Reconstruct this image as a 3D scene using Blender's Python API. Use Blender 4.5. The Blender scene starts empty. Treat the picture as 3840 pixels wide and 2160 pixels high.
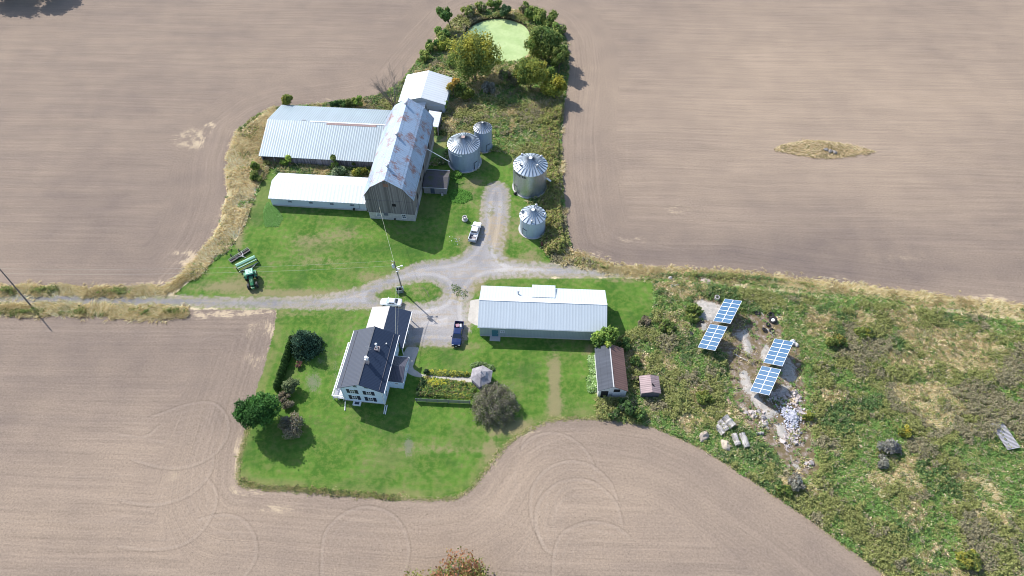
import bpy, math, random
import numpy as np
from math import radians, sin, cos, pi, atan2, hypot
from mathutils import Vector, Matrix, Quaternion
random.seed(7)
RNG = np.random.default_rng(11)
SC = bpy.context.scene
COL = SC.collection

# ------------------------------------------------------------------ camera
CAM_H = 120.0
PITCH = radians(52.5)          # below the horizon
FPX = 2560.0                   # focal length in pixels of the 3840 wide photo
cd = bpy.data.cameras.new('camera')
cd.sensor_width = 36.0
cd.lens = 36.0 * FPX / 3840.0
cd.clip_start = 1.0
cd.clip_end = 6000.0
cam = bpy.data.objects.new('camera', cd)
COL.objects.link(cam)
cam.location = (0, 0, CAM_H)
cam.rotation_euler = (radians(90) - PITCH, 0, 0)
SC.camera = cam

# ------------------------------------------------------------------ world, sun, exposure
SUN_EL = radians(41.5)
SUN_DIR = Vector((-0.715, 0.699, 0)).normalized() * cos(SUN_EL) + Vector((0, 0, sin(SUN_EL)))
w = bpy.data.worlds.new('World')
SC.world = w
w.use_nodes = True
nt = w.node_tree
for n in list(nt.nodes):
    nt.nodes.remove(n)
out = nt.nodes.new('ShaderNodeOutputWorld')
bg = nt.nodes.new('ShaderNodeBackground')
sky = nt.nodes.new('ShaderNodeTexSky')
sky.sky_type = 'NISHITA'
sky.sun_disc = False
sky.sun_elevation = SUN_EL
sky.sun_rotation = atan2(SUN_DIR.x, SUN_DIR.y)
sky.altitude = 200
sky.dust_density = 1.2
sky.ozone_density = 1.0
bg.inputs['Strength'].default_value = 0.15
nt.links.new(sky.outputs[0], bg.inputs['Color'])
nt.links.new(bg.outputs[0], out.inputs['Surface'])
ld = bpy.data.lights.new('sun', 'SUN')
ld.energy = 4.2
ld.angle = radians(0.5)
ld.color = (1.0, 0.955, 0.89)
sun = bpy.data.objects.new('sun', ld)
COL.objects.link(sun)
sun.rotation_euler = SUN_DIR.to_track_quat('Z', 'Y').to_euler()
sun.location = (-60, 60, 90)
SC.view_settings.view_transform = 'Standard'
SC.view_settings.look = 'None'
SC.view_settings.exposure = 0.56
SC.view_settings.gamma = 1.0
SC.cycles.max_bounces = 5
SC.cycles.filter_width = 1.05

# ------------------------------------------------------------------ surveying: a point of the photo to a point on the ground (or at height z)
def P(u, v, z=0.0):
    rx = (u - 1920.0) / FPX
    up = (1080.0 - v) / FPX
    dx, dy, dz = rx, cos(PITCH) + up * sin(PITCH), -sin(PITCH) + up * cos(PITCH)
    t = (z - CAM_H) / dz
    return (dx * t, dy * t)
def S(x, y, z=0.0):            # the same for the 2576 wide view
    return P(x * 3840 / 2576.0, y * 3840 / 2576.0, z)
def Z(ox, oy, s):              # the same for an enlarged crop
    return lambda x, y, z=0.0: P(ox + x / s, oy + y / s, z)

# ------------------------------------------------------------------ custom properties
def tag(o, label=None, cat=None, group=None, kind=None):
    if label: o['label'] = label
    if cat: o['category'] = cat
    if group: o['group'] = group
    if kind: o['kind'] = kind
    return o
def thing(name, label, cat, loc=(0, 0, 0), rz=0.0, group=None):
    o = bpy.data.objects.new(name, None)
    COL.objects.link(o)
    o.location = loc
    o.rotation_euler = (0, 0, rz)
    o.empty_display_size = 0.3
    return tag(o, label, cat, group)
def children(o):
    return [c for c in list(COL.objects) if c.parent == o]
def copy_tree(o, parent=None):
    c = o.copy()
    COL.objects.link(c)
    c.parent = parent
    for ch in children(o):
        copy_tree(ch, c)
    return c

# ------------------------------------------------------------------ mesh builder
class MB:
    def __init__(s):
        s.v = []; s.f = []; s.m = []; s.mi = 0; s.sm = []; s.smooth = False
    def add(s, vs, fs):
        b = len(s.v)
        s.v += [tuple(p) for p in vs]
        for f in fs:
            s.f.append([b + i for i in f]); s.m.append(s.mi); s.sm.append(s.smooth)
        return s
    def box(s, x0, x1, y0, y1, z0, z1):
        return s.add([(x0, y0, z0), (x1, y0, z0), (x1, y1, z0), (x0, y1, z0), (x0, y0, z1), (x1, y0, z1), (x1, y1, z1), (x0, y1, z1)],
                     [(0, 3, 2, 1), (4, 5, 6, 7), (0, 1, 5, 4), (1, 2, 6, 5), (2, 3, 7, 6), (3, 0, 4, 7)])
    def quad(s, a, b, c, d):
        return s.add([a, b, c, d], [(0, 1, 2, 3)])
    def slab(s, pts, t):       # polygon (list of 3D points, counter-clockwise from above) thickened downwards by t
        n = len(pts)
        v = [tuple(p) for p in pts] + [(p[0], p[1], p[2] - t) for p in pts]
        f = [tuple(range(n)), tuple(range(2 * n - 1, n - 1, -1))]
        for i in range(n):
            j = (i + 1) % n
            f.append((i, i + n, j + n, j))
        return s.add(v, f)
    def prism_y(s, prof, y0, y1):   # profile in (x,z), counter-clockwise seen from -y
        n = len(prof)
        v = [(x, y0, z) for x, z in prof] + [(x, y1, z) for x, z in prof]
        f = [tuple(range(n)), tuple(range(2 * n - 1, n - 1, -1))]
        for i in range(n):
            j = (i + 1) % n
            f.append((i, i + n, j + n, j))
        return s.add(v, f)
    def cyl(s, p0, p1, r0, r1=None, n=12, caps=True):
        r1 = r0 if r1 is None else r1
        p0 = Vector(p0); p1 = Vector(p1); d = (p1 - p0)
        if d.length < 1e-6: return s
        q = d.normalized().to_track_quat('Z', 'Y')
        a = []; b = []
        for i in range(n):
            t = 2 * pi * i / n
            o = q @ Vector((cos(t), sin(t), 0))
            a.append(p0 + o * r0); b.append(p1 + o * r1)
        f = [(i, (i + 1) % n, n + (i + 1) % n, n + i) for i in range(n)]
        if caps:
            f += [tuple(range(n - 1, -1, -1)), tuple(range(n, 2 * n))]
        return s.add(a + b, f)
    def tube(s, pts, r, n=6):
        for i in range(len(pts) - 1):
            s.cyl(pts[i], pts[i + 1], r, r, n)
        return s
    def lathe(s, prof, n=32, c=(0, 0, 0), closed=False):  # profile of (r,z)
        v = []; f = []
        for r, z in prof:
            for i in range(n):
                t = 2 * pi * i / n
                v.append((c[0] + r * cos(t), c[1] + r * sin(t), c[2] + z))
        m = len(prof)
        rng = m if closed else m - 1
        for k in range(rng):
            k2 = (k + 1) % m
            for i in range(n):
                j = (i + 1) % n
                f.append((k * n + i, k * n + j, k2 * n + j, k2 * n + i))
        return s.add(v, f)
    def loft(s, rings, caps=True):
        n = len(rings[0]); v = []; f = []
        for r in rings: v += [tuple(p) for p in r]
        for k in range(len(rings) - 1):
            for i in range(n):
                j = (i + 1) % n
                f.append((k * n + i, k * n + j, (k + 1) * n + j, (k + 1) * n + i))
        if caps:
            f += [tuple(range(n - 1, -1, -1)), tuple(range((len(rings) - 1) * n, len(rings) * n))]
        return s.add(v, f)
    def sphere(s, c, rx, ry=None, rz=None, n=12, m=8):
        ry = ry or rx; rz = rz or rx
        v = []; f = []
        for k in range(m + 1):
            ph = pi * k / m
            for i in range(n):
                t = 2 * pi * i / n
                v.append((c[0] + rx * sin(ph) * cos(t), c[1] + ry * sin(ph) * sin(t), c[2] + rz * cos(ph)))
        for k in range(m):
            for i in range(n):
                j = (i + 1) % n
                f.append((k * n + i, (k + 1) * n + i, (k + 1) * n + j, k * n + j))
        return s.add(v, f)
    def build(s, name, mats, parent=None, bevel=0.0, label=None):
        me = bpy.data.meshes.new(name)
        me.from_pydata(s.v, [], s.f)
        if not isinstance(mats, (list, tuple)): mats = [mats]
        for m in mats: me.materials.append(m)
        me.polygons.foreach_set('material_index', s.m)
        me.polygons.foreach_set('use_smooth', s.sm)
        me.update()
        o = bpy.data.objects.new(name, me)
        COL.objects.link(o)
        if parent: o.parent = parent
        if bevel:
            md = o.modifiers.new('bevel', 'BEVEL'); md.width = bevel; md.segments = 2; md.limit_method = 'ANGLE'
        if label: o['label'] = label
        return o

# ------------------------------------------------------------------ materials
class G:
    """small helper around a node tree"""
    def __init__(s, name):
        s.mat = bpy.data.materials.new(name)
        s.mat.use_nodes = True
        s.t = s.mat.node_tree
        for n in list(s.t.nodes): s.t.nodes.remove(n)
        s.out = s.t.nodes.new('ShaderNodeOutputMaterial')
        s.bsdf = s.t.nodes.new('ShaderNodeBsdfPrincipled')
        s.t.links.new(s.bsdf.outputs[0], s.out.inputs['Surface'])
    def n(s, typ): return s.t.nodes.new('ShaderNode' + typ)
    def link(s, a, b): s.t.links.new(a, b)
    def inp(s, sock, v):
        if hasattr(v, 'is_linked') or hasattr(v, 'links'): s.link(v, sock)
        else: sock.default_value = v
    def m(s, op, a, b=0.0, c=None, clamp=False):
        n = s.n('Math'); n.operation = op; n.use_clamp = clamp
        s.inp(n.inputs[0], a); s.inp(n.inputs[1], b)
        if c is not None: s.inp(n.inputs[2], c)
        return n.outputs[0]
    def add(s, a, b): return s.m('ADD', a, b)
    def mul(s, a, b): return s.m('MULTIPLY', a, b)
    def sub(s, a, b): return s.m('SUBTRACT', a, b)
    def step(s, v, lo, hi):    # smooth 0..1 between lo and hi
        n = s.n('MapRange'); n.interpolation_type = 'SMOOTHSTEP'
        s.inp(n.inputs['Value'], v); n.inputs['From Min'].default_value = lo; n.inputs['From Max'].default_value = hi
        return n.outputs['Result']
    def mix(s, f, a, b):
        n = s.n('Mix'); n.data_type = 'RGBA'
        s.inp(n.inputs[0], f)
        for k, v in ((6, a), (7, b)):
            if isinstance(v, tuple): n.inputs[k].default_value = (*v, 1.0)
            else: s.link(v, n.inputs[k])
        return n.outputs[2]
    def scale(s, col, f):      # colour times value
        n = s.n('Mix'); n.data_type = 'RGBA'; n.blend_type = 'MULTIPLY'
        n.inputs[0].default_value = 1.0
        if isinstance(col, tuple): n.inputs[6].default_value = (*col, 1)
        else: s.link(col, n.inputs[6])
        c = s.n('CombineColor')
        for i in range(3): s.inp(c.inputs[i], f)
        s.link(c.outputs[0], n.inputs[7])
        return n.outputs[2]
    def noise(s, scale, vec=None, detail=3.0, rough=0.55, dist=0.0):
        n = s.n('TexNoise'); n.inputs['Scale'].default_value = scale; n.inputs['Detail'].default_value = detail
        n.inputs['Roughness'].default_value = rough; n.inputs['Distortion'].default_value = dist
        if vec is not None: s.link(vec, n.inputs['Vector'])
        return n.outputs['Fac']
    def attr(s, name, col=False):
        n = s.n('Attribute'); n.attribute_name = name
        return n.outputs['Color'] if col else n.outputs['Fac']
    def obj(s): return s.n('TexCoord').outputs['Object']
    def pos(s): return s.n('NewGeometry').outputs['Position']
    def sep(s, v):
        n = s.n('SeparateXYZ'); s.link(v, n.inputs[0]); return n.outputs
    def comb(s, x, y, z):
        n = s.n('CombineXYZ')
        for i, v in enumerate((x, y, z)): s.inp(n.inputs[i], v)
        return n.outputs[0]
    def bump(s, h, strength=0.3, dist=0.05):
        n = s.n('Bump'); n.inputs['Strength'].default_value = strength; n.inputs['Distance'].default_value = dist
        s.inp(n.inputs['Height'], h); s.link(n.outputs[0], s.bsdf.inputs['Normal'])
    def fin(s, col, rough=0.8, metal=0.0, spec=0.5):
        if isinstance(col, tuple): s.bsdf.inputs['Base Color'].default_value = (*col, 1)
        else: s.link(col, s.bsdf.inputs['Base Color'])
        s.inp(s.bsdf.inputs['Roughness'], rough); s.inp(s.bsdf.inputs['Metallic'], metal)
        s.bsdf.inputs['Specular IOR Level'].default_value = spec
        return s.mat

def plain(name, col, rough=0.7, metal=0.0, var=0.12, scale=2.0, spec=0.4):
    g = G(name)
    nz = g.noise(scale, g.obj(), 4)
    c = g.scale(col, g.add(1 - var, g.mul(nz, 2 * var)))
    return g.fin(c, rough, metal, spec)

def sheet_metal(name, col, rough=0.35, metal=0.3, pitch=0.3, axis=1, rust=0.0, rustcol=(0.17, 0.075, 0.045), streak=0.12,
                bumps=0.35, patchy=0.1, lines=0.12, seam=0.0):
    """ribbed roofing or siding: ribs repeat along one local axis, weathering runs across it"""
    g = G(name)
    xyz = g.sep(g.obj())
    a = xyz[axis]; b = xyz[1 - axis] if axis < 2 else xyz[0]
    ph = g.mul(a, 2 * pi / pitch)
    wv = g.m('SINE', ph)
    rib = g.step(wv, 0.55, 1.0)
    sheet = g.noise(1.0, g.comb(g.mul(a, 1.4), g.mul(b, 0.06), 0.0), 2)
    big = g.noise(0.25, g.obj(), 4)
    c = g.scale(col, g.add(1 - streak, g.mul(sheet, 2 * streak)))
    c = g.scale(c, g.add(1 - patchy, g.mul(big, 2 * patchy)))
    c = g.scale(c, g.sub(1.0, g.mul(rib, lines)))
    if seam:
        sm = g.step(g.m('SINE', g.mul(b, 2 * pi / seam)), 0.985, 1.0)
        c = g.scale(c, g.sub(1.0, g.mul(sm, 0.3)))
    if rust:
        r1 = g.noise(0.3, g.obj(), 3)
        sv = g.comb(g.mul(a, 2.2), g.mul(b, 0.7), g.mul(xyz[2], 0.7))
        r2 = g.noise(1.6, sv, 5, 0.7)
        rr = g.add(g.mul(r1, 0.9), g.mul(r2, 0.7))
        msk = g.step(rr, 0.98 - rust * 0.25, 1.16 - rust * 0.25)
        dk = g.noise(2.0, g.comb(g.mul(a, 3.0), g.mul(b, 0.35), g.mul(xyz[2], 0.35)), 5, 0.7)
        c = g.scale(c, g.sub(1.0, g.mul(g.step(dk, 0.52, 0.68), 0.42)))
        c = g.mix(g.mul(msk, 0.85), c, rustcol)
    g.bump(g.mul(wv, 1.0), bumps, 0.03)
    return g.fin(c, rough, metal, 0.5 if 'charcoal' in name else (0.9 if name == 'white_roof' else 0.5))

def planks(name, col, pitch=0.22, axis=0, vert=True, dark=0.5, var=0.35):
    """weathered boards"""
    g = G(name)
    xyz = g.sep(g.obj())
    h = g.add(xyz[0], xyz[1]) if axis == 'xy' else xyz[axis]
    cell = g.m('FLOOR', g.m('DIVIDE', h, pitch))
    wn = g.n('TexWhiteNoise'); wn.noise_dimensions = '1D'; g.link(cell, wn.inputs['W'])
    fr = g.m('FRACT', g.m('DIVIDE', h, pitch))
    gap = g.add(g.step(fr, 0.1, 0.0), g.step(fr, 0.92, 1.0))
    grain = g.noise(3.0, g.comb(g.mul(h, 5.0), 0.0, g.mul(xyz[2], 0.5)), 4, 0.7)
    c = g.scale(col, g.add(1 - var, g.mul(wn.outputs['Value'], 2 * var)))
    c = g.scale(c, g.add(0.7, g.mul(grain, 0.6)))
    c = g.scale(c, g.sub(1.0, g.mul(gap, dark)))
    return g.fin(c, 0.9, 0, 0.2)
# ------------------------------------------------------------------ numeric noise and distance fields
def vnoise(x, y, seed=0):
    xi = np.floor(x).astype(np.int64); yi = np.floor(y).astype(np.int64)
    xf = x - xi; yf = y - yi
    u = xf * xf * (3 - 2 * xf); v = yf * yf * (3 - 2 * yf)
    def h(a, b):
        k = (a * 374761393 + b * 668265263 + seed * 1442695041) & 0x7fffffff
        k = ((k ^ (k >> 13)) * 1274126177) & 0x7fffffff
        return ((k ^ (k >> 16)) & 0xffff) / 65535.0
    return (h(xi, yi) * (1 - u) + h(xi + 1, yi) * u) * (1 - v) + (h(xi, yi + 1) * (1 - u) + h(xi + 1, yi + 1) * u) * v
def fbm(x, y, s, seed=0, o=4):
    t = 0; a = 0.5; tot = 0
    for k in range(o):
        t = t + a * vnoise(x / s, y / s, seed + k * 17); tot += a; a *= 0.55; s = s * 0.5
    return t / tot
def sdf(x, y, poly):
    p = np.array(poly, float); q = np.roll(p, -1, axis=0)
    d = np.full(x.shape, 1e9); inside = np.zeros(x.shape, bool)
    for (ax, ay), (bx, by) in zip(p, q):
        ex, ey = bx - ax, by - ay
        wx, wy = x - ax, y - ay
        t = np.clip((wx * ex + wy * ey) / (ex * ex + ey * ey + 1e-9), 0, 1)
        d = np.minimum(d, (wx - ex * t) ** 2 + (wy - ey * t) ** 2)
        c = (ay > y) != (by > y)
        with np.errstate(divide='ignore', invalid='ignore'):
            xs = ex * (y - ay) / (by - ay if by != ay else 1e-9) + ax
        inside ^= c & (x < xs)
    d = np.sqrt(d)
    return np.where(inside, -d, d)
def smooth_poly(pts, it=2):    # corner cutting
    for _ in range(it):
        o = []
        for i in range(len(pts)):
            a = pts[i]; b = pts[(i + 1) % len(pts)]
            o += [(a[0] * .75 + b[0] * .25, a[1] * .75 + b[1] * .25), (a[0] * .25 + b[0] * .75, a[1] * .25 + b[1] * .75)]
        pts = o
    return pts
def SP(*pts): return [S(x, y) for x, y in pts]

VEG = SP((-40, 778), (-40, 738), (420, 742), (452, 706), (500, 655), (532, 610), (558, 545), (575, 470), (577, 400), (600, 325), (650, 288), (700, 270),
         (800, 262), (900, 250), (960, 238), (1010, 205), (1048, 155), (1085, 110), (1112, 80), (1140, 48), (1185, 26), (1270, 20), (1350, 34),
         (1400, 58), (1425, 100), (1432, 170), (1420, 260), (1412, 340), (1414, 450), (1420, 520), (1428, 590), (1445, 640), (1500, 662), (1560, 680),
         (1700, 688), (1850, 690), (2030, 715), (2200, 737), (2400, 762), (2640, 785), (2800, 800), (2800, 1700), (2330, 1500), (2240, 1455), (2130, 1374), (2060, 1322),
         (1960, 1252), (1850, 1182), (1760, 1122), (1640, 1072), (1560, 1060), (1480, 1051), (1400, 1053), (1330, 1078), (1280, 1110), (1230, 1170),
         (1195, 1222), (1150, 1250), (1090, 1258), (980, 1250), (840, 1240), (700, 1228), (612, 1222), (600, 1205), (603, 1150), (622, 1075),
         (640, 1000), (665, 920), (690, 830), (697, 785), (690, 779))
GRV = smooth_poly(SP((-60, 738), (300, 740), (430, 743), (620, 748), (770, 747), (880, 730), (945, 705), (1000, 680), (1060, 655), (1120, 652), (1165, 640),
         (1195, 600), (1206, 560), (1208, 520), (1214, 480), (1232, 458), (1262, 455), (1282, 472), (1284, 520), (1278, 570), (1270, 610), (1264, 640), (1290, 655),
         (1380, 660), (1440, 668), (1560, 684), (1650, 690), (1560, 698), (1400, 699), (1250, 699), (1205, 712), (1186, 745), (1182, 775), (1190, 815),
         (1168, 868), (1130, 874), (1056, 870), (1030, 880), (1000, 870), (1000, 800), (985, 777), (930, 779), (700, 779), (480, 774), (240, 769), (-60, 765)), 2)
ISL = smooth_poly(SP((938, 744), (985, 724), (1060, 708), (1098, 712), (1118, 735), (1105, 755), (1060, 762), (1000, 760), (950, 752)), 2)
LAWN = SP((435, 742), (520, 672), (575, 632), (602, 590), (640, 505), (672, 420), (700, 415), (1125, 415), (1200, 390), (1250, 380), (1290, 386), (1300, 480), (1330, 505), (1372, 640), (1390, 662),
          (1270, 662), (1260, 700), (1560, 700), (1642, 702), (1644, 770), (1632, 800), (1600, 826), (1560, 845), (1500, 860), (1500, 1052), (1400, 1053), (1330, 1078), (1280, 1110),
          (1230, 1170), (1195, 1222), (1150, 1250), (1090, 1258), (980, 1250), (840, 1240), (700, 1228), (612, 1222), (600, 1205), (603, 1150), (622, 1075),
          (640, 1000), (665, 920), (690, 830), (697, 779))
BETW = SP((700, 402), (935, 410), (935, 445), (690, 440))        # weeds between the two left sheds
POND = smooth_poly(SP((1160, 95), (1180, 62), (1225, 44), (1270, 42), (1315, 55), (1335, 75), (1340, 110), (1330, 140), (1290, 157), (1240, 150), (1200, 135), (1165, 118)), 2)
z2b = Z(2550, 1080, 3.22); z3b = Z(2550, 1450, 3.22)
ROCKS = [[z2b(*p) for p in q] for q in (
    [(180, 160), (260, 140), (500, 210), (560, 300), (560, 420), (400, 410), (330, 390), (240, 350), (230, 240)],
    [(250, 420), (330, 430), (320, 500), (270, 510)],
    [(640, 560), (700, 540), (800, 500), (830, 640), (860, 700), (868, 810), (800, 800), (760, 740), (750, 640)],
    [(1180, 840), (1300, 820), (1370, 920), (1420, 1080), (1400, 1130), (1330, 1145), (1230, 1080)],
    [(970, 850), (985, 760), (1030, 690), (1100, 730), (1060, 900), (1000, 880)],
    [(720, 1010), (800, 1010), (860, 1150), (960, 1320), (1040, 1449), (1060, 1560), (1000, 1500), (930, 1449), (820, 1280), (750, 1230)],
    [(1150, 1250), (1240, 1180), (1330, 1180), (1270, 1320), (1180, 1350)])] + \
    [[z3b(*p) for p in q] for q in (
    [(920, 160), (1000, 210), (1180, 320), (1110, 390), (1040, 385), (950, 240)],
    [(1130, 450), (1250, 450), (1290, 560), (1300, 640), (1240, 650), (1180, 580)],
    [(720, 220), (770, 215), (810, 310), (760, 310)],
    [(1340, 860), (1440, 1000), (1410, 1000), (1350, 920)])]
MOSS = [P(*p) for p in ((2600, 1125), (2700, 1118), (2730, 1175), (2800, 1175), (2905, 1180), (2940, 1240), (2925, 1290), (3000, 1290), (3015, 1390), (3022, 1520), (3040, 1620),
                        (3070, 1760), (2990, 1815), (2930, 1730), (2840, 1640), (2770, 1560), (2740, 1480), (2735, 1400), (2720, 1330), (2610, 1230))]
zg = Z(1530, 1270, 4.14)
BED = [zg(*p) for p in ((225, 600), (960, 690), (1010, 700), (1060, 790), (960, 930), (130, 890), (180, 720))]
BED2 = [zg(*p) for p in ((300, 500), (560, 500), (960, 540), (960, 590), (300, 560))]
CONC = [[zg(*p) for p in ((215, 555), (330, 562), (980, 595), (1020, 690), (960, 682), (620, 665), (250, 630), (215, 606))],
        [P(*p) for p in ((1525, 1300), (1573, 1303), (1548, 1375), (1553, 1385), (1582, 1403), (1582, 1417), (1545, 1408), (1512, 1390), (1500, 1400), (1490, 1380))],
        SP((1183, 755), (1210, 752), (1210, 822), (1196, 818), (1176, 806), (1180, 785))]
ISLAND = smooth_poly(SP((1935, 373), (2010, 352), (2090, 353), (2150, 368), (2215, 381), (2180, 386), (2120, 396), (2070, 399), (1990, 388)), 1)

# ------------------------------------------------------------------ the ground: one sheet, cut into its named regions
X0, X1, Y0, Y1, DG = -190.0, 190.0, 24.0, 222.0, 0.5
nx = int((X1 - X0) / DG) + 1; ny = int((Y1 - Y0) / DG) + 1
gx, gy = np.meshgrid(np.linspace(X0, X1, nx), np.linspace(Y0, Y1, ny))
gx = gx.ravel(); gy = gy.ravel()
def regions(x, y):
    r = {}
    r['veg'] = sdf(x, y, VEG)
    r['lawn'] = sdf(x, y, LAWN)
    r['betw'] = sdf(x, y, BETW)
    r['grv'] = np.maximum(sdf(x, y, GRV), -sdf(x, y, ISL))
    r['pond'] = sdf(x, y, POND)
    r['rock'] = np.min([sdf(x, y, q) for q in ROCKS], axis=0)
    r['moss'] = sdf(x, y, MOSS)
    r['bed'] = np.minimum(sdf(x, y, BED), sdf(x, y, BED2))
    r['conc'] = np.min([sdf(x, y, q) for q in CONC], axis=0)
    r['isl'] = sdf(x, y, ISLAND)
    return r
R = regions(gx, gy)
DRY_ = SP((578, 402), (603, 332), (652, 293), (695, 272), (676, 330), (655, 385), (664, 425), (640, 500), (602, 588), (575, 622), (520, 668), (500, 657), (532, 612), (560, 545), (577, 470))
def img_s(x, y):
    dep = y * cos(PITCH) + CAM_H * sin(PITCH)
    up = y * sin(PITCH) - CAM_H * cos(PITCH)
    k = 2576 / 3840.0
    return (1920 + FPX * x / dep) * k, (1080 - FPX * up / dep) * k
def blobs(x, y, lst):
    u, v = img_s(x, y)
    t = np.zeros(x.shape)
    for cx, cy, rx, ry, a in lst:
        t = t + a * np.exp(-(((u - cx) / rx) ** 2 + ((v - cy) / ry) ** 2))
    return t
STRAW = [(480, 350, 42, 22, .9), (525, 315, 16, 14, .7), (580, 400, 14, 60, .5), (560, 560, 20, 60, .5), (420, 716, 80, 10, 1), (490, 670, 25, 25, .9), (690, 860, 18, 60, .5), (640, 830, 60, 30, .35),
         (1480, 648, 50, 12, 1), (1620, 676, 80, 8, .9), (1720, 528, 60, 14, .35), (1590, 598, 70, 12, .45), (620, 1238, 60, 16, .5), (720, 1280, 120, 12, .4), (520, 792, 60, 10, .9),
         (630, 786, 80, 8, .8), (300, 770, 200, 6, .6), (1290, 1086, 60, 14, .9), (1236, 1150, 16, 50, .6), (2460, 752, 120, 12, .6), (2050, 700, 90, 8, .5), (640, 910, 40, 40, .3),
         (440, 1190, 40, 30, .3), (2280, 650, 140, 20, .25), (600, 1170, 12, 70, .8), (820, 252, 90, 8, .3), (460, 645, 30, 20, .6)]
BARE = [(560, 722, 70, 12, .8), (625, 700, 40, 22, .5), (600, 585, 14, 50, .8), (640, 470, 8, 60, .5), (780, 605, 50, 22, .5), (870, 590, 40, 20, .35), (730, 738, 130, 10, .7), (1395, 950, 14, 55, 1.1),
        (1397, 1025, 20, 30, .9), (1290, 1075, 60, 20, .9), (1240, 1140, 26, 36, .7), (1170, 610, 26, 24, .5), (1060, 735, 50, 20, .35), (940, 700, 40, 14, .5), (800, 660, 90, 14, .35), (1180, 500, 26, 30, .3),
        (1200, 720, 26, 14, .8), (1310, 560, 20, 60, .3), (1090, 1130, 150, 14, .3), (1560, 705, 80, 6, .5), (1150, 870, 60, 8, .5), (720, 790, 120, 8, .4), (1480, 880, 14, 12, .6), (1340, 640, 26, 14, .5), (1190, 460, 30, 12, .6), (1250, 590, 34, 60, .8), (1150, 745, 40, 22, .6), (1235, 520, 12, 40, .35), (1300, 655, 60, 8, .5), (1460, 690, 160, 5, .4)]
GREYP = [(788, 962, 22, 28, .8), (810, 905, 16, 12, .5), (1028, 1122, 12, 28, .9), (845, 940, 8, 60, .5), (1280, 912, 9, 6, .6), (1248, 925, 10, 6, .4), (1090, 560, 60, 60, .15)]
TAN = [(2100, 250, 700, 260, .42), (2250, 600, 300, 60, -.15), (1750, 640, 300, 40, -.38), (2300, 690, 400, 30, -.3), (1560, 1250, 450, 200, .34), (500, 1350, 800, 260, .30), (300, 600, 300, 200, -.12), (1500, 450, 60, 150, -.1),
       (900, 200, 500, 60, .03), (300, 900, 400, 120, -.12), (1110, 800, 70, 50, .5), (1250, 600, 30, 80, .2), (1300, 680, 200, 20, .3), (200, 750, 300, 20, -.5), (700, 760, 200, 16, -.1)]
straw = blobs(gx, gy, STRAW); bare = blobs(gx, gy, BARE); greyp = blobs(gx, gy, GREYP); tone = 0.45 + blobs(gx, gy, TAN)

PAL = np.array([(.125, .205, .058), (.080, .128, .046), (.172, .182, .066), (.185, .168, .105), (.45, .375, .25), (.17, .15, .13)])
TRKB = SP((1560, 689), (1700, 697), (1900, 704), (2100, 724), (2300, 748), (2576, 786), (2800, 810), (2800, 842), (2576, 812), (2300, 776), (2100, 752), (1900, 732), (1700, 712), (1560, 698))
def mcol(x, y, rng=None):
    """what grows where: bright grass, dark herb, goldenrod olive, brown seed heads, dry straw"""
    a = fbm(x, y, 9.0, 3); b = fbm(x, y, 7.0, 31); c = fbm(x, y, 2.4, 77); e = fbm(x, y, 5.5, 55)
    br = blobs(x, y, [(2460, 1080, 190, 150, .17), (2150, 900, 120, 70, .05), (1400, 450, 40, 190, .06), (1600, 1010, 60, 50, .05), (2300, 1300, 160, 100, .06)])
    st = blobs(x, y, [(2410, 860, 100, 50, .34), (230, 731, 280, 9, .6), (230, 782, 280, 10, .45), (2150, 1290, 120, 40, .1), (1130, 320, 40, 20, .22), (1290, 400, 40, 60, .1), (620, 350, 44, 60, .16), (570, 540, 34, 90, .60), (600, 440, 26, 60, .50), (480, 700, 60, 30, .5), (640, 300, 60, 16, .2), (2250, 730, 300, 14, .12),
                     (1440, 640, 24, 20, .3), (1060, 790, 20, 20, .2), (1780, 930, 40, 40, .1), (2280, 1180, 90, 40, .08), (2100, 1000, 40, 60, .1)])
    gr = blobs(x, y, [(1700, 800, 60, 60, .1), (1740, 900, 60, 60, .12), (1800, 1010, 80, 60, .1), (2080, 1180, 90, 90, .12), (1230, 390, 90, 60, .14), (1220, 320, 120, 80, .10), (1100, 330, 60, 120, .06), (1080, 160, 60, 60, .1), (850, 425, 200, 30, .12), (850, 425, 120, 14, .2), (1100, 200, 60, 40, .12), (2500, 960, 60, 60, .05)])
    k = np.full(x.shape, 2)
    k = np.where(a + gr + 0.5 * (c - .5) > .53, 0, k)
    k = np.where(b + 0.5 * (c - .5) > .60, 1, k)
    k = np.where(e * .6 + (1 - a) * .4 + br + .4 * (c - .5) > .625, 3, k)
    k = np.where(fbm(x, y, 6.0, 91) + st + .5 * (c - .5) > .66, 4, k)
    if 'DRY_' in globals():
        k = np.where((sdf(x, y, DRY_) < .3) & (k != 0), 4, k)
    if rng is not None:
        j = rng.random(x.shape)
        k = np.where(j < .07, 0, np.where(j < .11, 1, np.where(j < .19, 2, np.where(j < .22, 3, np.where(j < .29, 4, k)))))
        tk = (sdf(x, y, TRKB) < 0) & (rng.random(x.shape) < .55)
        k = np.where(tk, np.where(fbm(x * .25, y, 2.0, 66) > .5, 4, 0), k)
    else:
        k = np.where(sdf(x, y, TRKB) < 0, np.where(fbm(x * .2, y, 1.6, 66) > .52, 4, 0), k)
    return PAL[k], k

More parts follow.
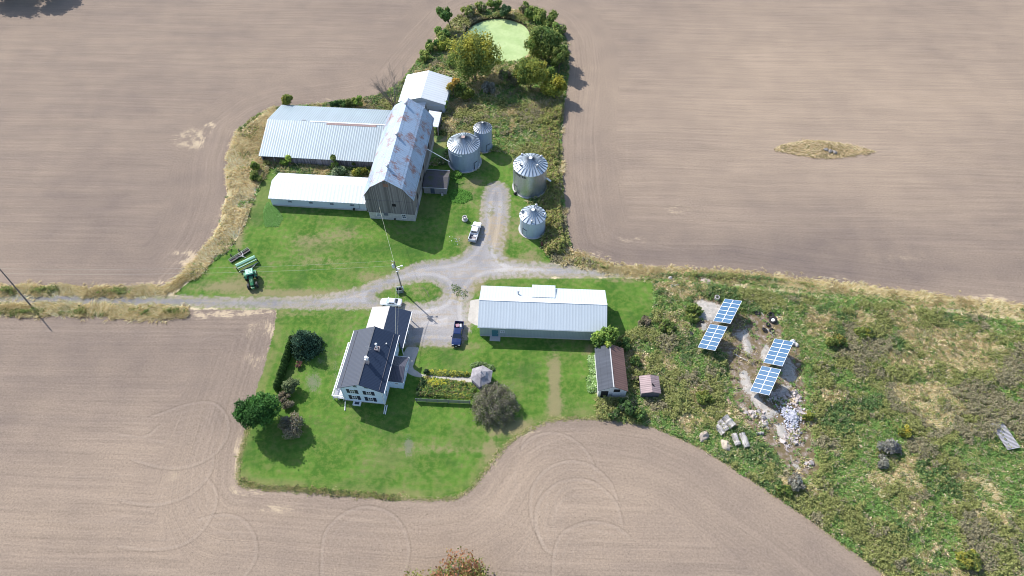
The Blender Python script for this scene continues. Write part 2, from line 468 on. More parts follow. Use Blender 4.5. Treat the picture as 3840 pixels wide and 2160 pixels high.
def height(r, x, y):
    z = -1.0 * np.clip((0.6 - r['pond']) / 1.8, 0, 1) ** 1.0
    rk = np.clip(-r['rock'] / 0.8, 0, 1)
    z = z + rk * (0.12 + 0.22 * fbm(x, y, 3.0, 5))
    nolawn = np.clip(r['lawn'] / 2.0, 0, 1) * np.clip(-r['veg'] / 3.0, 0, 1) * np.clip(r['grv'] / 2.0, 0, 1) * np.clip(r['pond'] / 3, 0, 1)
    z = z + 0.18 * nolawn * (fbm(x, y, 7.0, 9) - .3)
    return z
gz = height(R, gx, gy)
mc, _ = mcol(gx, gy)

def cls(r):
    weedy = (r['veg'] < 0) & ((r['lawn'] > 0) | (r['betw'] < 0))
    c = np.zeros(r['veg'].shape, int)                       # field
    c[(r['veg'] < 0)] = 1                                   # lawn
    c[weedy] = 2
    c[r['isl'] < 0] = 2
    c[(r['grv'] < 0)] = 3
    c[(r['bed'] < 0)] = 5
    c[(r['conc'] < 0)] = 4
    c[(r['moss'] < 0)] = 7
    c[(r['rock'] < 0)] = 6
    c[(r['pond'] < -0.35)] = 8
    return c
cxs = gx.reshape(ny, nx); cys = gy.reshape(ny, nx)
fcx = (cxs[:-1, :-1] + DG / 2).ravel(); fcy = (cys[:-1, :-1] + DG / 2).ravel()
def favg(a):
    a = a.reshape(ny, nx)
    return ((a[:-1, :-1] + a[1:, :-1] + a[:-1, 1:] + a[1:, 1:]) / 4).ravel()
RF = {k: favg(v) for k, v in R.items()}
fc = cls(RF)
ii, jj = np.meshgrid(np.arange(nx - 1), np.arange(ny - 1))
base = (jj * nx + ii).ravel()
quads = np.stack([base, base + 1, base + nx + 1, base + nx], axis=1)

def np_mesh(name, verts, faces, mat, smooth=False, attrs=None, colattrs=None, parent=None):
    """mesh object straight from numpy arrays; faces is (N,3) or (N,4)"""
    me = bpy.data.meshes.new(name)
    nv, nf, k = len(verts), len(faces), faces.shape[1]
    me.vertices.add(nv); me.vertices.foreach_set('co', np.ascontiguousarray(verts, np.float32).ravel())
    me.loops.add(nf * k); me.loops.foreach_set('vertex_index', np.ascontiguousarray(faces, np.int32).ravel())
    me.polygons.add(nf); me.polygons.foreach_set('loop_start', np.arange(0, nf * k, k, dtype=np.int32))
    if smooth: me.polygons.foreach_set('use_smooth', np.ones(nf, bool))
    for a, v in (attrs or {}).items():
        at = me.attributes.new(a, 'FLOAT', 'POINT'); at.data.foreach_set('value', np.ascontiguousarray(v, np.float32))
    for a, v in (colattrs or {}).items():
        at = me.color_attributes.new(a, 'FLOAT_COLOR', 'POINT')
        at.data.foreach_set('color', np.ascontiguousarray(np.concatenate([v, np.ones((len(v), 1))], axis=1), np.float32).ravel())
    me.materials.append(mat)
    me.update(calc_edges=True); me.validate()
    o = bpy.data.objects.new(name, me); COL.objects.link(o)
    if parent: o.parent = parent
    return o

# tyre tracks pressed into the tilled soil: signed distance to each line, kept in layers whose lines never come close
z8 = Z(800, 1550, 1.7173); z3 = Z(0, 1150, 1.435); z7 = Z(2100, 500, 1.4805)
TR = [(z8, 1, [(1985, 230), (2050, 160), (2150, 130), (2250, 140), (2340, 190), (2400, 250), (2440, 320), (2450, 360)]),
      (z8, 0, [(1985, 220), (1955, 300), (1942, 390), (1950, 470), (1975, 540)]), (z8, 1, [(1985, 225), (2010, 150), (2060, 80)]),
      (z8, 1, [(2130, 850), (2060, 700), (2045, 560), (2070, 460), (2140, 370), (2230, 325), (2320, 313), (2420, 335), (2500, 390), (2560, 460), (2600, 560)]),
      (z8, 2, [(2180, 900), (2130, 860), (2090, 760), (2080, 640), (2110, 560), (2180, 480), (2260, 440), (2350, 430), (2450, 450), (2540, 520), (2600, 600), (2630, 720)]),
      (z8, 1, [(2190, 1048), (2200, 900), (2240, 790), (2330, 730), (2430, 703), (2530, 715), (2600, 740), (2680, 800)]),
      (z8, 0, [(2260, 70), (2340, 110), (2420, 180), (2475, 260), (2470, 330), (2440, 420)]),
      (z8, 0, [(2020, 300), (2060, 240), (2140, 200), (2230, 200), (2300, 240)]), (z8, 0, [(2200, 700), (2210, 620), (2260, 560), (2340, 540), (2420, 570)]),
      (z8, 0, [(1960, 1048), (1990, 900), (2040, 740), (2080, 660)]), (z8, 0, [(2010, 1048), (2030, 900), (2075, 740)]),
      (z8, 1, [(700, 1048), (705, 860), (730, 760), (800, 680), (880, 630), (980, 607), (1080, 622), (1160, 665), (1220, 740), (1248, 820), (1255, 900), (1235, 1000), (1200, 1060)]),
      (z8, 0, [(830, 760), (860, 710), (930, 688), (1010, 690)]), (z8, 0, [(1225, 712), (1300, 695), (1380, 686)]),
      (z8, 0, [(1250, 765), (1370, 695), (1480, 640), (1600, 612), (1720, 605), (1830, 630), (1930, 680), (2020, 740)]),
      (z8, 0, [(820, 1000), (900, 1000), (960, 1015), (1000, 1040)]),
      (z8, 1, [(-100, 690), (0, 664), (90, 658), (180, 685), (240, 750), (270, 830), (272, 920), (240, 990), (190, 1060)]),
      (z8, 0, [(1700, 610), (1800, 520), (1880, 440), (1940, 380)]), (z8, 0, [(1600, 560), (1720, 470), (1800, 380), (1900, 260), (1990, 170)]),
      (z3, 1, [(640, 690), (780, 700), (860, 640)]), (z3, 1, [(800, 600), (900, 565), (1000, 530), (1100, 515), (1170, 535), (1215, 590), (1228, 650), (1210, 720), (1150, 795), (1060, 845), (960, 868), (850, 860), (720, 825)]),
      (z3, 0, [(870, 730), (930, 695), (1010, 683), (1075, 700)]), (z3, 0, [(780, 700), (870, 730), (970, 745)]),
      (z3, 1, [(1145, 800), (1140, 870), (1090, 950), (1000, 1020), (900, 1055), (800, 1065), (650, 1045)]),
      (z3, 1, [(1115, 930), (1155, 985), (1162, 1050), (1130, 1140), (1060, 1230), (950, 1290), (800, 1305), (640, 1290)]),
      (z3, 0, [(980, 150), (1200, 140), (1290, 165), (1335, 220), (1340, 290)]), (z3, 0, [(1050, 190), (1200, 140), (1300, 98)]), (z3, 0, [(1340, 130), (1395, 180), (1415, 260), (1400, 380)]),
      (z3, 0, [(-20, 125), (300, 133), (700, 135), (1190, 140)]), (z3, 0, [(380, 918), (560, 918), (680, 910), (740, 895)]), (z3, 0, [(-20, 1155), (450, 1155), (700, 1160), (850, 1165)]),
      (z3, 0, [(-20, 590), (300, 594), (700, 598)]), (z3, 0, [(-20, 1418), (500, 1418), (900, 1415)]), (z3, 0, [(600, 1145), (760, 1105), (900, 1055)]),
      (z7, 0, [(470, 340), (530, 385), (600, 420), (700, 450), (830, 465)]), (z7, 0, [(130, -60), (135, 200), (150, 400), (220, 510), (350, 590), (500, 615), (700, 650)]), (z7, 0, [(370, -60), (375, 200), (400, 290), (470, 345)]),
      (z7, 0, [(1660, 160), (1800, 105), (1950, 95), (2200, 100)]), (z7, 0, [(1560, 160), (1900, 175), (2576, 212)]),
      (z7, 0, [(1000, 458), (1700, 462), (1900, 470)])]
def catmull(q, m=8):
    d = []
    for i in range(len(q) - 1):
        p0 = q[max(i - 1, 0)]; p1 = q[i]; p2 = q[i + 1]; p3 = q[min(i + 2, len(q) - 1)]
        for k in range(m):
            t = k / m
            d.append(0.5 * ((2 * p1) + (p2 - p0) * t + (2 * p0 - 5 * p1 + 4 * p2 - p3) * t * t + (3 * p1 - p0 - 3 * p2 + p3) * t ** 3))
    d.append(q[-1])
    return np.array(d)
lines = []
for zz, kind, pts in TR:
    d = catmull([np.array(zz(*p)) for p in pts])
    lines.append((0 if kind else 1, d))
    if kind:
        tg = np.gradient(d, axis=0); tg /= np.linalg.norm(tg, axis=1, keepdims=True) + 1e-9
        nn = np.stack([-tg[:, 1], tg[:, 0]], axis=1)
        cen = d.mean(axis=0); sg_ = np.sign(((cen - d) * nn).sum(axis=1).mean())
        for off in (1.5, 2.9, 4.4):
            e = d + nn * sg_ * off
            n_ = len(e); lines.append((1, e[int(n_ * .12):int(n_ * (.88 - .1 * off / 3))]))
layers = []
for strong, d in lines:
    for Ly in layers:
        if Ly[0] == strong and all(np.min(np.linalg.norm(d[:, None] - o[None, ::2], axis=2)) > 3.6 for o in Ly[1]):
            Ly[1].append(d); break
    else:
        layers.append((strong, [d]))
TRK = []
for strong, Ls in layers:
    val = np.full(gx.shape, 3.0)
    for d in Ls:
        x0, y0 = d.min(axis=0) - 2; x1, y1 = d.max(axis=0) + 2
        m = np.where((gx > x0) & (gx < x1) & (gy > y0) & (gy < y1))[0]
        if not len(m): continue
        px_, py_ = gx[m], gy[m]; best = np.full(len(m), 1e9); sg = np.ones(len(m))
        for i in range(len(d) - 1):
            ax, ay = d[i]; ex, ey = d[i + 1] - d[i]
            t = ((px_ - ax) * ex + (py_ - ay) * ey) / (ex * ex + ey * ey + 1e-9); tc = np.clip(t, 0, 1)
            q = (px_ - ax - ex * tc) ** 2 + (py_ - ay - ey * tc) ** 2
            if i == 0: q = np.where(t < 0, 1e9, q)
            if i == len(d) - 2: q = np.where(t > 1, 1e9, q)
            b = q < best; best = np.where(b, q, best); sg = np.where(b, np.sign(ex * (py_ - ay) - ey * (px_ - ax)), sg)
        dd = np.sqrt(best); v = np.where(dd < 1.5, dd * sg, 3.0)
        val[m] = np.where(np.abs(v) < np.abs(val[m]), v, val[m])
    TRK.append((strong, val))

def ground_material():
    g = G('ground')
    p = g.pos(); X, Y, Zc = g.sep(p)
    n0 = g.noise(0.035, p, 4); n1 = g.noise(0.16, p, 4); n2 = g.noise(0.9, p, 4, .6); n3 = g.noise(4.5, p, 3, .6)
    veg = g.attr('veg'); lawn = g.attr('lawn'); grv = g.attr('grv')
    def edge(name, w1=1.0, w2=.5, lo=-.15, hi=.15, off=0.0):
        v = g.attr(name)
        v = g.add(v, g.mul(g.sub(n2, .5), w1)); v = g.add(v, g.mul(g.sub(n3, .5), w2))
        return g.step(g.add(v, off), hi, lo)
    tone = g.attr('tone'); st = g.attr('straw'); bare = g.attr('bare'); gp = g.attr('greyp')
    # ---- tilled field
    near = g.step(veg, 15.0, 9.0)
    warp = g.mul(g.noise(0.02, p, 2), 3.0)
    s1 = g.add(Y, warp)
    fl = g.add(s1, g.mul(X, 0.03))
    s = g.add(g.mul(veg, near), g.mul(fl, g.sub(1.0, near)))
    al = g.add(g.mul(g.add(X, g.mul(Y, .8)), near), g.mul(X, g.sub(1.0, near)))
    rows = g.noise(1.0, g.comb(g.mul(al, .045), g.mul(s, 1.5), near), 4, .7)
    rows2 = g.noise(1.0, g.comb(g.mul(al, .02), g.mul(s, .35), near), 3, .6)
    clod = g.noise(2.6, p, 5, .75)
    t = g.add(tone, g.mul(g.sub(rows2, .5), .45)); t = g.add(t, g.mul(g.sub(n0, .5), .8)); t = g.add(t, g.mul(g.sub(n1, .5), .5))
    t = g.m('MAXIMUM', g.m('MINIMUM', t, 1.0), 0.0)
    fcol = g.mix(t, (.165, .131, .113), (.328, .254, .190))
    grit = g.noise(6.5, p, 3, .8)
    f = g.add(-.29, g.mul(rows, .62)); f = g.add(f, g.mul(clod, 1.15)); f = g.add(f, g.mul(grit, .80))
    fcol = g.scale(fcol, f)
    strawn = g.noise(1.0, g.comb(g.mul(al, .5), g.mul(s, 2.5), 0.0), 4, .75)
    brk = g.step(g.add(g.mul(g.noise(.32, p, 5, .7), .75), g.mul(strawn, .35)), .46, .66)
    sm = g.mul(st, g.add(.10, g.mul(brk, 1.0))); sm = g.add(sm, g.mul(g.sub(strawn, .5), .9)); sm = g.add(sm, g.mul(g.sub(n1, .5), .35))
    fcol = g.mix(g.mul(g.step(sm, .16, .60), .85), fcol, (.50, .40, .275))
    speck = g.step(g.noise(2.1, p, 3, .6), .36, .27)
    fcol = g.scale(fcol, g.sub(1.0, g.mul(speck, .38)))
    jit = g.mul(g.sub(n3, .5), .22)
    wear = g.step(g.add(g.mul(n2, .6), g.mul(n3, .5)), .30, .62)
    for i, (strong, _v) in enumerate(TRK):
        dv = g.add(g.attr('trk%d' % i), jit)
        lt = g.step(g.m('ABSOLUTE', dv), .34, .10)
        fcol = g.mix(g.mul(g.mul(lt, wear), .12 if strong == 0 else .05), fcol, (.50, .42, .35))
        if strong == 0:
            dk = g.step(g.m('ABSOLUTE', g.sub(dv, .46)), .22, .02)
            fcol = g.scale(fcol, g.sub(1.0, g.mul(g.mul(dk, wear), .17)))
    peb = g.step(g.noise(7.0, p, 2, .5), .74, .80)
    fcol = g.mix(g.mul(peb, .25), fcol, (.5, .45, .4))
    # ---- mown lawn
    ln = g.add(g.mul(n1, .7), g.mul(n2, .35))
    lcol = g.mix(g.step(ln, .40, .62), (.056, .136, .018), (.102, .200, .031))
    lcol = g.mix(g.mul(g.step(g.add(g.mul(n2, .7), g.mul(n3, .4)), .50, .66), .8), lcol, (.128, .190, .036))
    n5 = g.noise(.07, p, 5, .65)
    lcol = g.mix(g.mul(g.step(g.add(g.mul(n5, .75), g.mul(n2, .25)), .47, .62), .55), lcol, (.150, .170, .062))
    lcol = g.mix(g.mul(g.step(g.add(g.mul(g.noise(.11, p, 4), .7), g.mul(n3, .3)), .52, .64), .6), lcol, (.045, .105, .022))
    mow = g.m('SINE', g.mul(g.add(g.mul(veg, 1.0), g.mul(n1, 1.5)), 4.2))
    lcol = g.scale(lcol, g.add(.97, g.mul(g.mul(mow, g.step(n1, .4, .65)), .07)))
    b = g.add(bare, g.mul(g.sub(n2, .5), 1.0)); b = g.add(b, g.mul(g.sub(n1, .45), .8)); b = g.add(b, g.mul(g.sub(n3, .5), .3))
    lcol = g.mix(g.mul(g.step(b, .08, .72), .78), lcol, (.250, .205, .115))
    lcol = g.mix(g.mul(g.step(g.add(gp, g.add(g.mul(g.sub(n3, .5), 1.3), g.mul(g.sub(n2, .5), 1.0))), .30, .70), .6), lcol, (.19, .18, .15))
    fine = g.noise(9.0, p, 3, .7)
    lcol = g.scale(lcol, g.add(.50, g.mul(fine, 1.0)))
    # ---- weeds underneath
    wcol = g.scale(g.attr('mc', True), g.add(.8, g.mul(n3, 1.0)))
    # ---- gravel drive
    gt = g.m('MAXIMUM', g.m('MINIMUM', g.add(tone, g.mul(g.sub(n1, .5), 1.2)), 1.0), 0.0)
    gcol = g.mix(gt, (.205, .205, .222), (.46, .435, .42))
    gw = g.noise(1.0, g.comb(g.mul(X, .08), g.mul(Y, 1.1), 0.0), 3, .6)
    gcol = g.mix(g.mul(g.step(g.add(g.mul(gw, .6), g.mul(n2, .5)), .52, .66), .6), gcol, (.40, .335, .26))
    gb = g.add(bare, g.mul(g.sub(n2, .5), 1.6))
    gcol = g.mix(g.mul(g.step(gb, .30, .75), .75), gcol, g.mix(g.step(n1, .45, .6), (.40, .32, .215), (.20, .20, .085)))
    rut = g.step(g.m('SINE', g.mul(grv, 2 * pi / 3.2)), .2, .95)
    gcol = g.scale(gcol, g.add(.92, g.mul(rut, .16)))
    gcol = g.scale(gcol, g.add(.50, g.mul(fine, .55)))
    gcol = g.scale(gcol, g.add(.72, g.mul(n3, .9)))
    gedge = g.step(g.add(grv, g.add(g.mul(g.sub(n2, .5), 3.2), g.mul(g.sub(n1, .5), 2.0))), -2.2, .3)
    gcol = g.mix(g.mul(gedge, .7), gcol, g.mix(g.step(n2, .42, .6), (.34, .275, .18), (.17, .19, .07)))
    ccol = g.scale((.47, .44, .40), g.add(.7, g.mul(n2, .6)))
    bcol = g.scale((.17, .14, .10), g.add(.6, g.mul(n3, .8)))
    mcol_ = g.mix(g.step(n2, .42, .6), (.15, .118, .062), (.23, .18, .14))
    mcol_ = g.scale(mcol_, g.add(.6, g.mul(n3, .8)))
    wht = g.step(g.noise(.9, p, 6, .8), .585, .62)
    mcol_ = g.mix(g.mul(wht, .85), mcol_, (.46, .42, .38))
    crack = g.step(g.noise(1.3, p, 5, .75), .36, .44)
    rcol = g.mix(g.step(n2, .40, .66), (.35, .33, .30), (.50, .455, .41))
    rcol = g.mix(g.sub(1.0, crack), rcol, (.2, .17, .11))
    rcol = g.scale(rcol, g.add(.75, g.mul(n3, .5)))
    c = fcol
    inveg = edge('veg', 1.3, .9)
    c = g.mix(inveg, c, wcol)
    c = g.mix(g.mul(edge('isl', 1.0, .8), 1.0), c, (.36, .29, .17))
    band = g.mul(g.step(veg, -2.4, -.9), g.step(n1, .35, .6))                 # dry rim of the grass
    lr = g.mix(g.mul(band, .45), lcol, (.25, .21, .10))
    c = g.mix(g.mul(inveg, g.mul(edge('lawn', 1.1, .6), g.step(g.add(g.attr('betw'), g.mul(g.sub(n2, .5), 1.0)), -.2, .4))), c, lr)
    c = g.mix(edge('moss', 4.0, 2.0), c, mcol_)
    c = g.mix(edge('rock', 3.4, 2.2, -.1, .1), c, rcol)
    c = g.mix(edge('grv', 2.2, 1.0, -.45, .45), c, gcol)
    c = g.mix(edge('bed', .3, .3), c, bcol)
    c = g.mix(edge('conc', .35, .2, -.08, .08), c, ccol)
    c = g.mix(edge('pond', .4, .2, -.1, .1, -.4), c, (.06, .055, .03))
    h = g.add(g.mul(clod, 1.0), g.mul(rows, .9))
    h = g.add(h, g.mul(fine, .5))
    g.bump(h, .5, .12)
    return g.fin(c, .95, 0, .15)
MG = ground_material()

names = ['tilled_field', 'lawn', 'meadow_ground', 'gravel_drive', 'concrete_walk', 'garden_soil', 'rock_outcrop', 'mossy_ground', 'pond_bed']
attrs_all = dict(veg=R['veg'], lawn=R['lawn'], grv=R['grv'], betw=R['betw'], pond=R['pond'], rock=R['rock'], moss=R['moss'], bed=R['bed'], conc=R['conc'], isl=R['isl'],
                 straw=straw, bare=bare, greyp=greyp, tone=tone)
for i, (st_, v_) in enumerate(TRK): attrs_all['trk%d' % i] = v_
allv = np.stack([gx, gy, gz], axis=1)
for k, nm in enumerate(names):
    q = quads[fc == k]
    if not len(q): continue
    u, inv = np.unique(q, return_inverse=True)
    vv = allv[u]; ff = inv.reshape(q.shape)
    at = {a: v[u] for a, v in attrs_all.items()}; ca = mc[u]
    if k == 0:                 # the field goes on to the horizon
        B = 3500.0
        ev = np.array([(-B, -B, 0), (B, -B, 0), (B, B, 0), (-B, B, 0), (X0, Y0, 0), (X1, Y0, 0), (X1, Y1, 0), (X0, Y1, 0)], float)
        nb = len(vv)
        ef = np.array([(0, 1, 5, 4), (1, 2, 6, 5), (2, 3, 7, 6), (3, 0, 4, 7)]) + nb
        vv = np.concatenate([vv, ev]); ff = np.concatenate([ff, ef])
        for a in at: at[a] = np.concatenate([at[a], np.full(8, {'straw': 0, 'bare': 0, 'greyp': 0, 'tone': .5}.get(a, 60.0))])
        ca = np.concatenate([ca, np.zeros((8, 3)) + .2])
    o = np_mesh(nm, vv, ff, MG, True, at, {'mc': ca})
    tag(o, kind='structure')

# pond water: duckweed skin with a clearer dark patch
g = G('duckweed')
p = g.pos()
nn = g.noise(.25, p, 4); n2 = g.noise(1.2, p, 4)
X, Y, _z = g.sep(p)
px, py = S(1190, 78)
dx = g.sub(X, px); dy = g.sub(Y, py)
dd = g.m('SQRT', g.add(g.mul(dx, dx), g.mul(g.mul(dy, dy), .35)))
clear = g.step(g.add(dd, g.add(g.mul(g.sub(n2, .5), 7.0), g.mul(g.sub(nn, .5), 9.0))), 6.0, 1.5)
c = g.mix(g.step(nn, .35, .65), (.32, .43, .17), (.40, .50, .225))
c = g.scale(c, g.add(.85, g.mul(n2, .3)))
c = g.mix(g.mul(g.step(g.noise(.5, p, 5, .75), .56, .66), .35), c, (.24, .36, .12))
c = g.mix(g.mul(clear, .75), c, (.10, .20, .13))
MPOND = g.fin(c, .55, 0, .4)
mb = MB(); pp = [(a * 1.0, b) for a, b in POND]
mb.add([(a, b, -.5) for a, b in pp], [tuple(range(len(pp)))])
wtr = mb.build('pond', MPOND); tag(wtr, kind='structure')
if wtr.data.polygons[0].normal.z < 0: wtr.data.flip_normals()

# ------------------------------------------------------------------ building materials
M_WHITE_ROOF = sheet_metal('white_roof', (.64, .68, .72), .42, .1, .9, 1, lines=.16, streak=.07, patchy=.05, bumps=.25)
M_CATTLE_ROOF = sheet_metal('galvanised_roof', (.30, .37, .42), .45, .1, .62, 1, lines=.38, streak=.14, patchy=.12, bumps=.3)
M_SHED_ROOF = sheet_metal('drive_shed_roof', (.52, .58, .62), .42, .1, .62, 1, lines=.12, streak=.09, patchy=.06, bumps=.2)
M_BARN_ROOF = sheet_metal('rusty_roof', (.34, .44, .57), .45, .12, .62, 1, rust=.75, rustcol=(.26, .12, .085), streak=.14, patchy=.12, lines=.10, bumps=.3, seam=2.6)
M_HOUSE_ROOF = sheet_metal('charcoal_roof', (.020, .031, .058), .36, 0, .3, 1, lines=-.4, streak=.05, patchy=.06, bumps=.2)
M_OLD_ROOF = sheet_metal('worn_roof', (.068, .076, .095), .95, 0, .8, 1, streak=.22, patchy=.25, lines=.03, seam=1.2)
M_RUST_ROOF = sheet_metal('rust_roof', (.175, .100, .085), .75, .1, .5, 1, streak=.25, patchy=.3, lines=.15)
M_PINK_ROOF = sheet_metal('faded_roof', (.30, .225, .23), .6, .2, .42, 1, streak=.25, patchy=.35, lines=.4, rust=.3, rustcol=(.17, .09, .085))
M_SIDING_W = sheet_metal('white_siding', (.52, .58, .66), .5, 0, .3, 'z' if False else 2, lines=.1, streak=.05, patchy=.05)
M_HOUSE_W = sheet_metal('house_siding', (.66, .78, .92), .55, 0, .2, 2, lines=.12, streak=.03, patchy=.04, bumps=.3)
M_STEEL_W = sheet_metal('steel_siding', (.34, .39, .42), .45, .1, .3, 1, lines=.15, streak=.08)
M_BARNWOOD = planks('barn_board', (.195, .185, .185), .2, 0, dark=.5, var=.34)
M_BARNWOOD_Y = planks('barn_board_side', (.22, .20, .185), .2, 1, dark=.5, var=.34)
M_GREYWOOD = planks('grey_board', (.24, .23, .26), .2, 1, dark=.5, var=.4)
M_STONE = plain('parged_stone', (.42, .41, .39), .9, 0, .32, 1.6)
M_BLOCK = plain('block_wall', (.24, .235, .24), .9, 0, .3, 2.5)
M_MOSSROOF = None
g = G('mossy_roof')
n1 = g.noise(.5, g.obj(), 5, .7); n2 = g.noise(3, g.obj(), 4, .7)
xyz = g.sep(g.obj())
c = g.mix(g.step(g.add(g.mul(n1, .6), g.mul(n2, .4)), .47, .6), (.085, .08, .09), (.07, .085, .038))
M_MOSSROOF = g.fin(g.scale(c, g.add(.6, g.mul(n2, .8))), .95)
M_TRIM = plain('white_trim', (.78, .79, .80), .5, 0, .04)
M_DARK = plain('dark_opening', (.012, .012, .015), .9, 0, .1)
M_GLASS = plain('window_glass', (.03, .045, .07), .12, 0, .1, 1, 1.0)
M_SHUTTER = plain('navy_shutter', (.02, .025, .055), .5, 0, .1)
M_CONC = plain('concrete', (.46, .44, .42), .9, 0, .18, 1.2)
M_TEAL = plain('teal_door', (.05, .16, .20), .5, 0, .1)
M_GREYMETAL = plain('grey_metal', (.42, .44, .47), .4, .5, .08)
M_BRICK = plain('chimney_brick', (.42, .36, .36), .9, 0, .25, 4)
M_BLACK = plain('black', (.02, .02, .022), .6, 0, .1)
M_WOODPOLE = plain('pole_wood', (.16, .14, .13), .9, 0, .25, 3)

def roof(t, prof, y0, y1, mat, thick=.12, name='roof', label=None):
    mb = MB()
    for (xa, za), (xb, zb) in zip(prof[:-1], prof[1:]):
        mb.slab([(xa, y0, za), (xb, y0, zb), (xb, y1, zb), (xa, y1, za)], thick)
    return mb.build(name, mat, t, label=label)
def wallring(mb, prof, y0, y1):
    mb.prism_y(prof, y0, y1)
def gable_wall(t, prof, inset, y0, y1, mat, thick=.12, name='wall', zb=0.0):
    """prof = roof line; the wall is inset from the eaves and stops just under the roof"""
    xs = [prof[0][0] + inset, prof[-1][0] - inset]
    def zr(x):
        for (xa, za), (xb, zb_) in zip(prof[:-1], prof[1:]):
            if xa <= x <= xb: return za + (zb_ - za) * (x - xa) / (xb - xa) - thick - .02
    pts = [(xs[0], zb), (xs[1], zb), (xs[1], zr(xs[1]))] + [(x, z - thick - .02) for x, z in reversed(prof[1:-1])] + [(xs[0], zr(xs[0]))]
    mb = MB(); mb.prism_y(pts, y0, y1)
    return mb.build(name, mat, t)
def local(t, pt):              # world xy to the thing's own frame
    dx, dy = pt[0] - t.location.x, pt[1] - t.location.y
    a = -t.rotation_euler.z
    return dx * cos(a) - dy * sin(a), dx * sin(a) + dy * cos(a)
def window(t, c, axis, w, h, frame_m=None, pane_m=None, name='window', mull=1, out=.06, sub='pane'):
    """c = centre on the wall, axis = outward unit direction ('-y','+x','-x','+y')"""
    x, y, z = c
    mb = MB(); pb = MB()
    def bx(m, a0, a1, b0, b1, d0, d1):
        if axis == '-y': m.box(x + a0, x + a1, y - d1, y - d0, z + b0, z + b1)
        if axis == '+y': m.box(x + a0, x + a1, y + d0, y + d1, z + b0, z + b1)
        if axis == '+x': m.box(x + d0, x + d1, y + a0, y + a1, z + b0, z + b1)
        if axis == '-x': m.box(x - d1, x - d0, y + a0, y + a1, z + b0, z + b1)
    f = .09
    bx(mb, -w / 2, w / 2, h / 2 - f, h / 2, -.02, out); bx(mb, -w / 2, w / 2, -h / 2, -h / 2 + f, -.02, out + .03)
    bx(mb, -w / 2, -w / 2 + f, -h / 2 + f, h / 2 - f, -.02, out); bx(mb, w / 2 - f, w / 2, -h / 2 + f, h / 2 - f, -.02, out)
    for k in range(mull):
        xx = -w / 2 + w * (k + 1) / (mull + 1)
        bx(mb, xx - .03, xx + .03, -h / 2 + f, h / 2 - f, -.02, out - .005)
    bx(mb, -w / 2 + f, w / 2 - f, -.03, .03, -.02, out - .01)
    o = mb.build(name, frame_m or M_TRIM, t)
    bx(pb, -w / 2 + f, w / 2 - f, -h / 2 + f, h / 2 - f, -.015, .02)
    pb.build(sub, pane_m or M_GLASS, o)
    return o
def door(t, c, axis, w, h, mat, name='door', handle=True):
    x, y, z = c
    mb = MB(); hb = MB()
    def bx(m, a0, a1, b0, b1, d0, d1):
        if axis == '-y': m.box(x + a0, x + a1, y - d1, y - d0, z + b0, z + b1)
        if axis == '+x': m.box(x + d0, x + d1, y + a0, y + a1, z + b0, z + b1)
    bx(mb, -w / 2, w / 2, 0, h, -.02, .05)
    o = mb.build(name, mat, t)
    if handle:
        bx(hb, w / 2 - .16, w / 2 - .1, h * .45, h * .5, .05, .1); hb.build('handle', M_GREYMETAL, o)
    return o

# ------------------------------------------------------------------ the gambrel barn
BA = radians(84.9)
barn = thing('barn', 'tall weathered wooden barn with a gambrel roof of rust-stained sheet metal', 'barn', (-28.6, 112.6, 0), BA - pi / 2)
BP = [(-6.05, 7.45), (-3.75, 10.9), (0, 13.4), (3.75, 10.9), (6.05, 7.45)]
roof(barn, BP, -.35, 29.3, M_BARN_ROOF, .12)
def barn_mats():
    mb = MB()
    prof = [(-5.62, 2.45), (5.62, 2.45), (5.62, 7.9), (3.72, 10.74), (0, 13.25), (-3.72, 10.74), (-5.62, 7.9)]
    n = len(prof)
    v = [(x, 0, z) for x, z in prof] + [(x, 29.0, z) for x, z in prof]
    mb.mi = 0; mb.add(v, [tuple(range(n)), tuple(range(2 * n - 1, n - 1, -1))])
    mb.mi = 1; mb.add(v, [(i, i + n, (i + 1) % n + n, (i + 1) % n) for i in range(n)])
    mb.build('wall', [M_BARNWOOD, M_BARNWOOD_Y], barn)
barn_mats()
MB().box(-5.5, 5.5, .1, 28.9, -.3, 2.44).build('stone_base', M_STONE, barn)
mb = MB()
mb.box(-5.7, 5.7, -.06, -.01, 6.4, 6.5); mb.box(-5.75, 5.75, -.05, .0, 2.38, 2.5); mb.build('trim_board', M_BARNWOOD, barn)
MB().box(.55, 1.45, -.05, -.01, 4.75, 5.6).build('loft_opening', M_DARK, barn)
MB().box(-.65, .55, -.05, -.01, 11.0, 12.0).build('loft_door', plain('rusty_patch', (.22, .13, .10), .9), barn)
MB().box(-.5, .5, -.045, -.01, 8.3, 10.4).build('hay_door', M_BARNWOOD, barn)
MB().box(.5, 1.6, -.045, -.01, 3.2, 4.5).build('hatch', M_BARNWOOD, barn)
window(barn, (-3.2, .1, 1.55), '-y', 1.1, 1.0, mull=2)
window(barn, (2.9, .1, 1.5), '-y', 1.0, 1.35, mull=1)
MB().box(-1.9, -.9, .02, .12, 1.4, 2.3).build('grey_hatch', plain('slate', (.12, .13, .16)), barn)
MB().cyl((.6, .12, .45), (.6, -.15, .45), .22, n=12).build('drain_pipe', M_BLACK, barn)
for yy, zz_, hh in ((4.2, 3.2, 1.6), (9.0, 4.6, 1.0), (13.5, 4.2, 1.2), (21, 4.4, 1.4)):
    MB().box(5.6, 5.66, yy, yy + .8, zz_, zz_ + hh).build('side_opening', M_DARK, barn)
MB().box(5.5, 5.56, 3, 5.0, .2, 2.2).build('stable_door', M_GREYWOOD, barn)
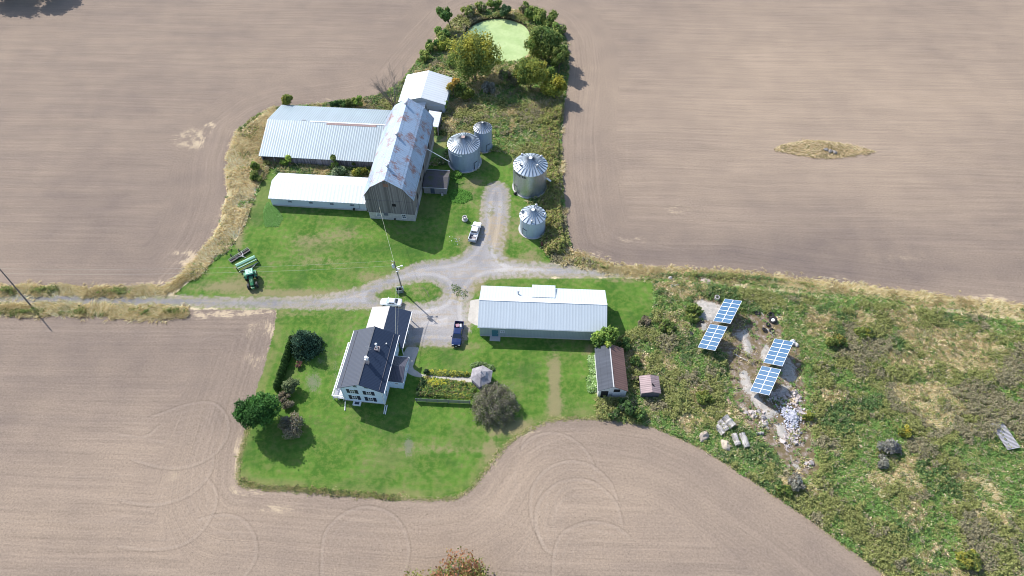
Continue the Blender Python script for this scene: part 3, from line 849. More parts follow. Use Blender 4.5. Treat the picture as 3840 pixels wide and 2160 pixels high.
for q in ((1480, 350), (1402, 632), (1312, 918)):
    x, y = local(barn, P(900 + q[0] / 2.415, 240 + q[1] / 2.415, 13.9))
    y = max(.6, y)
    mb = MB(); mb.cyl((-.05, y, 13.15), (-.05, y, 13.75), .2, n=12)
    mb.lathe([(.22, 13.7), (.42, 13.85), (.42, 14.05), (.3, 14.2), (.0, 14.28)], 14, (-.05, y, 0))
    o = mb.build('roof_vent', M_GREYMETAL, barn)
mb = MB(); mb.box(2.4, 3.1, 22.1, 22.7, 0, .06)
ho = mb.build('roof_hole', M_DARK, barn)
ho.location = (0, 0, 11.42); 
for v in ho.data.vertices: v.co.z += -(v.co.x - 2.75) * .667 + .03

# white lean-to at the rear corner of the barn
q = [P(1607.5, 421, 5.2), P(1656, 419.7, 3.2), P(1629, 475, 3.2)]
lt = thing('lean_to', 'small white-roofed lean-to on the right flank of the barn near its far end', 'shed', (-22.5, 136.0, 0), BA - pi / 2)
a = [local(lt, p) for p in q]
mb = MB(); xr = a[1][0]; ya, yb = a[2][1], a[1][1]
lx = local(lt, P(1607.5, 421, 3.45))[0]; lw = local(lt, (barn.location.x + cos(BA - pi / 2) * 5.66, barn.location.y + sin(BA - pi / 2) * 5.66))[0]
mb.slab([(lx, ya, 3.5), (xr, ya, 3.1), (xr, yb, 3.1), (lx, yb, 3.5)], .1).build('roof', M_WHITE_ROOF, lt)
MB().box(xr - .4, xr - .28, ya + .3, ya + 2.0, 0, 2.9).build('wall', M_BARNWOOD_Y, lt)
MB().box(xr - .4, xr - .28, yb - 2.2, yb - .3, 0, 2.9).build('wall', M_BARNWOOD_Y, lt)
MB().box(lx + .1, xr - .4, yb - .3, yb - .2, 0, 3.0).build('wall', M_BARNWOOD_Y, lt)
for yy in (ya + .3, (ya + yb) / 2, yb - .3): MB().box(xr - .26, xr - .1, yy - .08, yy + .08, 0, 2.9).build('post', M_GREYWOOD, lt)

# mossy block dairy on the right flank of the barn
zb = Z(1250, 600, 3.22)
p0 = zb(1085, 400); p1 = zb(1350, 415)
dairy = thing('milk_house', 'low block milk house with a dark mossy roof on the right side of the barn', 'shed', (p0[0] + .25, p0[1], 0), atan2(p1[1] - p0[1], p1[0] - p0[0]))
W_, L_ = hypot(p1[0] - p0[0], p1[1] - p0[1]) + .1, 5.6
mb = MB(); mb.add([(0, 0, 0), (W_, 0, 0), (W_, L_, 0), (0, L_, 0), (0, 0, 2.3), (W_, 0, 2.3), (W_, L_, 2.3), (0, L_, 2.3), (0, L_ / 2, 3.0), (W_, L_ / 2, 3.0)],
   [(0, 3, 2, 1), (0, 1, 5, 4), (2, 3, 7, 6), (1, 2, 6, 9, 5), (3, 0, 4, 8, 7), (4, 5, 9, 8), (8, 9, 6, 7)]).build('wall', M_BLOCK, dairy)
mb = MB(); mb.slab([(-.1, -.3, 2.34), (W_ + .3, -.3, 2.34), (W_ + .3, L_ / 2, 3.15), (-.1, L_ / 2, 3.15)], .1)
mb.slab([(-.1, L_ / 2, 3.15), (W_ + .3, L_ / 2, 3.15), (W_ + .3, L_ + .3, 2.34), (-.1, L_ + .3, 2.34)], .1); mb.build('roof', M_MOSSROOF, dairy)
mb = MB(); mb.cyl((-.1, -.36, 2.3), (W_ + .3, -.36, 2.3), .06, n=6); mb.build('gutter', M_GREYMETAL, dairy)
MB().cyl((0, L_ + .3, 2.45), (W_ + .2, L_ + .3, 2.45), .09, n=6).build('ridge_pipe', M_GREYMETAL, dairy)
door(dairy, (2.2, 0, .1), '-y', 1.0, 1.9, plain('slate_door', (.05, .07, .10)))
MB().box(W_ - 1.2, W_ - .75, -.6, -.2, 0, .7).build('step_box', M_CONC, dairy)

# ------------------------------------------------------------------ buildings with an east-west ridge
def ew(name, label, cat, rl, rr, zr, fl, rel, ze_f, ze_r, ext_l=0.0, ext_r=0.0, group=None):
    """rl, rr ridge end pixels; fl / rel front and rear eave pixels at the left end"""
    A = P(*rl, zr); B = P(*rr, zr)
    ang = atan2(B[1] - A[1], B[0] - A[0])
    t = thing(name, label, cat, (A[0], A[1], 0), ang - pi / 2)
    L = hypot(B[0] - A[0], B[1] - A[1])
    xf = local(t, P(*fl, ze_f))[0]; xb = local(t, P(*rel, ze_r))[0]
    return t, L, xf, xb
# cattle shed
cs, L, xf, xb = ew('cattle_shed', 'broad cattle shed with a low galvanised roof and grey board front left of the barn', 'shed', (1006, 447), (1441, 469), 5.6, (973.7, 585), (1061.5, 393), 2.5, 2.5)
L = 31.6
cp = [(xb, 2.5), (0, 5.6), (xf, 2.5)]
roof(cs, cp, -.2, L, M_CATTLE_ROOF, .1)
mb = MB(); mb.slab([(-.25, 11.0, 5.62), (.15, 11.0, 5.64), (.15, L - .3, 5.64), (-.25, L - .3, 5.62)], .05); mb.build('ridge_cap', M_WHITE_ROOF, cs)
mb = MB(); mb.slab([(.16, 15.5, 5.62), (.75, 15.5, 5.43), (.75, L - 3, 5.43), (.16, L - 3, 5.62)], .05); mb.build('rust_strip', plain('rust_strip', (.30, .22, .21), .7, .2, .3, 1.5), cs)
for yy in (8.8, 14.8, 27.0, 28.1):
    mb = MB(); mb.box(-.55, -.2, yy, yy + 1.0, 5.45, 5.62); mb.build('roof_patch', plain('grey_patch', (.3, .31, .33)), cs)
mb = MB(); mb.slab([(-5.6, L - 1.7, 3.98), (-4.8, L - 1.7, 4.22), (-4.8, L - .6, 4.22), (-5.6, L - .6, 3.98)], .05); mb.build('skylight', plain('grey_patch2', (.2, .22, .25)), cs)
MB().box(xf - .5, xf - .38, 7.2, L, 0, 2.35).build('front_wall', M_GREYWOOD, cs)
MB().box(xb + .4, xb + .5, .1, L, 0, 2.5).build('rear_wall', M_GREYWOOD, cs)
mb = MB(); pr = [(xb + .5, 0), (xf - .9, 0), (xf - .9, 2.5), (0, 5.4), (xb + .5, 2.5)]
mb.prism_y(pr, .1, .2); mb.build('end_wall', M_BARNWOOD, cs)
for yy in (.3, 3.4, 6.6, 9.2): MB().box(xf - .45, xf - .25, yy, yy + .2, 0, 2.42).build('post', M_GREYWOOD, cs)
for yy in np.arange(8, L - 1, 1.55): MB().box(xf - .37, xf - .3, yy, yy + .12, 0, 2.3).build('batten', M_GREYWOOD, cs)
# low white shed
ws, L, xf, xb = ew('low_shed', 'low white shed with bright white roof and small windows, in front of the cattle shed', 'shed', (1023, 677), (1376, 697), 4.3, (1008.5, 744), (1051, 648), 2.75, 2.75)
L = local(ws, P(1369, 765, 2.75))[1]
roof(ws, [(xb, 2.75), (0, 4.3), (xf, 2.75)], -.25, L, M_WHITE_ROOF, .1)
gable_wall(ws, [(xb, 2.75), (0, 4.3), (xf, 2.75)], .35, 0.0, L - .05, M_SIDING_W, .1)
MB().box(xf - .36, xf - .3, .02, L - .1, 0, .4).build('foundation', M_STONE, ws)
zz1 = Z(900, 240, 2.415)
for q in ((452, 1237), (645, 1244), (832, 1258), (1016, 1268)):
    yy = local(ws, zz1(*q, 1.9))[1]
    window(ws, (xf - .35, yy, 1.75), '+x', .95, .55, frame_m=plain('grey_frame', (.3, .33, .38)), mull=1)
yy = local(ws, zz1(1032, 1313, .6))[1]
MB().cyl((xf - .4, yy, .6), (xf + .1, yy, .6), .26, n=14).build('outlet_pipe', M_BLACK, ws)
mb = MB(); yy = local(ws, zz1(1045, 1280, 1.4))[1]; mb.box(xf - .34, xf - .29, yy - 1.1, yy + 1.1, .7, .78); mb.box(xf - .34, xf - .29, yy + 1.02, yy + 1.1, .78, 2.3); mb.build('wall_rail', plain('grey_rail', (.25, .27, .32)), ws)

# rear white shed (ridge runs away from the camera)
A = P(1577.5, 365.5, 5.0); B = P(1608, 264, 5.0); ra = atan2(B[1] - A[1], B[0] - A[0])
rs = thing('machine_shed', 'white shed with a bright ribbed roof beyond the barn, near the pond trees', 'shed', (A[0], A[1], 0), ra - pi / 2)
L = hypot(B[0] - A[0], B[1] - A[1])
xl = local(rs, P(1525, 284, 3.2))[0]; xr = local(rs, P(1670.6, 390, 3.2))[0]
pr = [(xl, 3.1), (0, 5.0), (xr, 3.1)]
roof(rs, pr, 0, L, M_WHITE_ROOF, .12)
gable_wall(rs, pr, .35, .35, L - .35, M_SIDING_W)
MB().box(1.2, xr - .5, .2, .345, 0, 2.4).build('sliding_door', M_SIDING_W, rs)
MB().box(-1.6, .4, .25, .345, 0, 2.6).build('door', plain('dark_door', (.10, .12, .17)), rs)  # door in one even dark blue-grey
z5b = Z(1370, 250, 4.674)
c0 = z5b(930, 636, 3.4); c1 = z5b(1066, 620, 3.4); c2 = z5b(1040, 716, 2.9); c3 = z5b(985, 690, 2.9)
cn = thing('porch_roof', 'tiny white lean roof wedged between the barn and the white shed behind it', 'shed', (c3[0], c3[1], 0), 0)
mb = MB(); mb.slab([(c3[0] - cn.location.x - .8, 0, 2.9), (c2[0] - cn.location.x, c2[1] - cn.location.y, 2.9), (c1[0] - cn.location.x, c1[1] - cn.location.y, 3.4), (c0[0] - cn.location.x - .6, c0[1] - cn.location.y, 3.4)], .1)
mb.build('roof', M_WHITE_ROOF, cn)
for a_, b_ in ((c2, 2.8), (c1, 3.3)): MB().box(a_[0] - cn.location.x - .25, a_[0] - cn.location.x - .1, a_[1] - cn.location.y - .1, a_[1] - cn.location.y + .05, 0, b_).build('post', M_GREYWOOD, cn)

# ------------------------------------------------------------------ drive shed
ds, L, xf, xb = ew('drive_shed', 'long pale blue-white steel drive shed with a teal door, right of the gravel yard', 'shed', (1797, 1123), (2277, 1141), 6.0, (1791, 1226), (1808, 1071), 3.7, 3.7)
pr = [(xb, 3.7), (0, 6.0), (xf, 3.7)]
roof(ds, pr, 0, L, M_SHED_ROOF, .12)
MB().box(-.16, .16, -.02, L + .02, 5.93, 6.03).build('ridge_cap', M_TRIM, ds)
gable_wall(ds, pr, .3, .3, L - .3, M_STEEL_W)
MB().box(xf - .32, xf - .26, .35, L - .35, 0, .25).build('footing', M_CONC, ds)
MB().box(xf - .02, xf + .08, -.02, L, 3.52, 3.62).build('eave_trim', M_TRIM, ds)
z6 = Z(1650, 1020, 2.415)
yl = local(ds, z6(833, 160, 5.2))[1]; yr = local(ds, z6(1046, 165, 5.2))[1]
mb = MB(); sl = 2.3 / -xb
mb.slab([(xb - .3, yl, 5.0), (-2.2, yl, 5.55), (-2.2, yr, 5.55), (xb - .3, yr, 5.0)][::-1] if False else [(xb - .25, yl, 4.35), (-1.6, yl, 5.46), (-1.6, yr, 5.46), (xb - .25, yr, 4.35)], .1)
dm = mb.build('raised_roof', M_SHED_ROOF, ds)
mb = MB(); mb.add([(xb + .2, yl + .1, 3.75), (xb + .2, yl + .1, 4.36), (-2.2, yl + .1, 5.15), (-2.2, yl + .1, 5.0), (xb + .2, yr - .1, 3.75), (xb + .2, yr - .1, 4.36), (-2.2, yr - .1, 5.15), (-2.2, yr - .1, 5.0)],
                  [(0, 1, 2, 3), (7, 6, 5, 4), (0, 4, 5, 1)]); mb.build('raised_wall', M_STEEL_W, ds)
vy = local(ds, z6(708, 192, 5.2)); mb = MB(); mb.cyl((vy[0], vy[1], 4.9), (vy[0], vy[1], 5.7), .16, n=10); mb.cyl((vy[0], vy[1], 5.7), (vy[0], vy[1], 5.85), .26, .1, n=10); mb.build('roof_vent', M_GREYMETAL, ds)
dy_ = local(ds, z6(500, 583))[1]
door(ds, (xf - .3, dy_, .1), '+x', 1.3, 2.2, M_TEAL)
wy_ = local(ds, z6(567, 543, 2))[1]
window(ds, (xf - .3, wy_, 1.9), '+x', 1.0, .75, pane_m=plain('dusty_pane', (.08, .10, .14), .3))
MB().box(xf - .3, xf + .9, dy_ - 1.1, dy_ + 1.1, 0, .1).build('doorstep', M_CONC, ds)
for k in range(2):
    MB().box(xb + 1.2 + k * (-xb - .9), xb + 1.2 + k * (-xb - .9) + 3.6, .24, .29, .1, 3.1).build('sliding_door', M_STEEL_W, ds)

# ------------------------------------------------------------------ old shed with one slate and one rusty slope, and the tiny shed beside it
A = P(2302, 1450.6, 4.7); B = P(2285.6, 1288, 4.7); ra = atan2(B[1] - A[1], B[0] - A[0])
os_ = thing('old_shed', 'old narrow shed, left roof slope dark grey and right slope rusty brown, white walls', 'shed', (A[0], A[1], 0), ra - pi / 2)
L = hypot(B[0] - A[0], B[1] - A[1])
xl = local(os_, P(2244, 1473, 3.0))[0]; xr = local(os_, P(2356, 1469, 2.8))[0]
roof(os_, [(xl, 3.0), (0, 4.7)], 0, L, M_OLD_ROOF, .1, 'roof_slope', 'dark grey left roof slope')
roof(os_, [(0, 4.7), (xr, 2.9)], 0, L, M_RUST_ROOF, .1, 'roof_slope', 'rusty brown right roof slope')
MB().box(-.1, .1, -.02, L, 4.62, 4.73).build('ridge_cap', plain('pale_cap', (.5, .5, .5)), os_)
gable_wall(os_, [(xl, 3.0), (0, 4.7), (xr, 2.9)], .2, .4, L - .2, plain('old_white_board', (.62, .62, .64), .8, 0, .2, 3), .1)
MB().box(xl + .7, xl + 2.1, .33, .39, 0, 2.3).build('doorway', M_DARK, os_)
MB().box(.3, 1.5, .34, .39, 2.0, 3.0).build('window_opening', M_DARK, os_)
for z_ in (.5, 1.0, 1.5): MB().box(xl + 2.3, .2, .34, .38, z_, z_ + .12).build('loose_board', M_GREYWOOD, os_)
A = P(2447, 1470, 2.5); B = P(2438, 1404, 2.5); ra = atan2(B[1] - A[1], B[0] - A[0])
ls = thing('garden_hut', 'tiny hut with a faded pinkish ribbed metal roof among the weeds', 'hut', (A[0], A[1], 0), ra - pi / 2)
L = hypot(B[0] - A[0], B[1] - A[1]); xl = local(ls, P(2404, 1474, 1.9))[0]; xr = local(ls, P(2479, 1473, 1.9))[0]
roof(ls, [(xl, 1.9), (0, 2.5), (xr, 1.9)], 0, L, M_PINK_ROOF, .06)
gable_wall(ls, [(xl, 1.9), (0, 2.5), (xr, 1.9)], .2, .2, L - .2, M_GREYWOOD, .06)
mb = MB(); mb.add([(.05, 1.6, 2.53), (.5, 1.2, 2.34), (.6, 1.5, 2.45), (.1, 2.0, 2.6)], [(0, 1, 2, 3)]); mb.build('bent_sheet', M_DARK, ls)

# ------------------------------------------------------------------ farmhouse
HA = radians(83.4)
hc = ((P(1295.7, 1506)[0] + P(1444.7, 1517)[0]) / 2, (P(1295.7, 1506)[1] + P(1444.7, 1517)[1]) / 2 + .1)
H = thing('farmhouse', 'white two-storey farmhouse with a charcoal ribbed metal roof and navy shutters', 'house', (hc[0], hc[1], 0), HA - pi / 2)
hp = [(-4.6, 5.45), (0, 7.75), (4.6, 5.45)]
roof(H, hp, -.4, 12.9, M_HOUSE_ROOF, .14)
mb = MB(); mb.box(-.12, .12, -.42, 12.92, 7.68, 7.79); mb.build('ridge_cap', plain('charcoal_trim', (.05, .06, .08), .5), H)
for sx in (-1, 1):
    mb = MB(); mb.box(sx * 3.72 - .05, sx * 3.72 + .05, -.1, 12.6, 5.86, 5.94 + .03); mb.build('snow_rail', plain('dark_rail', (.04, .045, .07), .4), H)
    mb = MB(); mb.box(min(sx * 4.6, sx * 4.72), max(sx * 4.6, sx * 4.72), -.4, 12.9, 5.28, 5.42); mb.build('gutter', M_TRIM, H)
gable_wall(H, hp, .55, 0, 12.6, M_HOUSE_W, .14, zb=.45)
mb = MB(); mb.box(-4.02, 4.02, .04, 12.55, -.1, .45); mb.build('foundation', M_CONC, H)
mb = MB(); mb.box(-4.1, 4.1, -.06, .0, .42, .52); mb.box(-4.1, -3.98, -.05, 0, .52, 5.4); mb.box(3.98, 4.1, -.05, 0, .52, 5.4); mb.build('corner_trim', M_TRIM, H)
for (x, z, w_, h_) in ((-1.85, 4.15, .95, 1.35), (1.35, 4.1, .95, 1.35), (-1.8, 1.75, 1.0, 1.45), (1.35, 1.7, 1.0, 1.45)):
    window(H, (x, 0, z), '-y', w_, h_, mull=1)
    for sx in (-1, 1):
        c = x + sx * (w_ / 2 + .33)
        MB().box(c - .32, c + .32, -.05, -.005, z - h_ / 2 - .02, z + h_ / 2 + .02).build('shutter', M_SHUTTER, H)
for x in (-1.0, 1.15):
    MB().box(x - .35, x + .35, -.04, -.005, 5.95, 6.45).build('attic_window', plain('attic_pane', (.10, .14, .18), .3), H)
for y_, z_ in ((1.6, 4.1), (1.6, 1.7), (10.6, 4.1)):
    window(H, (4.05, y_, z_), '+x', .95, 1.3, mull=1)
for y_, z_ in ((2.5, 4.1), (6.3, 4.1), (10, 4.1), (2.5, 1.9), (9, 1.9)):
    window(H, (-4.05, y_, z_), '-x', .95, 1.3, mull=1)
MB().cyl((3.9, -.12, .3), (3.9, -.12, 5.3), .06, n=8).build('downspout', M_TRIM, H)
MB().cyl((-3.95, -.12, .3), (-3.95, -.12, 5.3), .06, n=8).build('downspout', M_TRIM, H)
zh = Z(1220, 1220, 4.027)
for a_, b_ in (((302, 1150), (295, 1285)), ((905, 1205), (883, 1338)), ((935, 1205), (905, 1344))):
    l0 = local(H, zh(*a_, .2)); l1 = local(H, zh(*b_, .1))
    MB().cyl((l0[0], l0[1], .25), (l1[0], l1[1], .1), .09, n=8).build('drain_pipe', M_TRIM, H)
c = local(H, zh(478, 1205))
mb = MB(); mb.box(c[0] - .8, c[0] + .75, -.9, -.02, 0, .35); hb = mb.build('cellar_hatch', M_TRIM, H)
MB().box(c[0] - .45, c[0] + .45, -.75, -.2, .35, .37).build('hatch_window', M_GLASS, hb)
# chimneys and roof fittings
def roofz(x): return 7.75 - abs(x) * .5
c = local(H, P(1379, 1361, 7.4))
mb = MB(); mb.box(c[0] - .28, c[0] + .28, c[1] - .3, c[1] + .3, roofz(.3) - .4, 8.9); ch = mb.build('chimney', M_BRICK, H)
mb = MB(); mb.box(c[0] - .34, c[0] + .34, c[1] - .36, c[1] + .36, 8.9, 9.0); mb.cyl((c[0], c[1], 9.0), (c[0], c[1], 9.35), .2, n=12); mb.cyl((c[0], c[1], 9.35), (c[0], c[1], 9.55), .34, .3, n=12); mb.build('chimney_cap', M_TRIM, ch)
c = local(H, P(1414, 1305, 7.4)); c = (max(c[0], .9), c[1])
rz_ = roofz(c[0])
mb = MB(); mb.box(c[0] - .45, c[0] + .45, c[1] - .42, c[1] - .34, rz_ - .4, rz_ + .45); mb.box(c[0] - .45, c[0] + .45, c[1] + .34, c[1] + .42, rz_ - .4, rz_ + .45)
mb.box(c[0] - .45, c[0] - .37, c[1] - .34, c[1] + .34, rz_ - .4, rz_ + .45); mb.box(c[0] + .37, c[0] + .45, c[1] - .34, c[1] + .34, rz_ - .4, rz_ + .45)
ch2 = mb.build('chimney', M_BRICK, H)
mb = MB(); mb.cyl((c[0], c[1], rz_ - .3), (c[0] - .02, c[1], 8.7), .13, n=10); mb.sphere((c[0], c[1], 8.8), .26, .26, .2); mb.build('flue_pipe', M_TRIM, ch2)
c = local(H, P(1449, 1289, 6.5)); mb = MB(); mb.cyl((c[0], c[1], roofz(c[0]) - .2), (c[0], c[1], roofz(c[0]) + .35), .14, n=12); mb.build('vent_pipe', M_GREYMETAL, H)
c = (.35, local(H, P(1392, 1312, 8.2))[1])
mb = MB(); mb.cyl((c[0], c[1], 7.4), (c[0], c[1], 9.2), .03, n=6)
for k, w_ in ((8.4, .5), (8.75, .35), (9.1, .6)):
    mb.cyl((c[0] - w_, c[1], k), (c[0] + w_, c[1], k), .02, n=5); mb.cyl((c[0], c[1] - w_, k), (c[0], c[1] + w_, k), .02, n=5)
mb.build('antenna', M_GREYMETAL, H)
# deck on the left
xd0 = local(H, zh(80, 1105, 1.8))[0]
mb = MB(); mb.box(xd0 + .1, -4.12, -.1, 12.2, .75, .87); mb.build('deck_floor', plain('deck_board', (.42, .42, .46), .8, 0, .15, 3), H)
mb = MB()
for y_ in np.arange(0, 12.3, 1.95): mb.box(xd0 + .05, xd0 + .17, y_ - .06, y_ + .06, 0, 1.9)
for x_ in np.arange(xd0 + 1.1, -4.2, 1.0): mb.box(x_ - .05, x_ + .05, -.1, 0.0, 0, 1.8)
mb.box(xd0, xd0 + .2, -.15, 12.2, 1.76, 1.84); mb.box(xd0 + .2, -4.15, -.15, .0, 1.77, 1.83)
mb.box(xd0 + .2, -4.15, 12.1, 12.2, 1.77, 1.83)
for y_ in np.arange(.15, 12.1, .16): mb.box(xd0 + .09, xd0 + .13, y_ - .02, y_ + .02, .95, 1.76)
for x_ in np.arange(xd0 + .3, -4.2, .16): mb.box(x_ - .02, x_ + .02, -.08, -.04, .95, 1.77)
mb.build('deck_railing', M_TRIM, H)
mb = MB(); mb.box(xd0 + 1.3, xd0 + 1.9, .5, 1.5, .87, 1.35)
bx_ = mb.build('deck_box', M_TRIM); bx_.location = H.location; bx_.rotation_euler = H.rotation_euler
bx_.data.update(); tag(bx_, 'small white storage box standing on the near end of the house deck', 'box')
mb = MB(); mb.sphere((xd0 + .55, 6.9, 1.75), .28, .3, .3, 8, 6); mb.sphere((xd0 + .5, 6.6, 1.7), .2, .2, .2, 8, 6)
hb_ = mb.build('flower_basket', plain('magenta_flower', (.30, .05, .20), .8, 0, .5, 9)); hb_.location = H.location; hb_.rotation_euler = H.rotation_euler
tag(hb_, 'basket of magenta flowers hung on the rail of the house deck', 'flower basket')
# side wing with its own door
mb = MB(); x0_, x1_, y0_, y1_ = 4.05, 6.75, 3.9, 9.1; ym = (y0_ + y1_) / 2
mb.add([(x0_, y0_, 0), (x1_, y0_, 0), (x1_, y1_, 0), (x0_, y1_, 0), (x0_, y0_, 2.95), (x1_, y0_, 2.95), (x1_, y1_, 2.95), (x0_, y1_, 2.95), (x0_, ym, 4.0), (x1_, ym, 4.0)],
       [(0, 1, 5, 4), (2, 3, 7, 6), (1, 2, 6, 9, 5), (4, 5, 9, 8), (8, 9, 6, 7)]); mb.build('side_wing', M_HOUSE_W, H)
mb = MB(); mb.slab([(x0_ + .01, y0_ - .3, 3.0), (x1_ + .35, y0_ - .3, 3.0), (x1_ + .35, ym, 4.25), (x0_ + .01, ym, 4.25)], .1)
mb.slab([(x0_ + .01, ym, 4.25), (x1_ + .35, ym, 4.25), (x1_ + .35, y1_ + .3, 3.0), (x0_ + .01, y1_ + .3, 3.0)], .1); mb.build('wing_roof', sheet_metal('wing_roof', (.062, .062, .085), .4, .05, .3, 0, lines=-.4, bumps=.4), H)
mb = MB(); mb.box(x1_ + .35, x1_ + .45, y0_ - .3, y1_ + .3, 2.86, 2.98); mb.box(x0_ + .02, x1_ + .35, y1_ + .3, y1_ + .4, 2.86, 2.99); mb.build('wing_gutter', M_TRIM, H)
window(H, (5.6, y0_, 1.9), '-y', .8, .5, mull=0); window(H, (x1_, 5.0, 1.6), '+x', .9, 1.1)
door(H, (x1_, 6.9, .1), '+x', .95, 2.05, M_TRIM); window(H, (x1_, 8.2, 1.6), '+x', .6, 1.1)
# annex behind
yA, yB = 12.6, 20.4
an = [(-3.15, 3.1), (.75, 4.0), (5.3, 2.8)]
roof(H, an, yA, yB + .3, M_HOUSE_ROOF, .12, 'annex_roof')
mb = MB(); mb.slab([(4.66, 11.4, 2.98), (5.3, 11.4, 2.8), (5.3, yA, 2.8), (4.66, yA, 2.98)], .12)
mb.build('porch_roof', M_HOUSE_ROOF, H)
mb = MB(); mb.prism_y([(-2.85, 0), (3.6, 0), (3.6, 3.05), (.75, 3.8), (-2.85, 2.9)], yA + .02, yB); mb.build('annex_wall', M_HOUSE_W, H)
mb = MB(); mb.box(5.3, 5.42, 11.4, yB + .3, 2.7, 2.84); mb.build('annex_gutter', M_TRIM, H)
for y_ in (11.7, 14.2, 16.8, 20.1): MB().box(5.0, 5.14, y_, y_ + .14, 0, 2.8).build('porch_post', M_TRIM, H)
for y_ in (13.6, 18.6): window(H, (3.6, y_, 1.7), '+x', 1.0, 1.2)
door(H, (3.6, 16.0, .1), '+x', .95, 2.05, M_TRIM)


# ------------------------------------------------------------------ grain bins
def silo_mat(name, col, rough, metal):
    g = G(name)
    X, Y, Zc = g.sep(g.obj())
    th = g.m('ARCTAN2', Y, X)
    ring = g.m('FRACT', g.m('DIVIDE', Zc, .82)); row = g.m('FLOOR', g.m('DIVIDE', Zc, .82))
    off = g.mul(g.m('MODULO', row, 2.0), .5)
    pan = g.m('FRACT', g.add(g.mul(th, 1.9), off))
    ln = g.add(g.step(ring, .06, .0), g.mul(g.step(pan, .035, .0), 1.0))
    st = g.noise(1.0, g.comb(g.mul(th, 3.5), g.mul(Zc, .12), 0.0), 4, .7)
    c = g.scale(col, g.add(.74, g.mul(st, .5))); c = g.scale(c, g.sub(1.0, g.mul(ln, .22)))
    g.bump(g.m('SINE', g.mul(Zc, 2 * pi / .1)), .3, .02)
    return g.fin(c, rough, metal)
M_SILO = silo_mat('galvanised_wall', (.32, .40, .54), .38, .25)
M_SILO_SH = silo_mat('shiny_wall', (.50, .55, .58), .24, .75)
M_SILO_W = silo_mat('pale_wall', (.42, .52, .64), .38, .2)
M_CONE = sheet_metal('bin_roof', (.46, .54, .62), .34, .25, 50.0, 1, lines=0, streak=.08, patchy=.12, bumps=0)
M_SHADOW_RIB = plain('shadow_rib', (.09, .11, .14), .5, .3, .1)  # ribs coloured dark to stand in for the shadow and gaps along them
M_PAINT_W = plain('lettering_white', (.88, .92, .95), .6, 0, .05)
M_PAINT_K = plain('lettering_black', (.02, .025, .04), .6, 0, .05)

def curved_text(txt, size, R, z, th0, mat, parent, bold=.03):
    """lettering wrapped round a bin wall; th0 = bearing of the text centre"""
    cu = bpy.data.curves.new('txt', 'FONT'); cu.body = txt; cu.size = size; cu.align_x = 'CENTER'; cu.offset = bold * size
    cu.space_character = 1.08
    o = bpy.data.objects.new('txt', cu); COL.objects.link(o)
    dg = bpy.context.evaluated_depsgraph_get()
    me = bpy.data.meshes.new_from_object(o.evaluated_get(dg))
    bpy.data.objects.remove(o)
    for v in me.vertices:
        a = th0 + v.co.x / R
        v.co = Vector(((R + .02) * cos(a), (R + .02) * sin(a), z + v.co.y))
    me.materials.clear(); me.materials.append(mat)
    ob = bpy.data.objects.new('lettering', me); COL.objects.link(ob); ob.parent = parent
    return ob

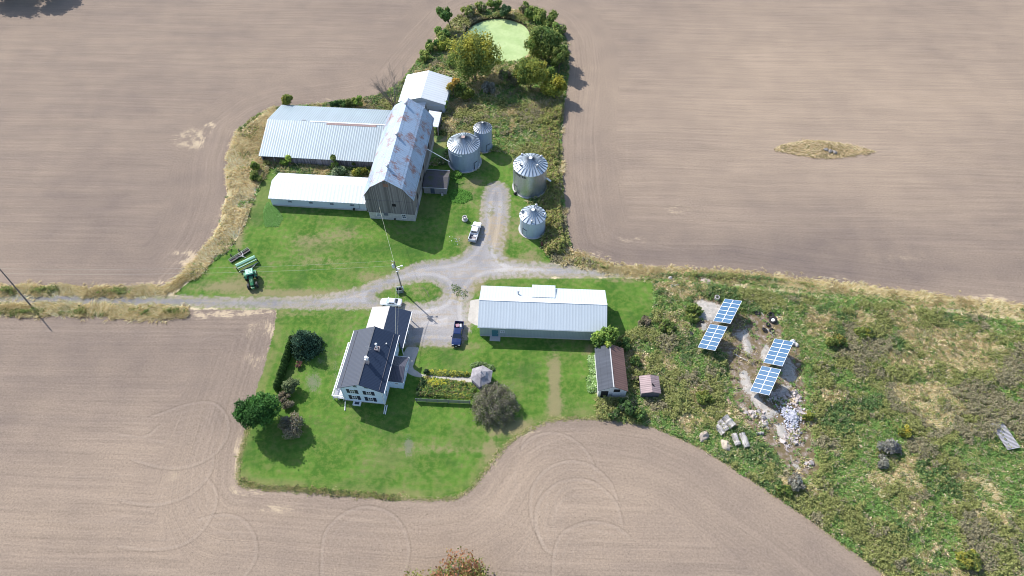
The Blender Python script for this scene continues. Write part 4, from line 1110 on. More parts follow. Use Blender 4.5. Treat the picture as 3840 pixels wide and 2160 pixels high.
def grain_bin(cx, cyf, R, h, hr, wall, ribs, label, cap=.35, rustcap=False, txt=None, vents=(), door_th=-1.0, ladder=None, cone=None):
    t = thing('grain_bin', label, 'grain bin', (cx, cyf, 0), 0, 'steel grain bins beside the barn')
    mb = MB(); mb.smooth = True; mb.lathe([(R, 0), (R, h)], 56); mb.build('wall', wall, t)
    mb = MB(); mb.lathe([(R + .35, -.1), (R + .35, .12), (R - .1, .14)], 48); mb.build('foundation_ring', M_CONC, t)
    mb = MB()
    prof = [(R + .12, h - .08), (R + .14, h), (R * .5, h + hr * .5), (cap, h + hr), (0, h + hr)]
    mb.lathe(prof, ribs * 2)
    mb.mi = 1
    for k in range(ribs):
        a = 2 * pi * k / ribs; ca, sa = cos(a), sin(a)
        w_ = .085
        p = [(R + .15, h + .0), (cap, h + hr)]
        v = []
        for r_, z_ in p:
            w_ = .065 if r_ > cap else .008
            for s_ in (-1, 1):
                for dz in (-.02, .09):
                    v.append((r_ * ca - s_ * w_ * sa, r_ * sa + s_ * w_ * ca, z_ + dz))
        mb.add(v, [(1, 5, 7, 3), (0, 1, 3, 2), (0, 4, 5, 1), (2, 3, 7, 6), (4, 6, 7, 5)])
    ro = mb.build('roof', [cone or M_CONE, M_SHADOW_RIB], t)
    mb = MB(); mb.cyl((0, 0, h + hr - .1), (0, 0, h + hr + .22), cap, cap * .95, n=20)
    mb.build('roof_cap', plain('rusty_cap', (.38, .27, .25), .8, 0, .3, 3) if rustcap else M_TRIM, t)
    for a, r_ in vents:
        x, y = r_ * cos(a), r_ * sin(a); zz_ = h + hr * (1 - r_ / R)
        mb = MB(); mb.smooth = True; mb.cyl((x, y, zz_ - .1), (x, y, zz_ + .5), .17, n=10); mb.sphere((x + .12, y - .08, zz_ + .6), .34, .34, .26, 12, 8); mb.build('gooseneck_vent', M_GREYMETAL, t)
    mb = MB(); a = door_th
    def arc(a0, a1, z0, z1, r0, r1, m):
        n = 5; v = []
        for k in range(n + 1):
            b = a0 + (a1 - a0) * k / n
            for r_ in (r0, r1):
                for z_ in (z0, z1): v.append((r_ * cos(b), r_ * sin(b), z_))
        for k in range(n):
            i = k * 4; j = i + 4
            m.add([v[i], v[i + 1], v[i + 2], v[i + 3], v[j], v[j + 1], v[j + 2], v[j + 3]], [(2, 6, 7, 3), (1, 3, 7, 5), (0, 4, 6, 2), (0, 2, 3, 1), (4, 5, 7, 6)])
    hw = .55 / R
    arc(a - hw, a + hw, .35, 2.3, R - .02, R + .08, mb); d = mb.build('door', wall, t)
    mb = MB(); arc(a - hw - .03, a - hw, .3, 2.35, R, R + .12, mb); arc(a - hw, a + hw, 2.3, 2.36, R, R + .12, mb); mb.build('door_frame', M_BLACK, d)
    if ladder is not None:
        mb = MB(); a = ladder
        for s_ in (-.2, .2):
            b = a + s_ / R; mb.cyl(((R + .12) * cos(b), (R + .12) * sin(b), .6), ((R + .12) * cos(b), (R + .12) * sin(b), h), .03, n=5)
        for z_ in np.arange(.8, h, .35):
            mb.cyl(((R + .12) * cos(a - .2 / R), (R + .12) * sin(a - .2 / R), z_), ((R + .12) * cos(a + .2 / R), (R + .12) * sin(a + .2 / R), z_), .02, n=4)
        mb.build('ladder', M_GREYMETAL, t)
    if txt: curved_text(txt[0], txt[1], R, txt[2], txt[3], txt[4], t)
    return t
# bearings: -90 degrees faces the camera
binA = grain_bin(-12.15, 129.2 + 4.0, 4.0, 6.1, 1.9, M_SILO, 34, 'big old grain bin with closely ribbed roof and rusty cap, nearest the barn', .5, True,
          ('BROCK', 1.0, 5.12, radians(-118), M_PAINT_W), (), radians(-42), radians(-20))
binB = grain_bin(-7.5, 136.7 + 2.3, 2.3, 6.3, 1.5, M_SILO, 22, 'slimmest grain bin with a peaked rust-streaked roof, behind the big ribbed one', .22, False, None, (), radians(-52), radians(-120),
          sheet_metal('streaked_cone', (.60, .64, .68), .4, .3, 50, 1, rust=.5, lines=0, bumps=0))
binC = grain_bin(4.45, 120.1 + 4.0, 4.05, 7.2, 2.1, M_SILO_SH, 26, 'largest shiny galvanised grain bin with gooseneck vents on its roof', .45, False,
          ('WESTEEL', .85, 6.2, radians(-128), M_PAINT_K), ((radians(-160), 2.7), (radians(-48), 2.3), (radians(40), 3.3), (radians(125), 3.6)), radians(-150), radians(-172))
binD = grain_bin(4.85, 106.75 + 3.0, 2.98, 4.8, 1.6, M_SILO_W, 18, 'smallest squat pale grain bin nearest the driveway, with a white roof cap', .42, False,
          None, ((radians(-98), 2.6), (radians(-10), 2.7), (radians(75), 2.7), (radians(165), 2.7)), radians(-130), radians(-145))
mb = MB()
for k, (a, r_) in enumerate(((-60, 4.4), (-48, 4.45), (-35, 4.5), (-28, 4.3))):
    a = radians(a); x, y = r_ * cos(a), r_ * sin(a); mb.cyl((x, y, 0), (x * .99, y * .99, .8 + .5 * (k % 2)), .07, n=6)
mb.build('unloading_pipe', M_TRIM, binA)
mb = MB(); mb.cyl((cos(-2.5) * 4.2, sin(-2.5) * 4.2, .3), (cos(-2.5) * 4.9, sin(-2.5) * 4.9, .3), .3, n=12); mb.build('fan', M_BLACK, binC)
a = radians(-12); mb = MB(); mb.cyl((4.1 * cos(a), 4.1 * sin(a), 3.6), (5.2 * cos(a), 5.2 * sin(a), 2.8), .22, n=8); mb.build('chute', M_TRIM, binC)
# filling tube from the barn to the big bin
q0 = P(1560 + 228 / 5.573, 500 + 325 / 5.573, 7.2); q1 = P(1560 + 935 / 5.573, 500 + 722 / 5.573, 3.0)
w0 = Vector((barn.location.x + 5.6, 122.0, 6.6))
w0 = Vector((*q0, 7.2)); w1 = Vector((*P(1560 + 700 / 5.573, 500 + 595 / 5.573, 4.2), 4.2)); 
mb = MB(); mb.cyl(w0, w1, .09, n=8); o = mb.build('grain_tube', M_TRIM); tag(o, 'thin pale filling tube sloping from the barn wall to the big ribbed grain bin', 'tube')
# ------------------------------------------------------------------ foliage
def leaf_mat(name='leaf', rough=.8, tl=.42):
    g = G(name)
    c = g.attr('col', True)
    g.fin(c, rough, 0, .15)
    t = g.n('BsdfTranslucent'); g.link(c, t.inputs['Color'])
    m = g.n('MixShader'); m.inputs[0].default_value = tl
    g.link(g.bsdf.outputs[0], m.inputs[1]); g.link(t.outputs[0], m.inputs[2]); g.link(m.outputs[0], g.out.inputs['Surface'])
    return g.mat
M_LEAF = leaf_mat()
M_BARK = plain('bark', (.13, .11, .095), .95, 0, .3, 4)
M_TWIG = plain('twig', (.20, .175, .16), .95, 0, .2, 4)

def rand_frames(n, rng, up=0.0, bias=None):
    """random orthonormal tangent pairs; normals pulled towards 'bias' (n,3) or up"""
    nrm = rng.normal(size=(n, 3))
    nrm /= np.linalg.norm(nrm, axis=1, keepdims=True)
    if bias is not None: nrm = nrm + bias
    nrm[:, 2] += up
    nrm /= np.linalg.norm(nrm, axis=1, keepdims=True) + 1e-9
    r = rng.normal(size=(n, 3))
    a = np.cross(nrm, r); a /= np.linalg.norm(a, axis=1, keepdims=True) + 1e-9
    b = np.cross(nrm, a)
    return a, b
def quads_from(c, a, b, la, lb):
    la = la[:, None]; lb = lb[:, None]
    v = np.stack([c - a * la - b * lb * .6, c + a * la * .7 - b * lb, c + a * la + b * lb * .6, c - a * la * .7 + b * lb], axis=1).reshape(-1, 3)
    f = np.arange(len(v)).reshape(-1, 4)
    return v, f
def foliage(name, c, size, col, rng, parent=None, up=.3, bias=None, long=1.0, gain=2.1):
    n = len(c)
    a, b = rand_frames(n, rng, up, bias)
    s = size * rng.uniform(.6, 1.3, n)
    v, f = quads_from(c, a, b, s * long, s)
    cc = np.repeat(np.clip(col * gain * rng.uniform(.72, 1.28, (n, 1)), 0, 1), 4, axis=0)
    return np_mesh(name, v, f, M_LEAF, False, None, {'col': cc}, parent)

def limbs(mb, p, d, L, r, depth, rng, spread=.5, kids=3, up=.15):
    """tapering branches"""
    n = 3; pts = [Vector(p)]; dd = Vector(d)
    for k in range(n):
        dd = (dd + Vector(rng.normal(0, .12, 3)) + Vector((0, 0, up * .3))).normalized()
        pts.append(pts[-1] + dd * (L / n))
    for k in range(n):
        mb.cyl(pts[k], pts[k + 1], r * (1 - .22 * k), r * (1 - .22 * (k + 1)), 5 if r > .05 else 3, False)
    if depth > 0:
        for k in range(kids):
            t = rng.uniform(.35, 1.0); i = min(int(t * n), n - 1)
            q = pts[i].lerp(pts[i + 1], t * n - i)
            v = (dd + Vector(rng.normal(0, spread, 3)) + Vector((0, 0, up))).normalized()
            limbs(mb, q, v, L * rng.uniform(.5, .75), r * .5, depth - 1, rng, spread, kids, up)

def tree(label, base, top, rad, cols, seed, crown0=.25, n=5000, leaf=.17, lobes=16, trunk_r=.16, cat='tree', name='broadleaf_tree', topcol=None, group=None, squash=1.0, dens=.72, shift=(0, 0), conifer=False, bark=None, crown_name='crown'):
    """base = ground point, top = height, rad = (rx, ry) crown radii; cols = list of leaf colours"""
    rng = np.random.default_rng(seed)
    rad = rad if isinstance(rad, tuple) else (rad, rad)
    t = thing(name, label, cat, (base[0], base[1], 0), 0, group)
    zc = top * (crown0 + 1) / 2; rz = top * (1 - crown0) / 2
    L = []
    for k in range(lobes):
        u = rng.normal(size=3); u /= np.linalg.norm(u); u[2] = abs(u[2]) * rng.choice([1, 1, -.7])
        q = rng.uniform(.35, dens + .1)
        if conifer:
            h = rng.uniform(0, 1) ** 1.3; a = rng.uniform(0, 2 * pi); w_ = (1 - h) * .75
            L.append((shift[0] + rad[0] * w_ * cos(a), shift[1] + rad[1] * w_ * sin(a), top * crown0 + top * (1 - crown0) * h * .93, rad[0] * (.18 + .3 * (1 - h))))
        else:
            L.append((shift[0] + u[0] * rad[0] * q, shift[1] + u[1] * rad[1] * q, zc + u[2] * rz * q, min(rad) * rng.uniform(.20, .46)))
    L = np.array(L)
    wts = L[:, 3] ** 2; wts /= wts.sum()
    li = rng.choice(len(L), n, p=wts)
    u = rng.normal(size=(n, 3)); u /= np.linalg.norm(u, axis=1, keepdims=True)
    r = rng.uniform(.45, 1.08, n) ** .6
    lump = 1 + .32 * np.sin(u[:, 0] * 7 + li) * np.sin(u[:, 1] * 6 + li * 2) 
    c = L[li, :3] + u * (L[li, 3] * r * lump)[:, None] * np.array([1, 1, squash if squash else 1])
    c[:, 2] = np.maximum(c[:, 2], .1)
    cols = np.array(cols)
    kk = (rng.integers(0, len(cols), len(L)))[li]
    kk = np.where(rng.random(n) < .3, rng.integers(0, len(cols), n), kk)
    col = cols[kk] * (rng.uniform(.82, 1.18, len(L))[li])[:, None]
    if topcol is not None:
        # patches of turned leaves near the top
        w_ = (c[:, 2] / top > .62) & ((np.sin(c[:, 0] * 1.3 + seed) + np.sin(c[:, 1] * 1.7 + seed * 2)) * .5 + rng.normal(0, .35, n) > .0)
        col[w_] = np.array(topcol) * rng.uniform(.8, 1.2, (w_.sum(), 1))
    foliage(crown_name, c, leaf, col, rng, t, .25, u * .8)
    mb = MB()
    if trunk_r:
        mb.cyl((0, 0, -.1), (shift[0] * .5, shift[1] * .5, top * (.3 + crown0 * .5)), trunk_r, trunk_r * .65, 8)
        for k in range(7):
            a = rng.uniform(0, 2 * pi); v = Vector((cos(a) * .8, sin(a) * .8, .9)).normalized()
            limbs(mb, (shift[0] * .4, shift[1] * .4, top * (.15 + crown0 * .5 + .05 * k)), v, min(rad) * .8, trunk_r * .45, 1, rng)
        mb.build('trunk', bark or M_BARK, t)
    return t

DG_ = [(.042, .080, .026), (.058, .105, .034), (.075, .130, .040)]      # deep green
OG = [(.080, .120, .032), (.115, .140, .042), (.058, .090, .026), (.145, .165, .048)]   # olive green
YG = [(.16, .17, .035), (.12, .14, .035), (.20, .19, .04), (.08, .11, .03)]
GOLD = (.20, .19, .035)
LIME = [(.16, .22, .05), (.22, .26, .06), (.11, .17, .04)]
BRN = [(.13, .105, .075), (.165, .145, .10), (.10, .10, .055), (.145, .13, .085)]
GRY = [(.155, .15, .13), (.12, .12, .095), (.18, .18, .155)]
z_p = Z(1500, 0, 2.415)
def base_h(bu, bv, tu, tv):
    """ground point and height from base pixel and top pixel"""
    b = P(bu, bv)
    lo, hi = 0, 30
    for _ in range(40):
        m = (lo + hi) / 2
        Y, Zz = b[1], m - CAM_H
        v = 1080 - FPX * (Y * sin(PITCH) + Zz * cos(PITCH)) / (Y * cos(PITCH) - Zz * sin(PITCH))
        if v > tv: lo = m
        else: hi = m
    return b, lo
GP = 'trees and bushes around the pond'
b, h = base_h(1693, 112, 1693, 10); tree('slender dark green tree on the left rim of the duckweed pond, leaning outward', b, h * .85, (3.3, 2.6), DG_ + OG[:1], 1, .34, 3800, .2, 14, .2, group=GP, shift=(-1.6, 0))
b, h = base_h(1895, 62, 1895, 10); tree('small round blue-green bush at the very top edge of the pond', b, h * .8, 1.9, [(.05, .085, .04), (.07, .11, .055)], 2, .12, 2200, .16, 8, .09, 'bush', 'round_bush', group=GP)
b, h = base_h(1782, 300, 1775, 112); tree('biggest pond tree, olive with golden yellow leaves on top, at the left shore', b, h * .84, (8.0, 7.0), OG + YG[:2], 3, .10, 15000, .2, 42, .3, topcol=GOLD, group=GP)
b, h = base_h(2030, 225, 2030, 85); tree('wide olive green tree with dense crown on the right shore of the pond', b, h * .86, (6.3, 5.4), OG + DG_[1:2], 4, .10, 10500, .2, 30, .25, group=GP)
b, h = base_h(1990, 335, 1990, 205); tree('yellowish green rounded tree at the lower right corner of the pond', b, h * .88, (5.2, 4.8), YG + OG[:2], 5, .08, 9500, .19, 26, .22, group=GP)
b, h = base_h(2095, 275, 2098, 170); tree('slim olive tree at the field edge right of the pond, its shadow on the soil', b, h * .95, (3.0, 2.8), OG, 6, .12, 4500, .18, 14, .15, group=GP)
b, h = base_h(2082, 370, 2082, 285); tree('bright yellow-green tree at the field edge, lowest of the pond trees', b, h * .9, (3.9, 3.4), YG + [(.19, .21, .04)], 7, .08, 6000, .19, 18, .16, topcol=(.20, .185, .03), group=GP)
b, h = base_h(1905, 318, 1905, 245); tree('brownish low bush between the two yellow-topped trees below the pond', b, h * .75, (3.4, 2.6), BRN + OG[:1], 8, .04, 3400, .18, 14, .08, 'bush', 'brown_bush', group=GP)
b, h = base_h(1835, 350, 1840, 300); tree('grey twiggy bush in the shade below the biggest pond tree', b, h * .8, (2.8, 2.0), GRY, 9, .04, 2400, .15, 12, .08, 'bush', 'twiggy_bush', group=GP)
b, h = base_h(1702, 368, 1680, 280); tree('orange-yellow turning bush touching the roof of the white machine shed', b, h * .85, (1.9, 2.2), [(.34, .20, .04), (.26, .18, .05), (.16, .15, .04)], 10, .2, 2600, .17, 10, .1, 'bush', 'turning_bush', group=GP)
b, h = base_h(1728, 368, 1728, 290); tree('green bushy sapling right of the orange bush beside the machine shed', b, h * .75, (2.4, 2.4), OG + YG[:1], 11, .08, 3400, .18, 12, .1, 'bush', 'green_bush', group=GP)
b, h = base_h(1668, 415, 1664, 372); tree('small lime green sapling in front of the gable of the machine shed', b, h, 1.1, LIME, 12, .1, 900, .14, 6, .05, 'sapling', 'sapling')
b, h = base_h(1750, 375, 1748, 320); tree('yellow-green bush left of the grey twiggy bush below the pond', b, h * .8, (2.3, 2.0), YG, 113, .05, 2600, .17, 10, .08, 'bush', 'green_bush', group=GP)
for k, (u, v, r_, cl, lb) in enumerate(((2000, 70, 2.6, OG, 'olive bush on the upper right rim of the pond'), (2045, 95, 2.8, DG_ + OG, 'dark bush on the right rim of the pond, above the wide olive tree'),
        (1755, 62, 2.2, OG + BRN, 'olive brown bush on the upper left rim of the pond'), (1800, 42, 2.0, BRN + OG, 'brownish bush on the top rim of the pond, left of the round blue-green one'),
        (2090, 130, 2.4, OG + BRN[:1], 'olive bush where the pond thicket meets the right field'), (2110, 215, 2.2, OG, 'olive bush between the slim tree and the right field'), (1660, 140, 2.2, DG_ + OG, 'dark bush at the foot of the slender tree left of the pond'),
        (1625, 190, 2.2, OG + DG_, 'dark green bush on the field side of the pond meadow, left'), (1590, 225, 1.8, OG, 'olive bush at the field edge behind the machine shed'), (1665, 185, 2.4, OG + YG[:1], 'bright bush between the left shore and the field edge'), (1700, 235, 2.2, OG, 'olive bush left of the biggest pond tree'),
        (2085, 180, 2.4, OG + YG[:1], 'yellowish bush right behind the wide olive tree'), (2060, 300, 2.2, OG, 'olive bush between the yellow-green trees at the field edge'), (1950, 300, 2.0, DG_ + OG, 'dark bush at the lower shore left of the rounded yellow-green tree'), (1850, 30, 1.8, OG, 'low bush on the top rim just left of the round blue-green one'), (1960, 45, 2.0, OG + BRN[:1], 'low bush on the top rim just right of the round blue-green one'))):
    r_ *= 1.3; cl = [tuple(min(1, c_ * 1.35) for c_ in q_) for q_ in cl]; tree(lb, P(u, v), r_ * 1.15, (r_ * 1.1, r_ * .85), cl, 40 + k, .02, int(1000 * r_), .18, 9, .06, 'bush', 'wild_bush', group='wild bushes on the rim of the pond')
# bushes behind and between the sheds
b = P(1090, 405); tree('round yellow-green bush standing behind the left part of the cattle shed', b, 4.4, 2.1, YG + LIME[:1], 20, .2, 2400, .18, 10, .1, 'bush', 'round_bush')
b = P(1351, 402); tree('small lime bush behind the cattle shed', b, 3.4, 1.4, LIME, 21, .1, 1100, .17, 6, .06, 'bush', 'green_bush')
b = P(1320, 398); tree('olive bush behind the cattle shed, left of the lime one', b, 2.4, 1.7, OG, 22, .05, 1100, .17, 6, .06, 'bush', 'green_bush')
b = P(1268, 402); tree('wide low dark green bush behind the cattle shed', b, 2.2, (2.8, 1.6), DG_, 23, .05, 1800, .17, 9, .06, 'bush', 'dark_bush')
for k, (u, v, hh, r_, cl, lb) in enumerate(((1078, 616, 2.8, 1.7, LIME + DG_[2:], 'bright green bush growing at the open left bay of the cattle shed'), (1262, 632, 4.6, 1.2, OG + LIME[2:], 'thin sapling rising above the cattle shed eave'),
        (1335, 622, 2.2, .9, OG, 'small sapling against the board wall of the cattle shed'), (1355, 655, 2.0, 1.7, YG, 'rounded yellow-green bush between the two left sheds, next to the barn'),
        (1270, 655, 2.0, 2.2, [(.13, .17, .09), (.16, .19, .11)], 'pale grey-green bush behind the low white shed'), (962, 640, 2.6, 1.6, LIME + OG, 'pale green bush at the left corner of the cattle shed'), (968, 672, 2.2, 1.5, OG, 'olive bush below the left corner of the cattle shed'))):
    tree(lb, P(u, v), hh, r_, cl, 60 + k, .06, int(900 * r_ * hh / 2), .16, 8, .06, 'bush', 'yard_bush')
# bare tree behind the barn
rng = np.random.default_rng(5)
b = P(1482, 403)
t = thing('bare_tree', 'leafless grey tree with fine spreading twigs behind the barn and cattle shed', 'tree', (b[0], b[1], 0))
mb = MB()
for k in range(9):
    a = rng.uniform(0, 2 * pi); limbs(mb, (0, 0, 0), Vector((cos(a) * .42 - .22, sin(a) * .42, 1)).normalized(), rng.uniform(4.5, 7), .1, 3, rng, .38, 4, .12)
mb.build('trunk', plain('grey_bark', (.16, .145, .13), .95, 0, .2), t)
# ornamental garden
z8g = Z(880, 1150, 2.635)
b, h = base_h(1148, 1306, 1120, 1195); tree('tall blue-green spruce at the top end of the clipped hedge', b, 6.4, (3.0, 3.0), [(.035, .070, .045), (.055, .095, .06), (.025, .05, .03)], 24, .03, 9000, .13, 40, .2, 'tree', 'spruce_tree', conifer=True)
b = P(1146, 1322); tree('small grey-green bush at the foot of the spruce', b, 1.5, 1.2, [(.09, .13, .07), (.07, .10, .05)], 25, .03, 1500, .1, 7, .04, 'bush', 'round_bush')
HA_ = z8g(575, 350); HB_ = z8g(425, 815)
for k in range(15):
    q = k / 14.0; x = HA_[0] * (1 - q) + HB_[0] * q; y = HA_[1] * (1 - q) + HB_[1] * q
    if k == 0:
        rng = np.random.default_rng(77)
        ce = thing('cedar_shrub', 'x', 'shrub', (x, y, 0), 0, 'row of clipped cedars left of the house')
        n = 1500; zz_ = rng.uniform(0, 1, n) ** .9; a = rng.uniform(0, 2 * pi, n); rr = .62 * (1 - zz_ ** 2.4) ** .5 * rng.uniform(.8, 1.04, n)
        c = np.stack([rr * np.cos(a), rr * np.sin(a), .05 + zz_ * 2.3], axis=1)
        cl = np.array([(.030, .062, .016), (.045, .085, .022), (.055, .10, .025)])[rng.integers(0, 3, n)]
        foliage('crown', c, .09, cl, rng, ce, .1, np.stack([np.cos(a), np.sin(a), zz_], axis=1))
        MB().cyl((0, 0, 0), (0, 0, 1.6), .06, .03, 6).build('trunk', M_BARK, ce)
        o = ce
    else:
        o = copy_tree(ce); o.location = (x, y, 0); o.rotation_euler.z = k * 1.3; o.scale = (1, 1, .9 + .05 * (k % 4))
    o['label'] = 'clipped dark cedar, one of the touching row that forms the hedge left of the house'
b = z8g(645, 585); tree('low reddish brown round shrub alone on the lawn right of the hedge', b, 1.2, (1.0, .85), [(.14, .075, .06), (.11, .08, .055)], 26, .03, 1400, .08, 7, .03, 'shrub', 'red_shrub')
b = z8g(575, 830); tree('dense olive shrub at the lower end of the hedge', b, 2.8, (1.7, 1.8), [(.07, .095, .045), (.10, .12, .06)], 27, .03, 4200, .11, 14, .06, 'shrub', 'olive_shrub')
b = z8g(515, 900); tree('brown drying shrub above, between the big round tree and the olive shrub', b, 1.9, (1.5, 1.4), BRN, 28, .03, 2600, .1, 10, .05, 'shrub', 'brown_shrub', group='drying shrubs beside the big round tree')
b = z8g(520, 985); tree('lower drying shrub nestled against the right side of the big round tree', b, 1.7, (1.6, 1.3), BRN + GRY[:1], 29, .03, 2400, .1, 10, .05, 'shrub', 'brown_shrub', group='drying shrubs beside the big round tree')
b = z8g(300, 1150); tree('big round dark green tree at the left edge of the lawn', b, 8.3, (3.9, 3.7), [(.026, .070, .018), (.038, .095, .024), (.052, .125, .03), (.020, .05, .015)], 30, .10, 20000, .14, 46, .28, dens=.74)
b = z8g(585, 1205); tree('greyish brown rounded shrub in front of the big round tree', b, 3.4, (2.8, 2.5), GRY + BRN + [(.09, .12, .06)], 31, .05, 8500, .1, 26, .1, 'shrub', 'grey_shrub')
# shrubs around the gazebo garden
b = zg(268, 545); tree('small round boxwood at the start of the gazebo path', b, 1.2, .75, [(.035, .06, .03), (.05, .08, .035)], 32, .02, 1300, .07, 6, .03, 'shrub', 'boxwood')
for k, (x, y) in enumerate(((238, 668), (222, 715), (205, 765), (190, 815), (172, 862))):
    b = zg(x, y); tree('rounded dark boxwood in the short hedge at the left end of the flower bed', b, 1.15, (.72, .68), [(.04, .07, .03), (.06, .095, .04)], 33 + k, .02, 1300, .07, 6, .03, 'shrub', 'boxwood', group='boxwoods of the short hedge by the flower bed')
b = zg(350, 835); tree('small dark green mound in the lower left of the flower bed', b, .9, .75, DG_, 39, .02, 900, .08, 5, .03, 'shrub', 'garden_shrub')
# the large twiggy grey-brown shrub
def twig_shrub(label, base, R_, Hh, n_tw, n_leaf, cols, seed, name='twiggy_shrub', leaf=.085):
    rng = np.random.default_rng(seed)
    t = thing(name, label, 'shrub', (base[0], base[1], 0))
    mb = MB()
    for k in range(n_tw):
        a = rng.uniform(0, 2 * pi); el = rng.uniform(.15, 1.45)
        v = Vector((cos(a) * cos(el) * R_, sin(a) * cos(el) * R_, sin(el) * Hh))
        limbs(mb, (cos(a) * .2, sin(a) * .2, 0), v.normalized(), v.length * .72, .035, 2, rng, .3, 3, .08)
    mb.build('branches', M_TWIG, t)
    u = rng.normal(size=(n_leaf, 3)); u /= np.linalg.norm(u, axis=1, keepdims=True); u[:, 2] = np.abs(u[:, 2])
    lump = 1 + .13 * np.sin(u[:, 0] * 9 + seed) * np.sin(u[:, 1] * 8) + .09 * np.sin(u[:, 0] * 17 + u[:, 2] * 13)
    r = rng.uniform(.5, 1.0, n_leaf) ** .4 * lump * rng.uniform(.94, 1.04, n_leaf)
    c = u * r[:, None] * np.array([R_, R_, Hh]); c[:, 2] += .1
    cl = np.array(cols); k_ = (np.sin(c[:, 0] * 2 + 1) + np.sin(c[:, 1] * 2.3) + rng.normal(0, 1, n_leaf)); k_ = np.clip(((k_ + 2) / 4 * len(cl)).astype(int), 0, len(cl) - 1)
    foliage('crown', c, leaf, cl[k_], rng, t, .1, u * .6)
    return t
b = zg(1350, 1060)
twig_shrub('large round twiggy grey-brown shrub below the gazebo, thinly leaved', b, 4.5, 3.8, 80, 12500, [(.115, .108, .080), (.145, .130, .100), (.095, .105, .055), (.115, .135, .06), (.165, .150, .12)], 71)
# tree by the drive shed
b, h = base_h(2262, 1312, 2262, 1215); tree('bright green feathery tree at the right end of the drive shed', b, 5.6, (3.0, 2.6), LIME + [(.08, .13, .03)] + DG_[2:], 72, .08, 6500, .17, 20, .15, dens=.85)
# bushes round the old shed
for k, (u, v, hh, r_, cl, lb) in enumerate(((2345, 1540, 2.6, 2.3, DG_[:2] + [(.04, .05, .035)], 'very dark bush crowding the front of the old narrow shed'), (2300, 1562, 1.6, 1.4, DG_[:2] + BRN[2:3], 'dark low bush left of the bush in front of the old shed'),
        (2390, 1560, 1.9, 1.8, OG + DG_, 'dark olive bush at the lower right corner of the old shed'), (2335, 1300, 2.4, 1.8, DG_ + OG, 'dark bush behind the ridge of the old shed'), (2380, 1365, 1.9, 1.5, OG + DG_, 'olive bush along the right wall of the old shed'),
        (2385, 1425, 1.8, 1.4, OG + BRN[:1], 'brownish olive bush between the old shed and the tiny hut'), (2420, 1215, 1.3, 1.6, BRN, 'brown dried bush at the corner of the mown grass right of the drive shed'))):
    tree(lb, P(u, v), hh, (r_, r_ * .9), cl, 80 + k, .03, int(1100 * r_), .15, 9, .06, 'bush', 'wild_bush', group='wild bushes round the old shed')
for k, (u, v, hh, r_, cl, lb) in enumerate(((3330, 1690, 1.9, 2.6, GRY + [(.12, .12, .14)], 'lilac-grey bush in the middle of the overgrown meadow'), (3300, 1740, 1.5, 1.7, GRY, 'smaller grey bush just below the lilac-grey one'), (3391, 1625, 1.8, 1.5, YG + [(.30, .24, .04)], 'yellow bush up and right of the lilac-grey bush'),
        (2975, 1815, 2.0, 2.3, GRY + BRN[:1], 'grey-brown bush at the lower tip of the mossy rock'), (2935, 1850, 1.5, 1.7, OG + YG[:1], 'olive bush beside the bottom field, left of the grey-brown bush'), (2640, 1500, 1.6, 2.0, YG + OG, 'olive yellow bush left of the stacked logs'),
        (2600, 1175, 1.7, 2.3, OG + YG[:1], 'olive bush left of the flat rock by the upper solar array'), (2600, 1200, 1.4, 1.8, OG, 'lower olive bush beside the flat rock and big tyre'), (3025, 1570, 1.8, 1.4, YG + [(.24, .20, .07)], 'straw-yellow bush at the right edge of the stone pile'),
        (3130, 1290, 1.7, 2.4, OG + [(.17, .15, .04)], 'broad olive goldenrod clump right of the upper tyres'), (3240, 1260, 1.5, 2.2, YG + OG, 'yellow-olive clump in the upper meadow'), (3620, 2100, 1.8, 2.6, YG + OG, 'yellow-green clump near the lower right corner'),
        (2500, 1240, 1.4, 2.2, OG + BRN[:1], 'olive brown bush left of the lone big tyre'))):
    tree(lb, P(u, v), hh, (r_, r_ * .8), cl, 100 + k, .02, int(1000 * r_), .15, 12, .05, 'bush', 'meadow_bush', group='bushes in the overgrown meadow')
# red-brown sumac at the lower edge, and the two trees beyond the upper left corner
b = P(1690, 2268)
tree('broad sumac thicket turning red and orange at the bottom edge', b, 5.4, (9.4, 7.4), [(.17, .085, .045), (.15, .12, .045), (.11, .12, .04), (.21, .10, .06), (.085, .12, .035), (.14, .14, .05), (.12, .13, .04)], 90, .05, 26000, .15, 60, .22, name='sumac_thicket', squash=.8)
b = P(20, -14); tree('large tree at the upper left corner casting a ragged shadow on the field', b, 13.0, (7.4, 6.0), DG_ + OG, 91, .14, 6500, .34, 26, .35)
b = P(190, -20); tree('second tree at the upper edge, right of the corner tree', b, 12.0, (6.6, 5.5), DG_ + OG, 92, .2, 4500, .34, 20, .3)

